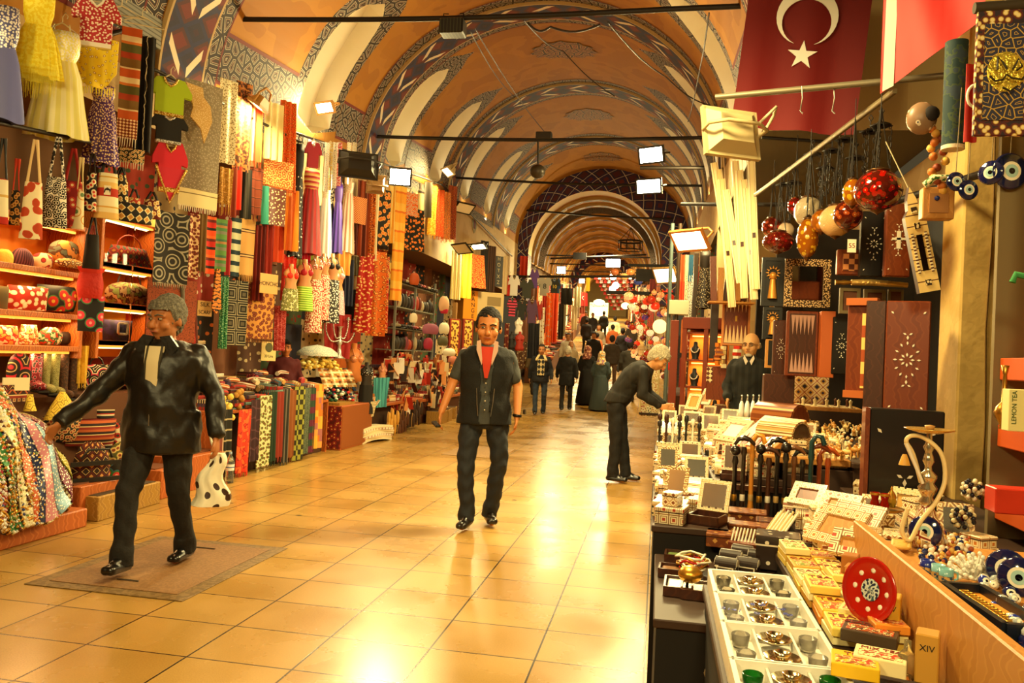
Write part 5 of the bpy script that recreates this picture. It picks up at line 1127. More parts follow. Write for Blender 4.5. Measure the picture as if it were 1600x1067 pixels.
o=KB((128,555,172,606),M('14110f',.8,pat='rings',stops=[(0,'c83048'),(.2,'f0dcb8'),(.35,'14110f'),(.6,'e0c8a0'),(.7,'14110f')],sc=9),'black tote embroidered with red and cream round suzani motifs',X=-5.05,hk='arch',strap=.28,hm=BLACKM,kind='rect',d=.08)
KB((10,552,50,606),M('1c1612',.8,pat='rings',stops=[(0,'c82430'),(.25,'3a1814'),(.5,'c8a468'),(.62,'1c1612')],sc=7),'embroidered pouch with a red centred medallion at the left edge',X=-5.0,kind='round')
for i,(u0,u1,v0,m,l) in enumerate(((44,68,550,seq('7a1420','d87880','3a3a30',30),'red beaded boot shaft beside the medallion pouch'),(64,80,548,F('7a7440','a8a060','4a4424',40),'olive brocade boot with a tall shaft, left of the pair'),(78,94,548,F('7a7440','a8a060','4a4424',40),'olive brocade boot with a tall shaft, right of the pair'),(92,108,540,F('3a2010','5a3418','2a1408',30,'noise'),'dark brown boot left of the brown pair'),(106,124,540,F('3a2010','5a3418','2a1408',30,'noise'),'dark brown boot in front of the yellow fringe'))):
    cx,cy,z0,w,h,a=fr(u0,v0,u1,612+4*i,X=-5.05,yaw=60);t=E('boot',(cx,cy,z0),a,l,'boot')
    mb=MB();mb.lathe([(w*.4,.05),(w*.42,h*.3),(w*.48,h*.98),(w*.4,h),(w*.38,h*.3)],n=14,sy=.7);mb.ob('shaft',m,t)
    MB().sph((0,-.08,.05),.06,12,sz=.7,sx=.8,sy=1.9).ob('foot',m,t);MB().cbox((0,-.08,.01),(.085,.22,.018),0,.004).ob('sole',BLACKM,t)
scarf((119,540,138,608),M('e8b83c',.8,bump=1,bs=60),'shaggy yellow fleece strip beside the brown boots',2,.02,X=-5.0,yaw=60,fringe=.05)
# yellow cloth cones
for (s,l) in (((68,612,124,655),'yellow patterned cloth folded into a cone on the stand'),((36,616,56,642),'small yellow cloth cone beside the folded kilims')):
    cx,cy,z0,w,h,a=fr(*s,X=-4.8,yaw=50);t=E('cloth_cone',(cx,cy,z0),a,l,'cloth')
    MB().lathe([(w*.55,0),(w*.36,h*.45),(.02,h)],n=8,sy=.7,lob=.12,nl=3).ob('cloth',M('ecc83a',.7,pat='lace',stops=[(0,'8a5a18'),(.14,'f0d048')],sc=16),t)
# folded kilims
def fold_mb(w,d,h): 
    mb=MB();n=8;r=h/2;poly=[(-w/2+r*math.cos(PI/2+PI*i/6)+r*0,r+r*math.sin(PI/2+PI*i/6)) for i in range(7)]+[(w/2-r*.2,0),(w/2,h*.2),(w/2,h*.4),(w/2-.01,h*.48),(w/2,h*.55),(w/2,h*.8),(w/2-r*.2,h)]
    return mb.prism(poly,-d/2,d/2,0)
for i in range(9):
    P=px(24,668-i*5.5,-4.75);z=.62+.03*i+.0
    tag(fold_mb(.42,.4,.03).ob('folded_kilim',KM[i%4],None,(-4.98,5.0,.62+.03*i),PI/2+R(-.05,.05)),['folded kilim at the very bottom of the left pile','folded kilim second from the bottom of the left pile','striped folded kilim third in the left pile','dark folded kilim fourth in the left pile','folded kilim in the middle of the left pile','brown folded kilim just above the middle of the left pile','folded kilim third from the top of the left pile','striped folded kilim second from the top of the left pile','folded kilim on top of the left pile'][i],'folded kilim','folded kilims in the left pile')
for i in range(4):
    tag(fold_mb(.36,.3,.035).ob('folded_kilim',KM[(i+2)%4],None,(-5.0,5.45,.9+.035*i*0+.035*i),PI/2),['lowest of the small kilims beside the medallion pouch','second small kilim beside the medallion pouch','third small kilim beside the medallion pouch','topmost small kilim beside the medallion pouch'][i],'folded kilim','small kilims on the upper step')
tag(MB().cbox((0,0,0),(.2,.01,.1)).ob('price_card',M('e8dcb0',.6),None,px(25,600,-4.85),1.2),'white card leaning on the small kilims','card')
# bead and coin scarf heap at the far left
mb=MB();mb.box(-5.3,-4.2,4.0,5.52,0,.14,0,.01);tag(mb.ob('low_platform',ORW),'low reddish platform under the heap of beaded scarves','platform')
HP=[(-5.15,1.08),(-4.9,1.07),(-4.62,.98),(-4.42,.83),(-4.28,.6),(-4.2,.36),(-4.16,.14)]
def hprof(s):
    k=s*(len(HP)-1);i=min(int(k),len(HP)-2);f=k-i;return HP[i][0]+(HP[i+1][0]-HP[i][0])*f,HP[i][1]+(HP[i+1][1]-HP[i][1])*f
def hpt(y,s,off=0):
    e=min(1,max(0,(5.58-y)/.45));e=e**.5
    x,z=hprof(s);z=.1+(z-.1)*(.25+.75*e)*1.0;x=-5.15+(x+5.15)*(.55+.45*e)
    n=.04*math.sin(9*y+5*s)+.03*math.sin(17*y+13*s)
    return (x+off+n*.6,y,z+off*.5+n)
mb=MB();mb.grid(24,16,lambda u,v:hpt(4.0+1.57*u,v),0,None,lambda u,v:(u*1.5,v*1.6));tag(mb.ob('cloth_heap',F('5a3a2a','2a3a5a','8a5a3a',12,'noise',.4,.5)),'heap of mixed beaded cloth under the loose strings of beads','cloth heap')
CS=[('2a1a50','indigo'),('d8d4c0','white'),('a81c2c','ruby red'),('2f7a3c','green'),('e8e0b0','cream'),('c85a28','orange'),('1c2c5c','navy blue'),('d890a0','pink'),('7aa0b8','pale blue'),('6a1c3c','plum'),('a8a030','lime'),('3a2a24','dark brown')]
for i,(c,nm) in enumerate(CS):
    y0=4.45+.092*i;s0=.12+.1*(i%3)
    mb=MB();w=.1
    mb.grid(4,14,lambda u,v:hpt(y0+w*(u-.5)+.05*math.sin(4*v+i),s0+(1-s0)*v,.022+.004*i%3),0,(.006,0,.006),lambda u,v:(u*w,v*1.2))
    t=tag(mb.ob('coin_scarf',seq(c,'f0e0b0','ffffff',38,.16,.24)),'%s beaded scarf draped down the heap at the lower left'%nm,'scarf')
    mb=MB()
    for q in range(9):
        for k_ in range(3): p=hpt(y0+w*(q/8-.5)+.05*math.sin(4+i),.9+.035*k_,.04);mb.sph((p[0],p[1],p[2]-.02*k_),.009,5)
    mb.ob('bead_fringe',GOLDT,t)
mb=MB()
bc=[M('f0e4c4',.25),M('e8b050',.25,.6),M('c83828',.3),M('ffffff',.2),M('5a2a1c',.3),M('3a4a8a',.3),M('d8784a',.3),M('7a9a4a',.3)]
OCT=[(1,0,0),(-1,0,0),(0,1,0),(0,-1,0),(0,0,1),(0,0,-1)];OF=[(0,2,4),(2,1,4),(1,3,4),(3,0,4),(2,0,5),(1,2,5),(3,1,5),(0,3,5)]
for s_ in range(680):
    y=R(4.3,5.56);s0=R(.02,.8);L_=R(.1,.35);dy=R(-.25,.25);c=random.choice((0,0,1,1,2,3,3,4,5,6,7,0));r=R(.009,.018)
    for q in range(int(L_/.02)):
        f=q*.02;p=hpt(min(5.56,max(4,y+dy*f)),min(1.0,s0+f*1.4),.035+.01*math.sin(q));mb.add([(p[0]+a*r,p[1]+b_*r,p[2]+c_*r) for a,b_,c_ in OCT],OF,c if q%4 else 1,1)
tag(mb.ob('loose_beads',bc),'strings of loose beads and coins covering the cloth heap at the lower left','beads',None,'stuff')
# water bottle
t=E('water_bottle',px(355,757,-4.3)*np.array([1,1,0])+np.array([.02,0,0]),0,'clear plastic water bottle with a white label standing on the floor','bottle')
PLS=M('e8f0e8',.08,trans=.9,ior=1.3)
MB().lathe([(.001,0),(.04,0),(.043,.02),(.04,.1),(.043,.12),(.043,.22),(.03,.26),(.014,.285),(.014,.3)],n=18).ob('bottle_body',PLS,t)
MB().lathe([(.0445,.13),(.0445,.195)],n=18).ob('label',M('d8dce0',.5,pat='sy',stops=[(0,'e8ecf0'),(.5,'3a5a9a'),(.7,'e8ecf0')],sc=18),t);MB().lathe([(.016,.295),(.016,.318),(.001,.319)],n=12).ob('cap',M('8aa0b8',.4),t)
# ------------------------------------------------------------ long scarf table
t=E('stall_table',(-4.95,9.15,0),PI/2,'long stall table carrying the folded pashminas and hung with scarves in front','table')
MB().box(-1.45,1.45,-.5,.5,.68,.72,0,.005).ob('tabletop',ORW,t);MB().box(-1.42,1.42,-.44,-.42,0,.68).ob('front_panel',M('4a2c18',.7),t);MB().box(-1.45,-1.42,-.5,.5,0,.68).ob('side_panel',ORW,t);MB().box(1.42,1.45,-.5,.5,0,.68).ob('side_panel',ORW,t);MB().box(-1.45,1.45,.1,.5,.72,.86,0,.004).ob('rear_step',ORW,t)
FR=[((336,652,347,748),'c8a898','8a3a3a','pale mauve scarf with dark ends, first hanging at the long table',M('c8a890',.8,pat='sx',stops=[(0,'d0b098'),(.5,'8a4a40')],sc=20)),
((345,640,362,742),'','', 'black scarf with rows of cream arches hanging at the long table',M('1c1a14',.8,pat='sy',stops=[(0,'1c1a14'),(.6,'b0a078'),(.75,'1c1a14')],sc=9)),
((372,640,391,746),'','','red orange scarf with flame pattern tied at the top',M('c8301c',.75,pat='noise',stops=[(0,'d83a20'),(.5,'a81c18'),(.56,'e86a30')],sc=14)),
((390,625,404,720),'','','plum scarf with faint large rings',M('3a2028',.8,pat='rings',stops=[(0,'3a2028'),(.8,'5a3840')],sc=6)),
((402,618,422,736),'','','cream scarf covered in small green and red leaves',M('d8d09a',.8,pat='flo',stops=[(0,'8a2a1c'),(.2,'5a7a3a'),(.42,'e0d8a8')],sc=26)),
((421,612,432,728),'','','plain bottle green scarf hanging at the long table',M('1c3420',.8)),
((430,612,441,722),'','','rust red scarf hanging beside the bottle green one',M('8a2c1c',.8)),
((440,608,450,730),'','','dark grey scarf with a long knotted fringe',M('3a3630',.8,pat='sx',stops=[(0,'2c2a26'),(.6,'6a6458')],sc=26)),
((449,610,460,722),'','','brown scarf with an orange edge hanging at the long table',M('8a5024',.8)),
((459,604,476,718),'','','scarf of olive yellow squares on black',M('16140f',.8,pat='check',stops=[(0,'9a9a3a'),(.5,'2a2814')],sc=16)),
((475,606,484,708),'','','slate green tweed scarf',M('4a5a48',.8,pat='noise',stops=[(0,'4a5a48'),(.5,'6a7460')],sc=70)),
((483,606,491,706),'','','purple and green block scarf, narrow and partly hidden',M('5a2438',.8,pat='sy',stops=[(0,'6a2440'),(.5,'2f4a38')],sc=6)),
((489,600,503,700),'','','orange, yellow and mauve checked scarf at the end of the long table',M('e08030',.8,pat='cells',stops=[(0,'e87a28'),(.25,'e8b040'),(.5,'a86a6a'),(.7,'9aa060'),(.85,'f0a050')],sc=12))]
for (u0,v0,u1,v1),_,_,l,m in FR: scarf((u0,v0,u1,v1),m,l,2,.012,X=-4.36,fringe=.06 if v1>720 else 0,yaw=85)
for s,c,l in (((366,612,376,640),'b8863a','fluffy yellow knitted trim on the table corner'),((338,620,360,655),'e8c860','cream and yellow pompom scarf lying over the table corner')):
    cx,cy,z0,w,h,a=fr(*s,X=-4.45,yaw=60);mb=MB()
    for q in range(14): mb.sph((w*(.5*math.cos(q*.9)),R(-.05,.05),h*(q/14)),.035,7)
    tag(mb.ob('pompom_scarf',M(c,.9,bump=.8,bs=50,coord='O'),None,(cx,cy,z0+.02),a),l,'scarf')
FOLDC=[('a8281c','red','sx'),('e8d8b0','cream','sx'),('2a2420','black','sx'),('c8602a','orange','sx'),('6a2c20','maroon','sy'),('7a9a8a','pale green','sx'),('d8a860','tan','sy'),('4a3a5a','violet grey','sx'),('f0e8d0','white','sx'),('8a6a3a','brown','sy'),('3a5a6a','blue grey','sx'),('c84a50','coral','sy')]
FM=[M(c,.8,pat=p,stops=[(0,c),(.62,random.choice(('2a1a14','e8d4a8','b85028','6a4a3a')))],sc=R(18,40)) for c,_,p in FOLDC]
fproto=[]
def folded(y,x,z,w,d,h,ci,rz,label,group,name='folded_scarf'):
    key=(ci,round(w,2),round(h,3));
    for k,o in fproto:
        if k==key:
            return dup(o,(x,y,z),rz,label,group)
    o=tag(fold_mb(w,d,h).ob(name,FM[ci],None,(x,y,z),rz),label,'folded scarf',group);fproto.append((key,o));return o
ORDN=['first','second','third','fourth','fifth','sixth','seventh','eighth','ninth','tenth','eleventh']
rows=[(-4.58,.72,'front row'),(-4.86,.72,'second row'),(-5.1,.86,'rear row')]
random.seed(11)
for ri,(x,z0,rn) in enumerate(rows):
    for c in range(11):
        y=7.9+c*.245;nst=3+(c*7+ri*5)%4
        for k_ in range(nst):
            ci=(c*5+k_*7+ri*3)%12
            pos='top of' if k_==nst-1 else ('bottom of' if k_==0 else 'inside')
            folded(y+R(-.015,.015),x+R(-.02,.02),z0+.036*k_,.27,.21,.035,ci,R(-.15,.15),'%s folded scarf, %s up, pile %s, %s of the long table'%(FOLDC[ci][1],ORDN[k_],ORDN[c],rn),'folded scarves on the long scarf table')
cr=[]
for i in range(44):
    ci=(i*5)%12;y=7.85+2.7*((i*.618)%1);x=-4.5-.5*((i*.37)%1);z=.9+.1*((i*.73)%1)+(.08 if x<-4.95 else 0);lab='%s rolled scarf lying loose on the piles, %s along the long table'%(FOLDC[ci][1],('near end','fairly near','middle','fairly far','far end')[int((y-7.8)/.56)])
    if i<12: o=MB().stube([(-.13,0,0),(-.05,.025,.02),(.05,-.02,.015),(.13,.015,0)],[.028]*1 and .03,7,0,3).ob('rolled_scarf',FM[ci],None,(x,y,z),R(0,3));tag(o,lab,'rolled scarf','rolled scarves on the long table');cr.append(o)
    else: dup(cr[i%12],(x,y,z),R(0,3),'%s rolled scarf lying loose on the piles, %s along the long table'%(FOLDC[(i%12*5)%12][1],('near end','fairly near','middle','fairly far','far end')[int((y-7.8)/.56)]))
for k_ in range(16):  # tall stack of pashminas against the wall
    ci=(0,6,4,1,3,9)[k_%6];folded(8.25,-5.15,.87+.036*k_+.0,.3,.21,.035,ci,.05,'%s pashmina in the tall stack against the wall'%FOLDC[ci][1],'pashminas in the tall stack')
# cards on the stall
def text(s,size,loc,rot,mat,parent=None,ext=.002,name='lettering',al='CENTER'):
    cu=bpy.data.curves.new(name,'FONT');cu.body=s;cu.size=size;cu.extrude=ext;cu.align_x=al;cu.align_y='CENTER';o=bpy.data.objects.new(name,cu);C.objects.link(o);o.location=loc;o.rotation_euler=rot;o.data.materials.append(mat)
    bpy.context.view_layer.update();me=bpy.data.meshes.new_from_object(o.evaluated_get(bpy.context.evaluated_depsgraph_get()));me.name=name;m2=o.matrix_local.copy();bpy.data.objects.remove(o);o=bpy.data.objects.new(name,me);C.objects.link(o);o.location=loc;o.rotation_euler=rot
    if not me.materials: me.materials.append(mat)
    if parent:o.parent=parent
    return o
INK=M('1c1410',.7);REDI=M('b81c14',.7)
def card(spec,lines,label,X=-4.4,yaw=70,c='d8a860',ink=None,name='price_sign',cat='sign',th=.006,Y=None,fs=.8):
    cx,cy,z0,w,h,a=fr(*spec,X=X if Y is None else None,Y=Y,yaw=yaw);t=E(name,(cx,cy,z0),a,label,cat)
    MB().box(-w/2,w/2,-th,th,0,h,0,.003).ob('card',M(c,.6),t)
    for i,l in enumerate(lines):
        sz=min(h/len(lines)*fs,w/max(1,len(l))*1.45);text(l,sz,(0,-th-.001,h*(1-(i+.5)/len(lines))),(PI/2,0,0),ink or INK,t,.001)
    return t
card((406,428,434,459),['HONCHO'],'small tan card with a black word hanging above the paisley scarf',X=-4.35)
card((308,470,331,494),['SILK','SCARF'],'tan card with two words on the tall stack of pashminas',X=-4.9,yaw=70)
t=card((408,534,431,564),['','20 Lira'],'cream price card with an oval standing on the folded scarves',X=-4.8,c='ecd890')
MB().lathe([(.001,0),(.06,0)],n=20).ob('oval',M('5a5a3a',.7),t,(0,-.009,.17),0,PI/2)
card((592,410,618,434),['CAF'],'yellow shop board with red letters partly hidden by scarves',X=-4.7,c='f4d060',ink=REDI,yaw=60)
# heap of knitted caps on the table end, postcards, woman behind
def heap(spec,mats,label,name,n,r,X=-4.7,yaw=60,cat='goods',shape='sph',hh=.6):
    cx,cy,z0,w,h,a=fr(*spec,X=X,yaw=yaw);mb=MB()
    for i in range(n):
        u=R(-.5,.5);v=R(-.5,.5);top=h*(1-(abs(u*2)**2+abs(v*2)**2)*.45);z=top*R(.25,1)
        c=(u*w,v*.35,z)
        if shape=='sph': mb.sph(c,r*R(.7,1.2),6,i%len(mats),.7)
        elif shape=='strip': mb.at(c,R(0,6),R(-.7,.7));mb.grid(2,5,lambda p,q:((p-.5)*r*1.2,.01*math.sin(6*p),(q-.5)*r*3.2+.0),i%len(mats),(0,.008,0),lambda p,q:(p*.1,q*.3));mb.no()
        else: mb.at(c,R(0,6),R(-.5,.5));mb.box(-r,r,-r*.7,r*.7,-r*.3,r*.3,i%len(mats));mb.no()
    return tag(mb.ob(name,mats,None,(cx,cy,z0),a),label,cat,None,'stuff')
heap((472,556,524,578),[M('f0dc8a',.8),M('e8c860',.8),M('d8b040',.8)],'mound of small yellow shells and trinkets beyond the folded scarves','trinket_mound',160,.035)
tag(MB().lathe([(.28,0),(.27,.05),(.18,.12),(.001,.16)],n=20,lob=.06,nl=9).ob('lace_cloth',F('dcd8c4','8aa0a0','f4f0e0',40,'noise'),None,px(495,556,-4.75),.4),'pale blue and white cloth lying on the mound of yellow trinkets','cloth')
person('woman with dark hair sitting behind the scarf table',(-5.0,10.35,.02),.5,1.5,dict(),1.,'b8703c',.016,'120c0a','full',dict(mat=M('5a1c20',.8),inf=.02,drop=.1),None,'15100c',1)
# small decorative post cards rack on table end
for i in range(12):
    P=px(505+(i%4)*13+ (i//4)*3,582+(i//4)*9,-4.62);tag(MB().cbox((0,0,0),(.15,.004,.11)).ob('postcard',M('f0dca0',.6,pat='sq',stops=[(0,('c86a3a','8a5a2a','d89a50')[i%3]),(.5,'e8b060'),(.75,'f4e8c0')],sc=9),None,P,1.05,-.7),'postcard %s in the sloping rack'%(['at the upper left','second in the upper row','third in the upper row','at the upper right','at the left of the middle row','second in the middle row','third in the middle row','at the right of the middle row','at the lower left','second in the lowest row','third in the lowest row','at the lower right'][i]),'postcard','postcards in the sloping rack')
# red gilded box and goods around it
t=E('painted_chest',(-4.62,11.4,0),PI/2,'dark red painted chest with gold stars standing at the aisle','chest')
MB().box(-.62,.62,-.3,.35,0,.62,0,.006).ob('chest_body',ORW,t);MB().box(-.6,.6,-.306,-.3,.02,.6).ob('side_board',M('94501e',.6),t);MB().box(-.628,-.62,-.3,.35,.02,.61).ob('painted_end',M('6a1a12',.6,pat='flo',stops=[(0,'e8c060'),(.14,'8a2018'),(.5,'5a140e')],sc=16),t);MB().box(-.6,.0,-.25,.3,.62,.66).ob('lid_board',CW,t)
o=tag(MB().lathe([(.2,0),(.24,.22),(.235,.23),(.19,.02)],n=24,sy=.8).ob('wicker_basket',M('e0cc98',.8,pat='sy',stops=[(0,'f0e0b0'),(.5,'8a6a3a')],sc=40),None,(-4.5,12.0,.4),.1),'cream plastic basket full of small bags on the aisle side','basket')
heap((545,600,580,640),[M('c83028',.8),M('f0e4c0',.8),M('3a5a8a',.8),M('f4f0e0',.8),M('d89040',.8)],'small bags and purses heaped in the cream basket','purse_heap',70,.06,X=-4.55,shape='strip')
heap((478+25,602,545,628),[M('2a5a3a',.8),M('f0f0e0',.8),M('c8302c',.8),M('3a4a6a',.8)],'green and white bracelets heaped on the chest','bracelet_heap',90,.03,X=-4.6)
t=E('stall_table',(-4.95,13.6,0),PI/2,'second stall table beyond the painted chest','table');MB().box(-1.4,1.4,-.55,.4,.5,.55,0,.005).ob('tabletop',ORW,t);MB().box(-1.38,1.38,-.4,-.38,0,.5).ob('front_panel',M('3a2414',.7),t)
for i,(u0,v0,u1,v1,c,l) in enumerate(((555,655,602,690,'f0e2b8','pile of cream cloth shoulder bags lying low by the aisle'),(600,640,625,682,'d8a040','yellow and brown leather slippers hung at the table edge'),(618,640,640,686,'5a3018','dark brown slippers hung at the table edge'),(640,625,662,668,'3a241c','black and brown pointed slippers hung farther along'))):
    cx,cy,z0,w,h,a=fr(u0,v0,u1,v1,X=-4.38,yaw=80)
    if i==0:
        t=E('cloth_bag_pile',(cx,cy,z0),a,l,'bag pile')
        for q in range(7):
            m_=[M('f0e2b8',.8),M('e8d0a0',.8),M('f4ecd0',.8,pat='sx',stops=[(0,'f4ecd0'),(.8,'b8402c')],sc=12)][q%3];MB().grid(10,4,lambda u,v:((u-.5)*w,-.15+.3*v+.02*math.sin(7*u+q),.035*q+.05*math.sin(PI*u)*(1-.1*q)),0,(0,0,.03),lambda u,v:(u*w,v*.3)).ob('cloth_bag',m_,t)
    else:
        for q in range(7):
            s=E('slipper',(-4.36-.02*(q%2),cy+(q-3)*w/7,z0+h*(.3+.12*((q*3)%5))),PI/2,l.replace('slippers',['slipper, nearest of seven','slipper, second of seven','slipper, third of seven','slipper, middle of seven','slipper, fifth of seven','slipper, sixth of seven','slipper, farthest of seven'][q]),'slipper')
            MB().sph((0,0,0),.06,10,sz=2.1,sy=.5,sx=.8).ob('upper',M(c,.6),s);MB().sph((0,.02,0),.063,10,sz=2.15,sy=.18,sx=.85).ob('sole',M('c89858',.7),s)
mannequin((530,536,576,598),0,'orange mannequin torso in an orange sequinned bra on the second table',None,seq('f08a30','fff0d0','e8602c',45),mat=M('e0843c',.45),X=-4.7)
mannequin((548,566,596,646),0,'dark mannequin torso in a black beaded top with a turquoise scarf',M('1a1714',.8),seq('1c1815','e8e0d0','ffffff',30,.14,.2),mat=M('2a2018',.5),X=-4.4,skh=.6)
mannequin((582,567,612,612),0,'mannequin torso in a pink ruffled top on the second table',M('f0a088',.7),M('f0a890',.7),mat=M('e8a070',.45),X=-4.75)
scarf((583,590,608,636),M('3a9aa0',.6,pat='sx',stops=[(0,'4aa8b0'),(.5,'2a7a84')],sc=14),'turquoise scarf falling from the dark mannequin',3,.03,X=-4.38,yaw=80,flare=-.2)
# more folded goods, tables 2 and 3
random.seed(5)
for (y0,y1,zt,x0,grp,tn) in ((12.6,14.9,.56,-4.6,'folded garments on the second table','second table'),(15.4,18.6,.5,-4.65,'folded garments on the third table','third table')):
    n=int((y1-y0)/.27)
    for ri in range(3):
        for c in range(n):
            y=y0+c*.27
            for k_ in range(2+(c*3+ri)%4+ri):
                ci=(c*5+k_*3+ri*7)%12
                folded(y,x0-.26*ri+R(-.02,.02),zt+.12*ri+.05*k_,.27,.22,.05,ci,R(-.25,.25),'%s folded garment, %s up, pile %s, %s, %s'%(FOLDC[ci][1],ORDN[k_],ORDN[c] if c<11 else 'last',('front row','middle row','rear row')[ri],tn.replace(' table',' garment table')),grp,'folded_garment')
t=E('stall_table',(-5.0,17,0),PI/2,'third stall table with piled garments near the middle of the street','table');MB().box(-1.75,1.75,-.5,.4,.44,.5,0,.005).ob('tabletop',ORW,t);MB().box(-1.7,1.7,-.4,-.38,0,.44).ob('front_panel',M('5a3018',.7),t)
for i,(x,y) in enumerate(((-4.35,15.9),(-4.4,16.6),(-4.45,17.3))):
    t=E('cardboard_box',(x,y,0),PI/2+.1*i,['open cardboard box on the floor in front of the third table','second cardboard box on the floor behind the first','third cardboard box on the floor, farthest of the three'][i],'box');MB().box(-.25,.25,-.15,.15,0,.25,0,.004).ob('box_body',CW,t);MB().box(-.23,.23,-.13,.13,.248,.252).ob('box_inside',M('4a3018',.9),t)
for g,(u0,v0,u1,v1) in enumerate(((590,605,640,640),(640,590,690,632),(655,560,700,600),(605,560,650,590))):
    heap((u0,v0,u1,v1),[M('c83a28',.8),M('f0dcb0',.8),M('5a2a1c',.8),M('e8a060',.8),M('f4ece0',.8),M('3a2a28',.8)],['mixed textiles heaped at the end of the second table','striped textiles spilling over the third table','cloths piled at the back of the third table','red and cream cloths piled behind the pink mannequin'][g],'textile_heap',90,.09,X=-4.6,shape='strip')
# slippers / shoe shelves and bags around u 640-735
t=E('shoe_rack',(-4.95,15.6,.0),PI/2,'tall metal rack with rows of shoes and dark handbags','rack')
RM_=M('a8b0a8',.4,.6)
for z in (1.45,1.85,2.25,2.7): MB().box(-1.3,1.3,-.15,.2,z-.02,z,0).ob('shelf',RM_,t)
for x in (-1.3,-.1,1.3): MB().box(x-.02,x+.02,-.17,-.13,0,2.9).ob('upright',RM_,t)
ORD_=['first','second','third','fourth','fifth','sixth','seventh','eighth','ninth','tenth','eleventh','twelfth','thirteenth','fourteenth']
random.seed(3)
for r_,z in enumerate((1.45,1.85,2.25,2.7)):
    for i in range(14):
        x=-1.2+i*.185;c=('1a1512','2a1c14','6a2418','3a342c','8a3a4a','c8b898','1c1c20','b8402c')[(i*3+r_*5)%8]
        nmc={'1a1512':'black','2a1c14':'dark brown','6a2418':'russet','3a342c':'charcoal','8a3a4a':'mauve','c8b898':'beige','1c1c20':'blue black','b8402c':'red'}[c]
        if r_%2==1:
            o=E('shoe',(-4.95+.12,15.6+x,z+.0),PI/2+R(-.2,.2),'%s shoe, %s from the left on the %s shelf of the metal rack'%(nmc,ORD_[i],('lowest','second','third','top')[r_]),'shoe','shoes on the metal rack')
            MB().sph((0,-.02,.045),.05,8,sz=.8,sy=2.2).ob('upper',M(c,.5),o);MB().cbox((0,-.02,.01),(.09,.24,.02),0,.004).ob('sole',BLACKM,o)
        else:
            o=tag(puff(.19,R(.2,.28),.12,'round',8).ob('handbag',M(c,.5),None,(-4.84,15.6+x,z),PI/2),'%s handbag, %s from the left on the %s shelf of the metal rack'%(nmc,ORD_[i],('lowest','second','third','top')[r_]),'handbag','handbags on the metal rack')
BGC=[((566,640),'x')]
for s,c,l in (((686,455,702,486),'e8b890','peach coloured small bag hanging by the metal rack'),((688,470,700,490),'c82848','crimson bag hanging beside the metal rack'),((660,500,686,522),'a05a78','mauve backpack hanging low on the metal rack'),((686,498,702,522),'ece4c8','white backpack hanging low on the metal rack'),((640,484,652,504),'e8dcc0','cream shoulder bag at the left of the metal rack'),((684,520,700,540),'5a5a40','olive bucket bag under the white backpack'),((662,522,676,545),'a8284a','raspberry coloured pouch at the foot of the rack'),((640,420,655,445),'b85020','rust coloured bag beside the tall orange scarf'),((700,552,716,570),'b86a50','rose boxed bag on the third table'),((692,540,712,556),'f0e8d0','white handbag on the third table')):
    bag(s,M(c,.6),l,M('2a1a14',.6),'round',.25,.12,X=-4.45,yaw=60,name='hanging_bag',hk='arch')
# boxed heater with vertical lettering
cx,cy,z0,w,h,a=fr(723,456,786,502,X=-4.35,yaw=40);t=E('appliance_box',(cx,cy,z0),a,'large pale carton with an orange side and vertical black letters','box')
MB().box(-w/2,w/2,-.05,.45,0,h,0,.01).ob('carton',M('c8ae7c',.6),t);MB().box(-w/2-.004,-w*.16,-.056,.45,0.002,h-.002).ob('orange_side',M('e8901c',.5),t);MB().box(w*.08,w*.42,-.056,-.05,h*.55,h*.85).ob('label_panel',M('8a744c',.6),t)
for i,ch in enumerate('RANGE'): text(ch,h*.2,(-w*.27,-.06,h*(.9-.19*i)),(PI/2,0,0),INK,t,.002)
cx,cy,z0,w,h,a=fr(772,400,786,448,X=-4.35,yaw=50);t=E('lettered_hanging',(cx,cy,z0),a,'black cloth with pale letters running downwards','hanging');MB().box(-w/2,w/2,0,.01,0,h).ob('cloth',BLACKM,t)
for i,ch in enumerate('HOTXZ'): text(ch,h*.17,(0,-.002,h*(.9-.19*i)),(PI/2,0,0),M('d8c8a0',.6),t,.002)
# ornate narrow posts either side of a doorway
for s,l in (((700,498,716,604),'left one of two orange lit posts with dark scroll ornament'),((721,498,737,604),'right one of two orange lit posts with dark scroll ornament')):
    cx,cy,z0,w,h,a=fr(*s,X=-4.55,yaw=60);t=E('ornate_post',(cx,cy,z0),a,l,'post');MB().box(-w/2,w/2,-.02,.03,0,h,0,.004).ob('post_frame',M('8a2a18',.6),t);MB().box(-w*.36,w*.36,-.026,-.02,.02,h-.03).ob('panel',M('f0a030',.5,pat='flo',stops=[(0,'3a1410'),(.3,'8a2a18'),(.4,'f4b850')],sc=14,emit=.15,ecol='f0a030'),t)
for x in (707,742,757): 
    P=px(x,560,-4.7);tag(MB().box(-.05,.05,-.05,.05,0,2.6,0,.005).ob('shop_post',M('b88a50' if x!=742 else '8a8a70',.6),None,(P[0],P[1],0)),{707:'brown shop post left of the ornate posts',742:'grey green shop post right of the ornate posts',757:'pale wooden shop post behind the man in the waistcoat'}[x],'post')
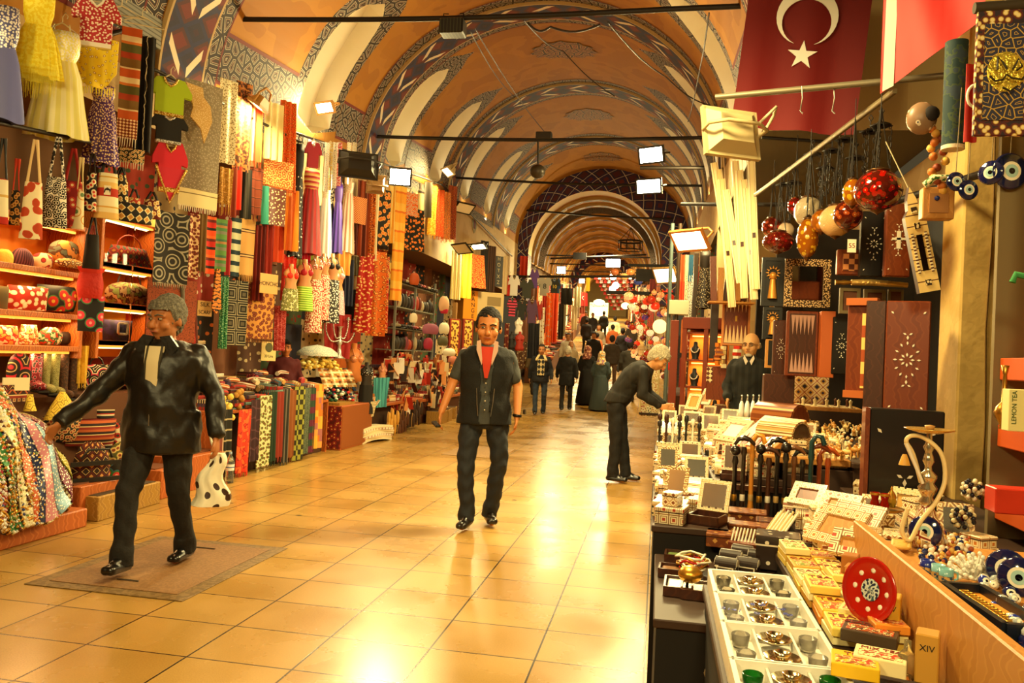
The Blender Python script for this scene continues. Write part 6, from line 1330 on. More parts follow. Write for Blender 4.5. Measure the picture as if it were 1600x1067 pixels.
# ================================================================ right side stall
DW=M('4a2412',.4,coat=.3,pat='wave',stops=[(0,'431f0e'),(.5,'4c2411'),(.8,'3e1c0d')],sc=4,sc2=12)
MW=M('7a3a18',.4,coat=.3,pat='wave',stops=[(0,'722f10'),(.5,'7a3614'),(.8,'6a2a0e')],sc=4,sc2=12)
LW=M('c88a40',.45,pat='wave',stops=[(0,'c4863e'),(.5,'ca8e44'),(.8,'be8038')],sc=4,sc2=14)
MOP=M('f0e4cc',.25,coat=.5)
INL=[M('ecd9a8',.35,coat=.2,pat='sq',stops=[(0,c),(.3,'f0e0b4'),(.55,d),(.68,'f4e8c4'),(.9,d)],sc=s) for c,d,s in (('c87830','a8682c',26),('6a3a1c','c89850',30),('b8402a','8a5a2a',22),('3a2a1a','d8a860',34))]
INL+= [M('f0e2bc',.35,pat='dia',stops=[(0,'8a4a20'),(.25,'f2e4c0'),(.5,'c08a48'),(.62,'f2e4c0')],sc=28),M('e8d09a',.35,pat='lace',stops=[(0,'8a5a28'),(.3,'f0deb0'),(.7,'c89a58')],sc=30)]
DIN=[M('2a1a12',.3,coat=.4,pat='flo',stops=[(0,'f0e4cc'),(.14,'2a1a12')],sc=18),M('5a2c18',.35,coat=.3,pat='sq',stops=[(0,'d8a060'),(.2,'5a2c18'),(.7,'8a4a24'),(.85,'4a2210')],sc=14),M('8a4a20',.35,coat=.3,pat='dia',stops=[(0,'d8a050'),(.2,'7a3c18'),(.7,'9a5828')],sc=18)]
TT=M('3a2416',.6);TCL=M('17120e',.85)
def slab(x0,x1,y0,y1,z,label,name='stall_table',fm=TCL,zb=0.):
    t=E(name,((x0+x1)/2,(y0+y1)/2,0),0,label,'table');w,d=(x1-x0)/2,(y1-y0)/2
    MB().box(-w,w,-d,d,z-.03,z,0,.004).ob('tabletop',TT,t);MB().box(-w+.01,w-.01,-d+.01,d-.01,zb,z-.03).ob('skirting',fm,t);return t
slab(.02,.34,2.75,3.68,.6,'low black covered table with trinket trays at the near left of the right stall')
slab(.345,.62,2.9,4.25,.66,'table carrying the brown boxes between trinket trays and tea boxes')
slab(.0,.34,3.7,7.25,.72,'long table with cream inlaid boxes at the edge of the walkway')
slab(.35,1.2,4.85,7.25,.76,'broad table behind the walking canes')
slab(.02,1.3,7.27,11.15,.74,'farther table of the right stall where the grey haired man bends')
slab(.18,.46,1.2,2.86,.70,'table under the white gift boxes at the bottom of the picture')
slab(.47,.655,1.2,3.3,.74,'narrow table under the packets of tea')
t=E('display_ledge',(.70,1.95,0),0,'pale wooden ledge board between the tea packets and the evil eye charms','ledge')
MB().box(-.035,-.005,-1.0,.95,.7,.95,0,.004).ob('ledge_board',LW,t);MB().box(-.005,.6,-1.0,.95,.86,.89,0,.003).ob('ledge_top',LW,t);MB().box(-.005,.6,.92,.95,0,.86).ob('ledge_end',LW,t)
slab(1.02,1.6,2.95,4.8,.8,'dark low table behind the ledge carrying the hookah',zb=0)
# box builders ----------------------------------------------------------------
def inl_box(w,d,h,m,kind,label,loc,rz=0,group=None,trim=DW,rx=0):
    nm={'flat':'inlaid_box','dome':'domed_casket','open':'open_box','oct':'octagonal_box','frame':'picture_frame','frames':'picture_frame'}[kind]
    t=E(nm,loc,rz,label,{'flat':'box','dome':'casket','open':'box','oct':'box','frame':'frame'}[kind],group,rx)
    if kind=='flat':
        MB().box(-w/2,w/2,-d/2,d/2,0,h*.72,0,.003).ob('box_body',m,t);MB().box(-w/2-.002,w/2+.002,-d/2-.002,d/2+.002,h*.74,h,0,.003).ob('lid',m,t);MB().box(-w/2-.001,w/2+.001,-d/2-.001,d/2+.001,h*.7,h*.75).ob('rim',trim,t)
    elif kind=='dome':
        MB().box(-w/2,w/2,-d/2,d/2,0,h*.5,0,.003).ob('box_body',m,t);n=10
        poly=[(-d/2,0)]+[(-d/2*math.cos(PI*i/n),h*.5*math.sin(PI*i/n)) for i in range(n+1)]
        MB().prism([(-p[0],p[1]) for p in poly[1:]],-w/2,w/2,0,'x').ob('domed_lid',m,t,(0,0,h*.5))
        for s in (-1,1): MB().prism([(-d/2*.86*math.cos(PI*i/n),h*.43*math.sin(PI*i/n)) for i in range(n+1)],s*w/2-.002,s*w/2+.002,0,'x').ob('end_inlay',trim,t,(0,0,h*.5))
        MB().box(-w/2*.8,w/2*.8,-d/2-.003,-d/2,h*.08,h*.42).ob('front_inlay',trim,t);MB().box(-w/2*.68,w/2*.68,-d/2-.005,-d/2-.002,h*.14,h*.36).ob('front_panel',m,t)
    elif kind=='open':
        mb=MB();e=.008;mb.box(-w/2,w/2,-d/2,d/2,0,.008);mb.box(-w/2,-w/2+e,-d/2,d/2,.0,h*.6);mb.box(w/2-e,w/2,-d/2,d/2,0,h*.6);mb.box(-w/2,w/2,-d/2,-d/2+e,0,h*.6);mb.box(-w/2,w/2,d/2-e,d/2,0,h*.6);mb.ob('box_body',trim,t)
        MB().box(-w/2,w/2,-.006,.006,0,d,0,.002).ob('raised_lid',m,t,(0,d/2,h*.6),0,-.35);MB().box(-w/2+.02,w/2-.02,-.009,-.006,.02,d-.02).ob('mirror',M('f4f0e4',.08,.9),t,(0,d/2,h*.6),0,-.35)
    elif kind=='oct':
        p=[(w/2*math.cos(PI/8+i*PI/4),d/2*math.sin(PI/8+i*PI/4)) for i in range(8)]
        MB().prism(p,0,h*.7,0,'z').ob('box_body',m,t);MB().prism([(a*1.04,b*1.04) for a,b in p],h*.7,h,0,'z').ob('lid',m,t);MB().sph((0,0,h),.008,6).ob('knob',GOLD,t)
    elif kind=='frame':
        f=w*.2;mb=MB();mb.box(-w/2,w/2,-.01,.01,0,f);mb.box(-w/2,w/2,-.01,.01,h-f,h);mb.box(-w/2,-w/2+f,-.01,.01,f,h-f);mb.box(w/2-f,w/2,-.01,.01,f,h-f);mb.ob('frame',m,t);MB().box(-w/2+f,w/2-f,-.002,.006,f,h-f).ob('picture',trim,t)
    return t
ORD=['first','second','third','fourth','fifth','sixth','seventh','eighth','ninth','tenth','eleventh','twelfth','thirteenth','fourteenth','fifteenth','sixteenth','seventeenth','eighteenth']
random.seed(21)
CN=['cream and orange','cream and brown','cream and red','cream and dark','honey patterned','lace patterned']
def fillrow(y0,y1,x,z,step,row,sz,kinds='flat,flat,dome,open,oct,frame',dark=0,skip=None):
    n=int((y1-y0)/step)
    for c in range(n):
        k=kinds.split(',')[(c*5+int(x*20))%len(kinds.split(','))];y=y0+(c+.5)*step
        if skip and skip(x,y): continue
        mi=(c*7+int(x*31))%6;m=INL[mi] if not dark else DIN[mi%3];w=sz*R(.8,1.1);d=step*R(.7,.92);h=sz*R(.35,.6)
        cn=CN[mi] if not dark else ('dark inlaid','brown carved','tan diamond')[mi%3]
        kn={'flat':'flat box','dome':'domed casket','open':'open mirrored box','oct':'octagonal box','frame':'small tilted frame'}[k]
        o=inl_box(w,d,h if k!='frame' else sz*.9,m,k,'%s %s, %s from near end, %s'%(cn,kn,ORD[min(c,17)],row),(x,y,z),R(-.25,.25)+(-.2 if k!='frame' else -.6),None,[DW,M('8a2a18',.5),M('1f1a18',.5),M('c8984c',.5)][(c*3)%4],rx=0 if k!='frame' else -.35)
        if k in('flat','oct') and c%2==0:
            inl_box(w*.55,d*.6,h*.8,INL[(mi+2)%6],'dome' if c%4 else 'flat','small %s stacked on the %s box of the %s'%(('casket','box')[not c%4],ORD[min(c,17)],row),(x,y,z+h+.002),R(-.6,.6),None,DW)
fillrow(3.72,6.5,.09,.72,.17,'walkway row',.15,'flat,flat,dome,flat,open,dome')
fillrow(3.75,6.55,.25,.72,.18,'second walkway row',.15,'flat,dome,flat,dome,flat,open')
# rising rows on the broad table
for i,(x,z,nm) in enumerate(((.47,.77,'broad table front row'),(.65,.80,'broad table second row'),(.83,.84,'broad table third row'),(1.02,.88,'broad table back row'))):
    if i: tag(MB().box(-.09,.09,-1.15,1.15,.762,z-.001,0,.003).ob('display_step',TT,None,(x,6.05,0)),'plain board raising the %s'%nm,'step')
    fillrow(4.95,7.2,x,z,.2,nm,.17)
for i,(x,z,nm) in enumerate(((.12,.745,'farther table walkway row'),(.32,.745,'farther table second row'),(.52,.77,'farther table third row'),(.74,.8,'farther table fourth row'))):
    if i>1: tag(MB().box(-.1,.1,-1.35,1.35,.742,z-.001,0,.003).ob('display_step',TT,None,(x,8.7,0)),'plain board raising the %s'%nm,'step')
    fillrow(7.35,10.1,x,z,.2,nm,.17,'flat,dome,open,flat,frame,dome')
# tilted boards in the middle (backgammon boards standing open)
def backgammon(loc,w,h,rz,rx,m,label,opened=0,th=.035,tri=M('f0deb0',.5),tr2=M('8a3018',.5)):
    t=E('backgammon_board',loc,rz,label,'backgammon board',None,rx)
    MB().box(-w/2,w/2,-th/2,th/2,0,h,0,.004).ob('board',m,t);MB().box(-w/2+.025,w/2-.025,-th/2-.003,-th/2,.025,h-.025).ob('playing_field',MW if m is not MW else DW,t)
    mb=MB();n=6
    for s in (0,1):
        for i in range(n):
            a=-w/2+.03+(w-.06)*i/n;b=a+(w-.06)/n;zz=.03 if s==0 else h-.03;zt=zz+(h*.34 if s==0 else -h*.34);mb.prism([(a,zz),(b,zz),((a+b)/2,zt)][::(1 if s==0 else -1)],-th/2-.006,-th/2-.003,i%2)
    mb.ob('points',[tri,tr2],t)
    MB().box(-.012,.012,-th/2-.006,-th/2,h*.45,h*.55).ob('hinge',GOLD,t);return t
def place(u,v,z): return pz(u,v,z)
backgammon(place(1190,665,.95),.3,.34,-.7,-.9,LW,'open light inlaid board lying tilted among the cream boxes')
backgammon(place(1170,705,.93),.34,.36,-.9,-1.0,LW,'cream striped board propped behind the walking canes')
for i,(u,v,w,h,rz,rx,l) in enumerate(((1080,640,.16,.2,-.5,-.6,'small cream board leaning at the far left of the goods'),(1100,632,.18,.22,-.8,-.5,'cream lidded case leaning beside the smallest board'),(1133,690,.22,.2,-.9,-.8,'white lined case lid tilted in the middle of the goods'),(1210,690,.3,.2,-1.0,-.7,'striped cream case lid tilted next to the domed chest'))):
    P=place(u,v,.95);t=inl_box(w,.04,h,INL[i],'frame',l,P,rz,None,WHITE if i==2 else LW,rx=rx)
# domed chest
P=place(1222,706,.93);inl_box(.26,.2,.2,INL[5],'dome','large domed casket with dark edging in front of the mosaic panel',P,-.75,None,DW)
P=place(1205,690,.93);P=P+np.array([.1,.35,0]);inl_box(.34,.24,.26,DIN[2],'dome','larger brown domed chest behind the edged casket',P,-.75,None,MW)
# pens / chess men in a stand
t=E('pipe_stand',place(1060,708,.75),-.02,'cream patterned stand holding upright black and white pipes','pipe stand')
MB().box(-.16,.16,-.05,.05,0,.05,0,.003).ob('stand_base',BLACKM,t);MB().box(-.17,.17,-.055,.055,.05,.08,0,.003).ob('stand_top',INL[3],t)
for i in range(14):
    x=-.15+.3*(i%7)/6;y=-.025 if i<7 else .025;h=.22+.05*((i*5)%3)/2;mb=MB();mb.lathe([(.008,.07),(.009,h*.5),(.013,h*.55),(.008,h*.6),(.01,h*.9),(.018,h*.95),(.016,h+.02),(.001,h+.03)],(x,y,0),8,0);mb.ob('pipe',[BLACKM,M('3a1a10',.4),MOP][i%3 if i%4 else 0],t)
# white flasks
for i in range(5):
    P=place(1158+i*9,652-i*.5,.98);t=E('white_flask',P,0,['white flask with silver neck, leftmost of the five','white flask, second of the five','white flask, middle of the five','white flask, fourth of the five','white flask, rightmost of the five'][i],'flask','white flasks in front of the seller')
    MB().lathe([(.001,0),(.024,0),(.026,.05),(.02,.12),(.009,.15)],n=12).ob('flask_body',WHITE,t);MB().lathe([(.008,.15),(.006,.19),(.011,.2),(.001,.205)],n=8).ob('neck',SILT,t)
# walking canes
CC=[('1a1210','black'),('2a1a10','dark brown'),('d88a30','honey amber'),('17100e','glossy black'),('4a2818','chestnut'),('120e0c','jet black'),('1c1512','black banded'),('7a4a28','tan brown'),('201814','dark carved'),('1a3a3a','teal green'),('8a3a18','red brown'),('b85020','orange')]
for i in range(12):
    u=1148+i*13.2;P=py(u,735,4.55+.02*(i%3));c,nm=CC[i];m=M(c,.3,coat=.5);hi=.99+.05*((i*7)%4)/3-.0
    t=E('walking_cane',(P[0],P[1],.02),R(-.05,.05),'%s walking cane, %s from the left in the row'%(nm,ORD[i]),'walking cane','walking canes in a row');mb=MB()
    mb.lathe([(.012,0),(.011,.3),(.013,.62),(.017,.66),(.013,.7),(.012,hi-.1),(.018,hi-.08),(.013,hi-.05)],n=9);mb.ob('shaft',m,t)
    MB().lathe([(.0135,.7),(.0145,.705),(.0145,.73),(.0135,.735)],n=9).ob('band',[GOLD,MOP,M('c8a060',.4)][i%3],t)
    mb=MB()
    if i in(2,9): mb.tube([(0,0,hi-.06),(0,0,hi),(.02,0,hi+.035),(.05,0,hi+.03),(.065,0,hi-.01)],.014,8)
    elif i%3==0: mb.sph((0,0,hi-.02),.028,10)
    else: mb.tube([(-.05,0,hi-.04),(-.03,0,hi-.01),(0,0,hi),(.03,0,hi-.01),(.055,0,hi-.035)],[.008,.012,.016,.012,.008],8)
    mb.ob('handle',m if i!=2 else M('e0902c',.3,coat=.5),t)
tag(MB().box(-.45,.45,-.015,.015,-.012,.012).ob('cane_rack',DW,None,(.75,4.66,.78)),'dark rack bar behind the row of walking canes','rack')
# brown wooden boxes in front of the canes
for i,(u,v,w,d,h,m,l) in enumerate(((1122,826,.15,.13,.05,0,'brown carved box at the left of the brown group'),(1165,812,.2,.14,.05,1,'flat brown box with rows of inlay in the middle of the brown group'),(1208,828,.16,.12,.05,2,'brown box at the right of the brown group'),(1128,852,.13,.11,.06,1,'tan topped box in front of the carved brown box'),(1174,838,.2,.1,.06,1,'long reddish brown box across the brown group'),(1105,790+10,.12,.1,.04,2,'small brown box near the trinket trays'))):
    inl_box(w,d,h,DIN[1+(m%2)],'flat',l,place(u,v,.66),-.12,None,DW)
inl_box(.16,.14,.13,DIN[0],'flat','black chest with a mother of pearl diamond on its lid',place(1215,888,.67)+np.array([0,.02,0]),-.15,None,MOP)
for i,(u,v) in enumerate(((1135,893),(1168,893),(1142,880),(1160,872),(1186,880))):
    inl_box(.08,.06,.055,DIN[0],'dome',['black and pearl casket, front left of the small group','black and pearl casket, front middle of the small group','black and pearl casket, rear left of the small group','black and pearl casket, rear middle of the small group','black and pearl casket, right of the small group'][i],place(u,v,.665),-.3,None,MOP)
# fans of folded bone combs
t=E('bone_fan_tray',place(1165,858,.67),-.2,'brown tray of pale bone sticks','tray');MB().box(-.07,.07,-.04,.04,0,.03).ob('tray_box',MW,t)
for i in range(9): MB().cyl((-.06+.014*i,0,.03),(-.05+.014*i,.02,.085),.004,n=5).ob('bone_stick',MOP,t)
P=place(1198,850,.68);t=E('bone_fan',P,-.9,'sheaf of long pale bone sticks leaning beside the black chest','bone sticks',None,-.6)
for i in range(12): MB().cyl((-.05+.009*i,0,0),(-.03+.009*i,.01,.16+.01*(i%3)),.005,n=6).ob('bone_stick',MOP if i%2 else M('d8b070',.4),t)
# trinket trays at the near left
for i,(u,v,w,d,l,c) in enumerate(((1060,905,.1,.16,'tray of white soaps in the low front corner','f6f0e0'),(1095,912,.14,.14,'tray of two white patterned bars','f0e6cc'),(1048,880,.09,.1,'small compartment tray with dark liners','8a5a30'),(1058,858,.1,.1,'open tray with green stones','6a8a4a'),(1098,835,.12,.1,'tray of carved bone at the back of the low table','e8d0a0'))):
    t=E('trinket_tray',place(u,v+18,.602),-.05,l,'tray');mb=MB();mb.box(-w/2,w/2,-d/2,d/2,0,.008)
    for a in (-1,1): mb.box(a*w/2-.004,a*w/2+.004,-d/2,d/2,0,.035);mb.box(-w/2,w/2,a*d/2-.004,a*d/2+.004,0,.035)
    mb.ob('tray_box',DW,t);MB().box(-w/2+.01,w/2-.01,-d/2+.01,d/2-.01,.008,.026,0,.004).ob('contents',M(c,.4,pat='lace',stops=[(0,'8a6a3a'),(.1,c)],sc=30),t)
t=E('necklace_pile',place(1082,893,.61),0,'tangle of red and gold necklaces on the low table','necklaces')
for i in range(9):
    a=R(0,6);pts=[(.05*math.cos(a+q*.7)+R(-.02,.02),.08*math.sin(a+q*.7)+R(-.02,.02),.01+.02*R(0,1)+.012*i*.4) for q in range(10)];MB().tube(pts,.005,5,closed=1).ob('strand',[M('b81c14',.3),GOLD,MOP][i%3],t)
tag(MB().sph((0,0,.035),.045,16,sz=.7).ob('gold_bowl',GOLD,None,place(1078,912,.64)),'round golden ball lying in front of the necklaces','ball')
# doll and teddy by the table foot
P=np.array([.25,2.66,.0]);t=E('teddy_bear',(.33,2.64,.28),-.2,'small brown teddy bear with a red bow hanging at the foot of the table','toy')
FUR=M('8a5a30',.9,bump=.8,bs=120,coord='O');MB().sph((0,0,.0),.045,12).sph((0,0,.07),.036,12).sph((-.028,0,.1),.014,8).sph((.028,0,.1),.014,8).ob('body',FUR,t)
for s in (-1,1): MB().sph((s*.026,-.02,.045),.022,8,sz=.7).ob('bow_loop',M('b81810',.7),t);MB().cyl((s*.04,0,.01),(s*.06,-.03,-.02),.014,.012,8).ob('arm',FUR,t);MB().cyl((s*.022,0,-.03),(s*.03,-.04,-.06),.016,.014,8).ob('leg',FUR,t)
t=E('ribbon_bundle',(.22,2.7,.22),0,'grey knotted cord bundle hanging left of the teddy bear','cord');
for s in range(5): MB().tube([(.01*(s-2),0,.22),(.015*(s-2)+.005,-.01,.12),(.012*(s-2),0,0)],.006,6).ob('cord',M('8a7a60',.8),t)
MB().tube([(.03*math.cos(q*.63),0,.24+.03*math.sin(q*.63)) for q in range(10)],.005,6,closed=1).ob('loop',M('8a7a60',.8),t)
# white gift boxes with cups
def giftbox(y0,y1,label,glass,lid=0):
    x0,x1=.2,.45;t=E('gift_box',((x0+x1)/2,(y0+y1)/2,.70),0,label,'gift box');w,d=(x1-x0)/2,(y1-y0)/2-.004
    WB=M('f4f0e2',.5);mb=MB();mb.box(-w,w,-d,d,0,.02)
    for a in (-1,1): mb.box(a*w-.006,a*w+.006,-d,d,0,.06);mb.box(-w,w,a*d-.006,a*d+.006,0,.06)
    mb.box(-.05,-.044,-d,d,.02,.05);mb.box(.044,.05,-d,d,.02,.05);mb.ob('box_tray',WB,t)
    for k,yy in enumerate((-d*.5,d*.5)):
        o=MB().lathe([(.001,0),(.02,0),(.038,.01),(.045,.014),(.044,.016),(.02,.006),(.001,.005)],(0,yy,.035),24).ob('metal_saucer',M('e8d8b0',.15,1.),t);MB().lathe([(.014,0),(.022,.02),(.016,.021),(.001,.004)],(0,yy,.042),16).ob('saucer_cup',M('e8d8b0',.15,1.),o)
        for s in (-1,1):
            MB().lathe([(.001,0),(.02,0),(.024,.03),(.022,.032),(.018,.004),(.001,.003)],(s*.085,yy+.01*s,.025),14).ob('glass_cup',M(glass,.08,trans=.75 if glass!='d8cdb8' else .9,ior=1.3),t)
    return t
giftbox(2.56,2.84,'white gift box with brass saucers, farthest of the row','d8cdb8')
GW=giftbox(2.28,2.56,'white gift box with blue writing on its wrapping','e8e4e0')
giftbox(2.0,2.28,'white gift box with clear cups in the middle of the row','e0d8c8')
giftbox(1.74,2.0,'white gift box holding green glasses','1f8a2a')
giftbox(1.46,1.74,'white gift box holding violet glasses, nearest of the row','a83ab0')
for i,(s,u,v) in enumerate((('2141',1143,952),('8',1176,944),('0',1191,945),('0',1183,958),('C',1218,950),('S',1224,952),('90',1230,960))): text(s,.03,tuple(place(u,v,.765)-np.array(GW.location)),(0,0,R(-1,1.2)),M('2a3aa8',.5),GW,.0006)
# tea packets
TC=['f0d060','e8c050','f4e4a0','e89030','f0b840','f4d878','d8a040','f8ecb0']
TN=['yellow','ochre','cream','orange','golden','pale yellow','tan','ivory']
def packet(loc,w,d,h,c,label,rz=0,txt=None,rx=0,ry=0,bc='b85a18'):
    t=E('tea_packet',loc,rz,label,'packet','packets of tea',rx,ry);MB().box(-w/2,w/2,-d/2,d/2,0,h,0,.002).ob('packet',M(c,.4),t)
    MB().box(-w*.42,w*.42,-d*.38,d*.1,h,h+.001).ob('printed_picture',M(bc,.4,pat='noise',stops=[(0,bc),(.42,c),(.52,'f4e8b0'),(.6,'c8401c')],sc=50),t)
    if txt: text(txt,d*.26,(0,d*.27,h+.0012),(0,0,0),M('8a2010',.5),t,.0006)
    return t
k=0
for r_,(y,z) in enumerate(((3.12,.742),(2.95,.742),(2.78,.742),(2.62,.742),(2.46,.742),(2.3,.742))):
    for c_ in range(2):
        x=.515+.09*c_
        for q in range(2 if (r_+c_)%3 else 3):
            packet((x+R(-.004,.004),y-.01*q,z+.024*q),.084,.15,.022,TC[k%8],'%s tea packet, %s layer of the %s pile of %s row'%(TN[k%8],('bottom','middle','top')[q],('left','right')[c_],('farthest','second','third','fourth','fifth','nearest')[r_]),R(-.06,.06),('TEA','APPLE TEA','CAY','TURKISH')[k%4] if q==(1 if (r_+c_)%3 else 2) else None,bc=('c84018','b8701c','7a8a2a','a83a20')[k%4]);k+=1
for i,(u,v,w,d,h,c,l,tx,rz) in enumerate(((1350,968,.12,.09,.03,'f0e0a0','cream packet with a fruit picture in front of the red plate','TEA',-.4),(1360,1000,.13,.1,.03,'4a3a2a','dark packet of assorted tea with a photograph','BLACK TEA',-.35),(1375,1045,.11,.09,.035,'f8e8b0','white and brown packet nearest the ledge','MIX TEA',-.3),(1335,1050,.1,.1,.03,'f0c020','bright yellow packet lying under the others','TEA',-.2))):
    packet(place(u,v,.77),w,d,h,c,l,rz,tx,bc='a85020')
for i,(u,v,c,l) in enumerate(((1400,985,'b8702c','upright brown packet leaning on the ledge'),(1412,935,'c88a4c','tan carton standing behind the red plate'),(1435,930,'a8682c','second tan carton at the far side of the red plate'),(1440,1000,'d8a830','golden perfume carton behind clear film'),(1480,1067,'c8943c','golden perfume carton at the lower edge of the picture'))):
    P=place(u,v,.76);P[0]=min(P[0],.625);t=E('carton',P,-.35,l,'carton');MB().box(-.024,.024,-.03,.03,0,.11 if i!=1 else .09,0,.003).ob('carton_box',M(c,.35),t)
    if i>2: MB().lathe([(.001,0),(.018,0),(.02,.05),(.008,.065),(.008,.085),(.001,.086)],(-.04,-.01,0),12).ob('scent_bottle',M('f4dca0',.05,trans=.8,ior=1.3),t);text('XIV',.02,(0,-.031,.08),(PI/2,0,0),INK,t,.0004)
    else: text(('ELMA','CAY','TEA')[i],.016,(0,-.031,.07),(PI/2,0,0),M('f4e0b0',.5),t,.0004)
# standing red plate
P=place(1352,975,.79);t=E('ceramic_plate',(P[0]+.02,P[1]+.02,P[2]),-.95,'bright red ceramic plate with a blue flower medallion standing on edge','plate',None,0)
r=.085;MB().lathe([(.001,.0),(r*.5,.001),(r*.8,.006),(r,.014),(r*.99,.018),(r*.78,.011),(r*.5,.006),(.001,.005)],n=36).ob('plate_body',M('b81a0c',.2,coat=.6),t,(0,0,r*1.0),0,PI/2-.15)
MB().lathe([(.001,.0115),(r*.34,.0095)],n=20).ob('medallion',M('8aa0a8',.3,pat='flo',stops=[(0,'1a2a4a'),(.3,'d8e0d8'),(.6,'3a5a6a')],sc=60),t,(0,0,r),0,PI/2-.15)
for i in range(8):
    a=2*PI*i/8;MB().sph((r*.6*math.cos(a),r*.6*math.sin(a),.0075),.008,8,sz=.3).ob('painted_flower',M('f4f0e0',.4),t,(0,0,r),0,PI/2-.15)
# ledge goods: tray with gold bracelets, eyes, mugs, coral
def nazar(loc,r,label,rz=0,rx=PI/2-.2,group=None,ry=0):
    t=E('evil_eye_charm',loc,rz,label,'charm',group,rx,ry)
    MB().lathe([(.001,0),(r*.95,.0),(r,.004),(r*.9,.009),(.001,.011)],n=28).ob('glass_disc',M('10184a',.08,coat=.8),t)
    MB().lathe([(.001,.0128),(r*.52,.0115)],n=24).ob('white_ring',M('f4f0dc',.2),t);MB().lathe([(.001,.0138),(r*.36,.013)],n=20).ob('pale_blue_ring',M('a8d0d0',.2),t);MB().lathe([(.001,.0148),(r*.17,.0142)],n=16).ob('pupil',M('05060c',.1),t);return t
t=E('bracelet_tray',place(1520,965,.9)+np.array([.04,0,0]),.06,'black tray lined with orange velvet holding gold chains','tray');w,d=.045,.16
mb=MB();mb.box(-w,w,-d,d,0,.01)
for a in (-1,1): mb.box(a*w-.008,a*w+.008,-d,d,0,.04);mb.box(-w,w,a*d-.008,a*d+.008,0,.04)
mb.ob('tray_box',M('0c1420',.35),t);MB().box(-w+.008,w-.008,-d+.008,d-.008,.01,.02).ob('velvet_lining',M('e89020',.8),t)
for i in range(16):
    y=-d+.025+(2*d-.05)*i/15;MB().tube([(-.03+.012*math.cos(q),y+.008*math.sin(q),.026) for q in [k_*PI/4 for k_ in range(8)]],.0028,5,closed=1).ob('gold_chain',GOLD,t);MB().tube([(-.005+.012*math.cos(q),y+.008*math.sin(q),.026) for q in [k_*PI/4 for k_ in range(8)]],.0028,5,closed=1).ob('gold_chain',GOLD,t)
random.seed(9)
q=0
for i,(u,v,r) in enumerate(((1553,1013,.026),(1573,1028,.024),(1590,1050,.03),(1570,1003,.016))):
    nazar(place(u,v,.9)+np.array([.07,0,0]),r,['dark evil eye charm lying flat, upper left of the bunch at the lower right edge','small dark evil eye charm in the middle of the flat bunch','largest flat evil eye charm at the lower right edge','small evil eye charm lying by the corner of the bracelet tray'][i],0,.1)
for i,(u,v,r,ry) in enumerate(((1572,893,.05,.5),(1592,908,.05,.6),(1445,830,.05,.6))):
    nazar(place(u,v+25,.9)+np.array([0,0,r]),r,['large round evil eye leaning at the right edge','second large evil eye overlapping at the right edge','evil eye disc standing among charms beside the hookah'][i],-.5+.0*i,PI/2-.1)
blob=MB();ey=[]
for i in range(70):
    f=R(0,1);u=1500+f*100+R(-25,25);v=880+f*150+R(-28,20)+20
    if u>1610: continue
    P=place(u,v,.9);P[2]+=R(.005,.03);P[0]+=.06
    r=R(.008,.014);ey.append((P,r))
nms=[]
for i,(P,r) in enumerate(ey[:48]):
    t=E('glass_bead_charm',P,R(-.6,.2),'%s glass eye charm, %s in the heap right of the bracelet tray'%(('clear','navy','milky','royal blue')[i%4],['nearest','second','third','fourth','fifth','sixth','seventh','eighth','ninth','tenth','eleventh','farthest'][i//4]),'charm','glass charms heaped right of the bracelet tray')
    MB().sph((0,0,0),r*1.3,8).ob('bead',M(('e0e8e8','12205a','d8d0c0','2a3a9a')[i%4],.08,trans=.3 if i%4==0 else 0,coat=.6),t);MB().lathe([(.001,.003),(r*.8,.0)],n=12).ob('white_ring',M('f4f0dc',.2),t,(0,-r*1.15,.3*r),0,PI/2-.5);MB().lathe([(.001,.002),(r*.4,.0)],n=10).ob('pupil',M('05102c',.1),t,(0,-r*1.27,.36*r),0,PI/2-.5)
for i,(u,v,c,l) in enumerate(((1466,905,'8ac0c8','pale turquoise mug, left of the pair'),(1478,912,'7ab4b8','pale turquoise mug, right of the pair'),(1448,897,'1a2a8a','dark blue cube mug with an eye'))):
    t=E('mug',place(u,v,.9),0,l,'mug');MB().lathe([(.001,0),(.017,0),(.018,.04),(.015,.04),(.014,.004),(.001,.004)],n=16).ob('mug_body',M(c,.3,coat=.4),t);MB().tube([(.017,0,.01),(.028,0,.015),(.028,0,.03),(.017,0,.034)],.003,6).ob('handle',M(c,.3),t)
    MB().lathe([(.0185,.008),(.0187,.022)],n=16).ob('painted_scene',M('c8a060',.4,pat='noise',stops=[(0,'2a4a6a'),(.5,'c8a060')],sc=80),t)
t=E('white_coral',place(1520,905,.9),0,'bushy white coral piece studded with small shells','coral')
for i in range(60):
    a=R(0,6.28);b=R(.1,1.4);L_=R(.03,.075);d=(math.cos(a)*math.cos(b)*L_,math.sin(a)*math.cos(b)*L_*.7,math.sin(b)*L_);MB().cyl((0,0,0),d,.004,.003,5).sph(d,.0065,6).ob('coral_branch',M('f0ece0',.6),t)
for o in list(t.children)[1:]: pass
t=E('chain_coil',place(1408,855,.9),-.3,'coil of braided gold cord on the ledge','cord')
for i in range(7): MB().tube([(.02*math.cos(q_)*1.3,-.05+.016*i+.012*math.sin(q_),.01) for q_ in [k_*PI/4 for k_ in range(8)]],.005,6,closed=1).ob('cord_loop',M('d8a850',.5),t)
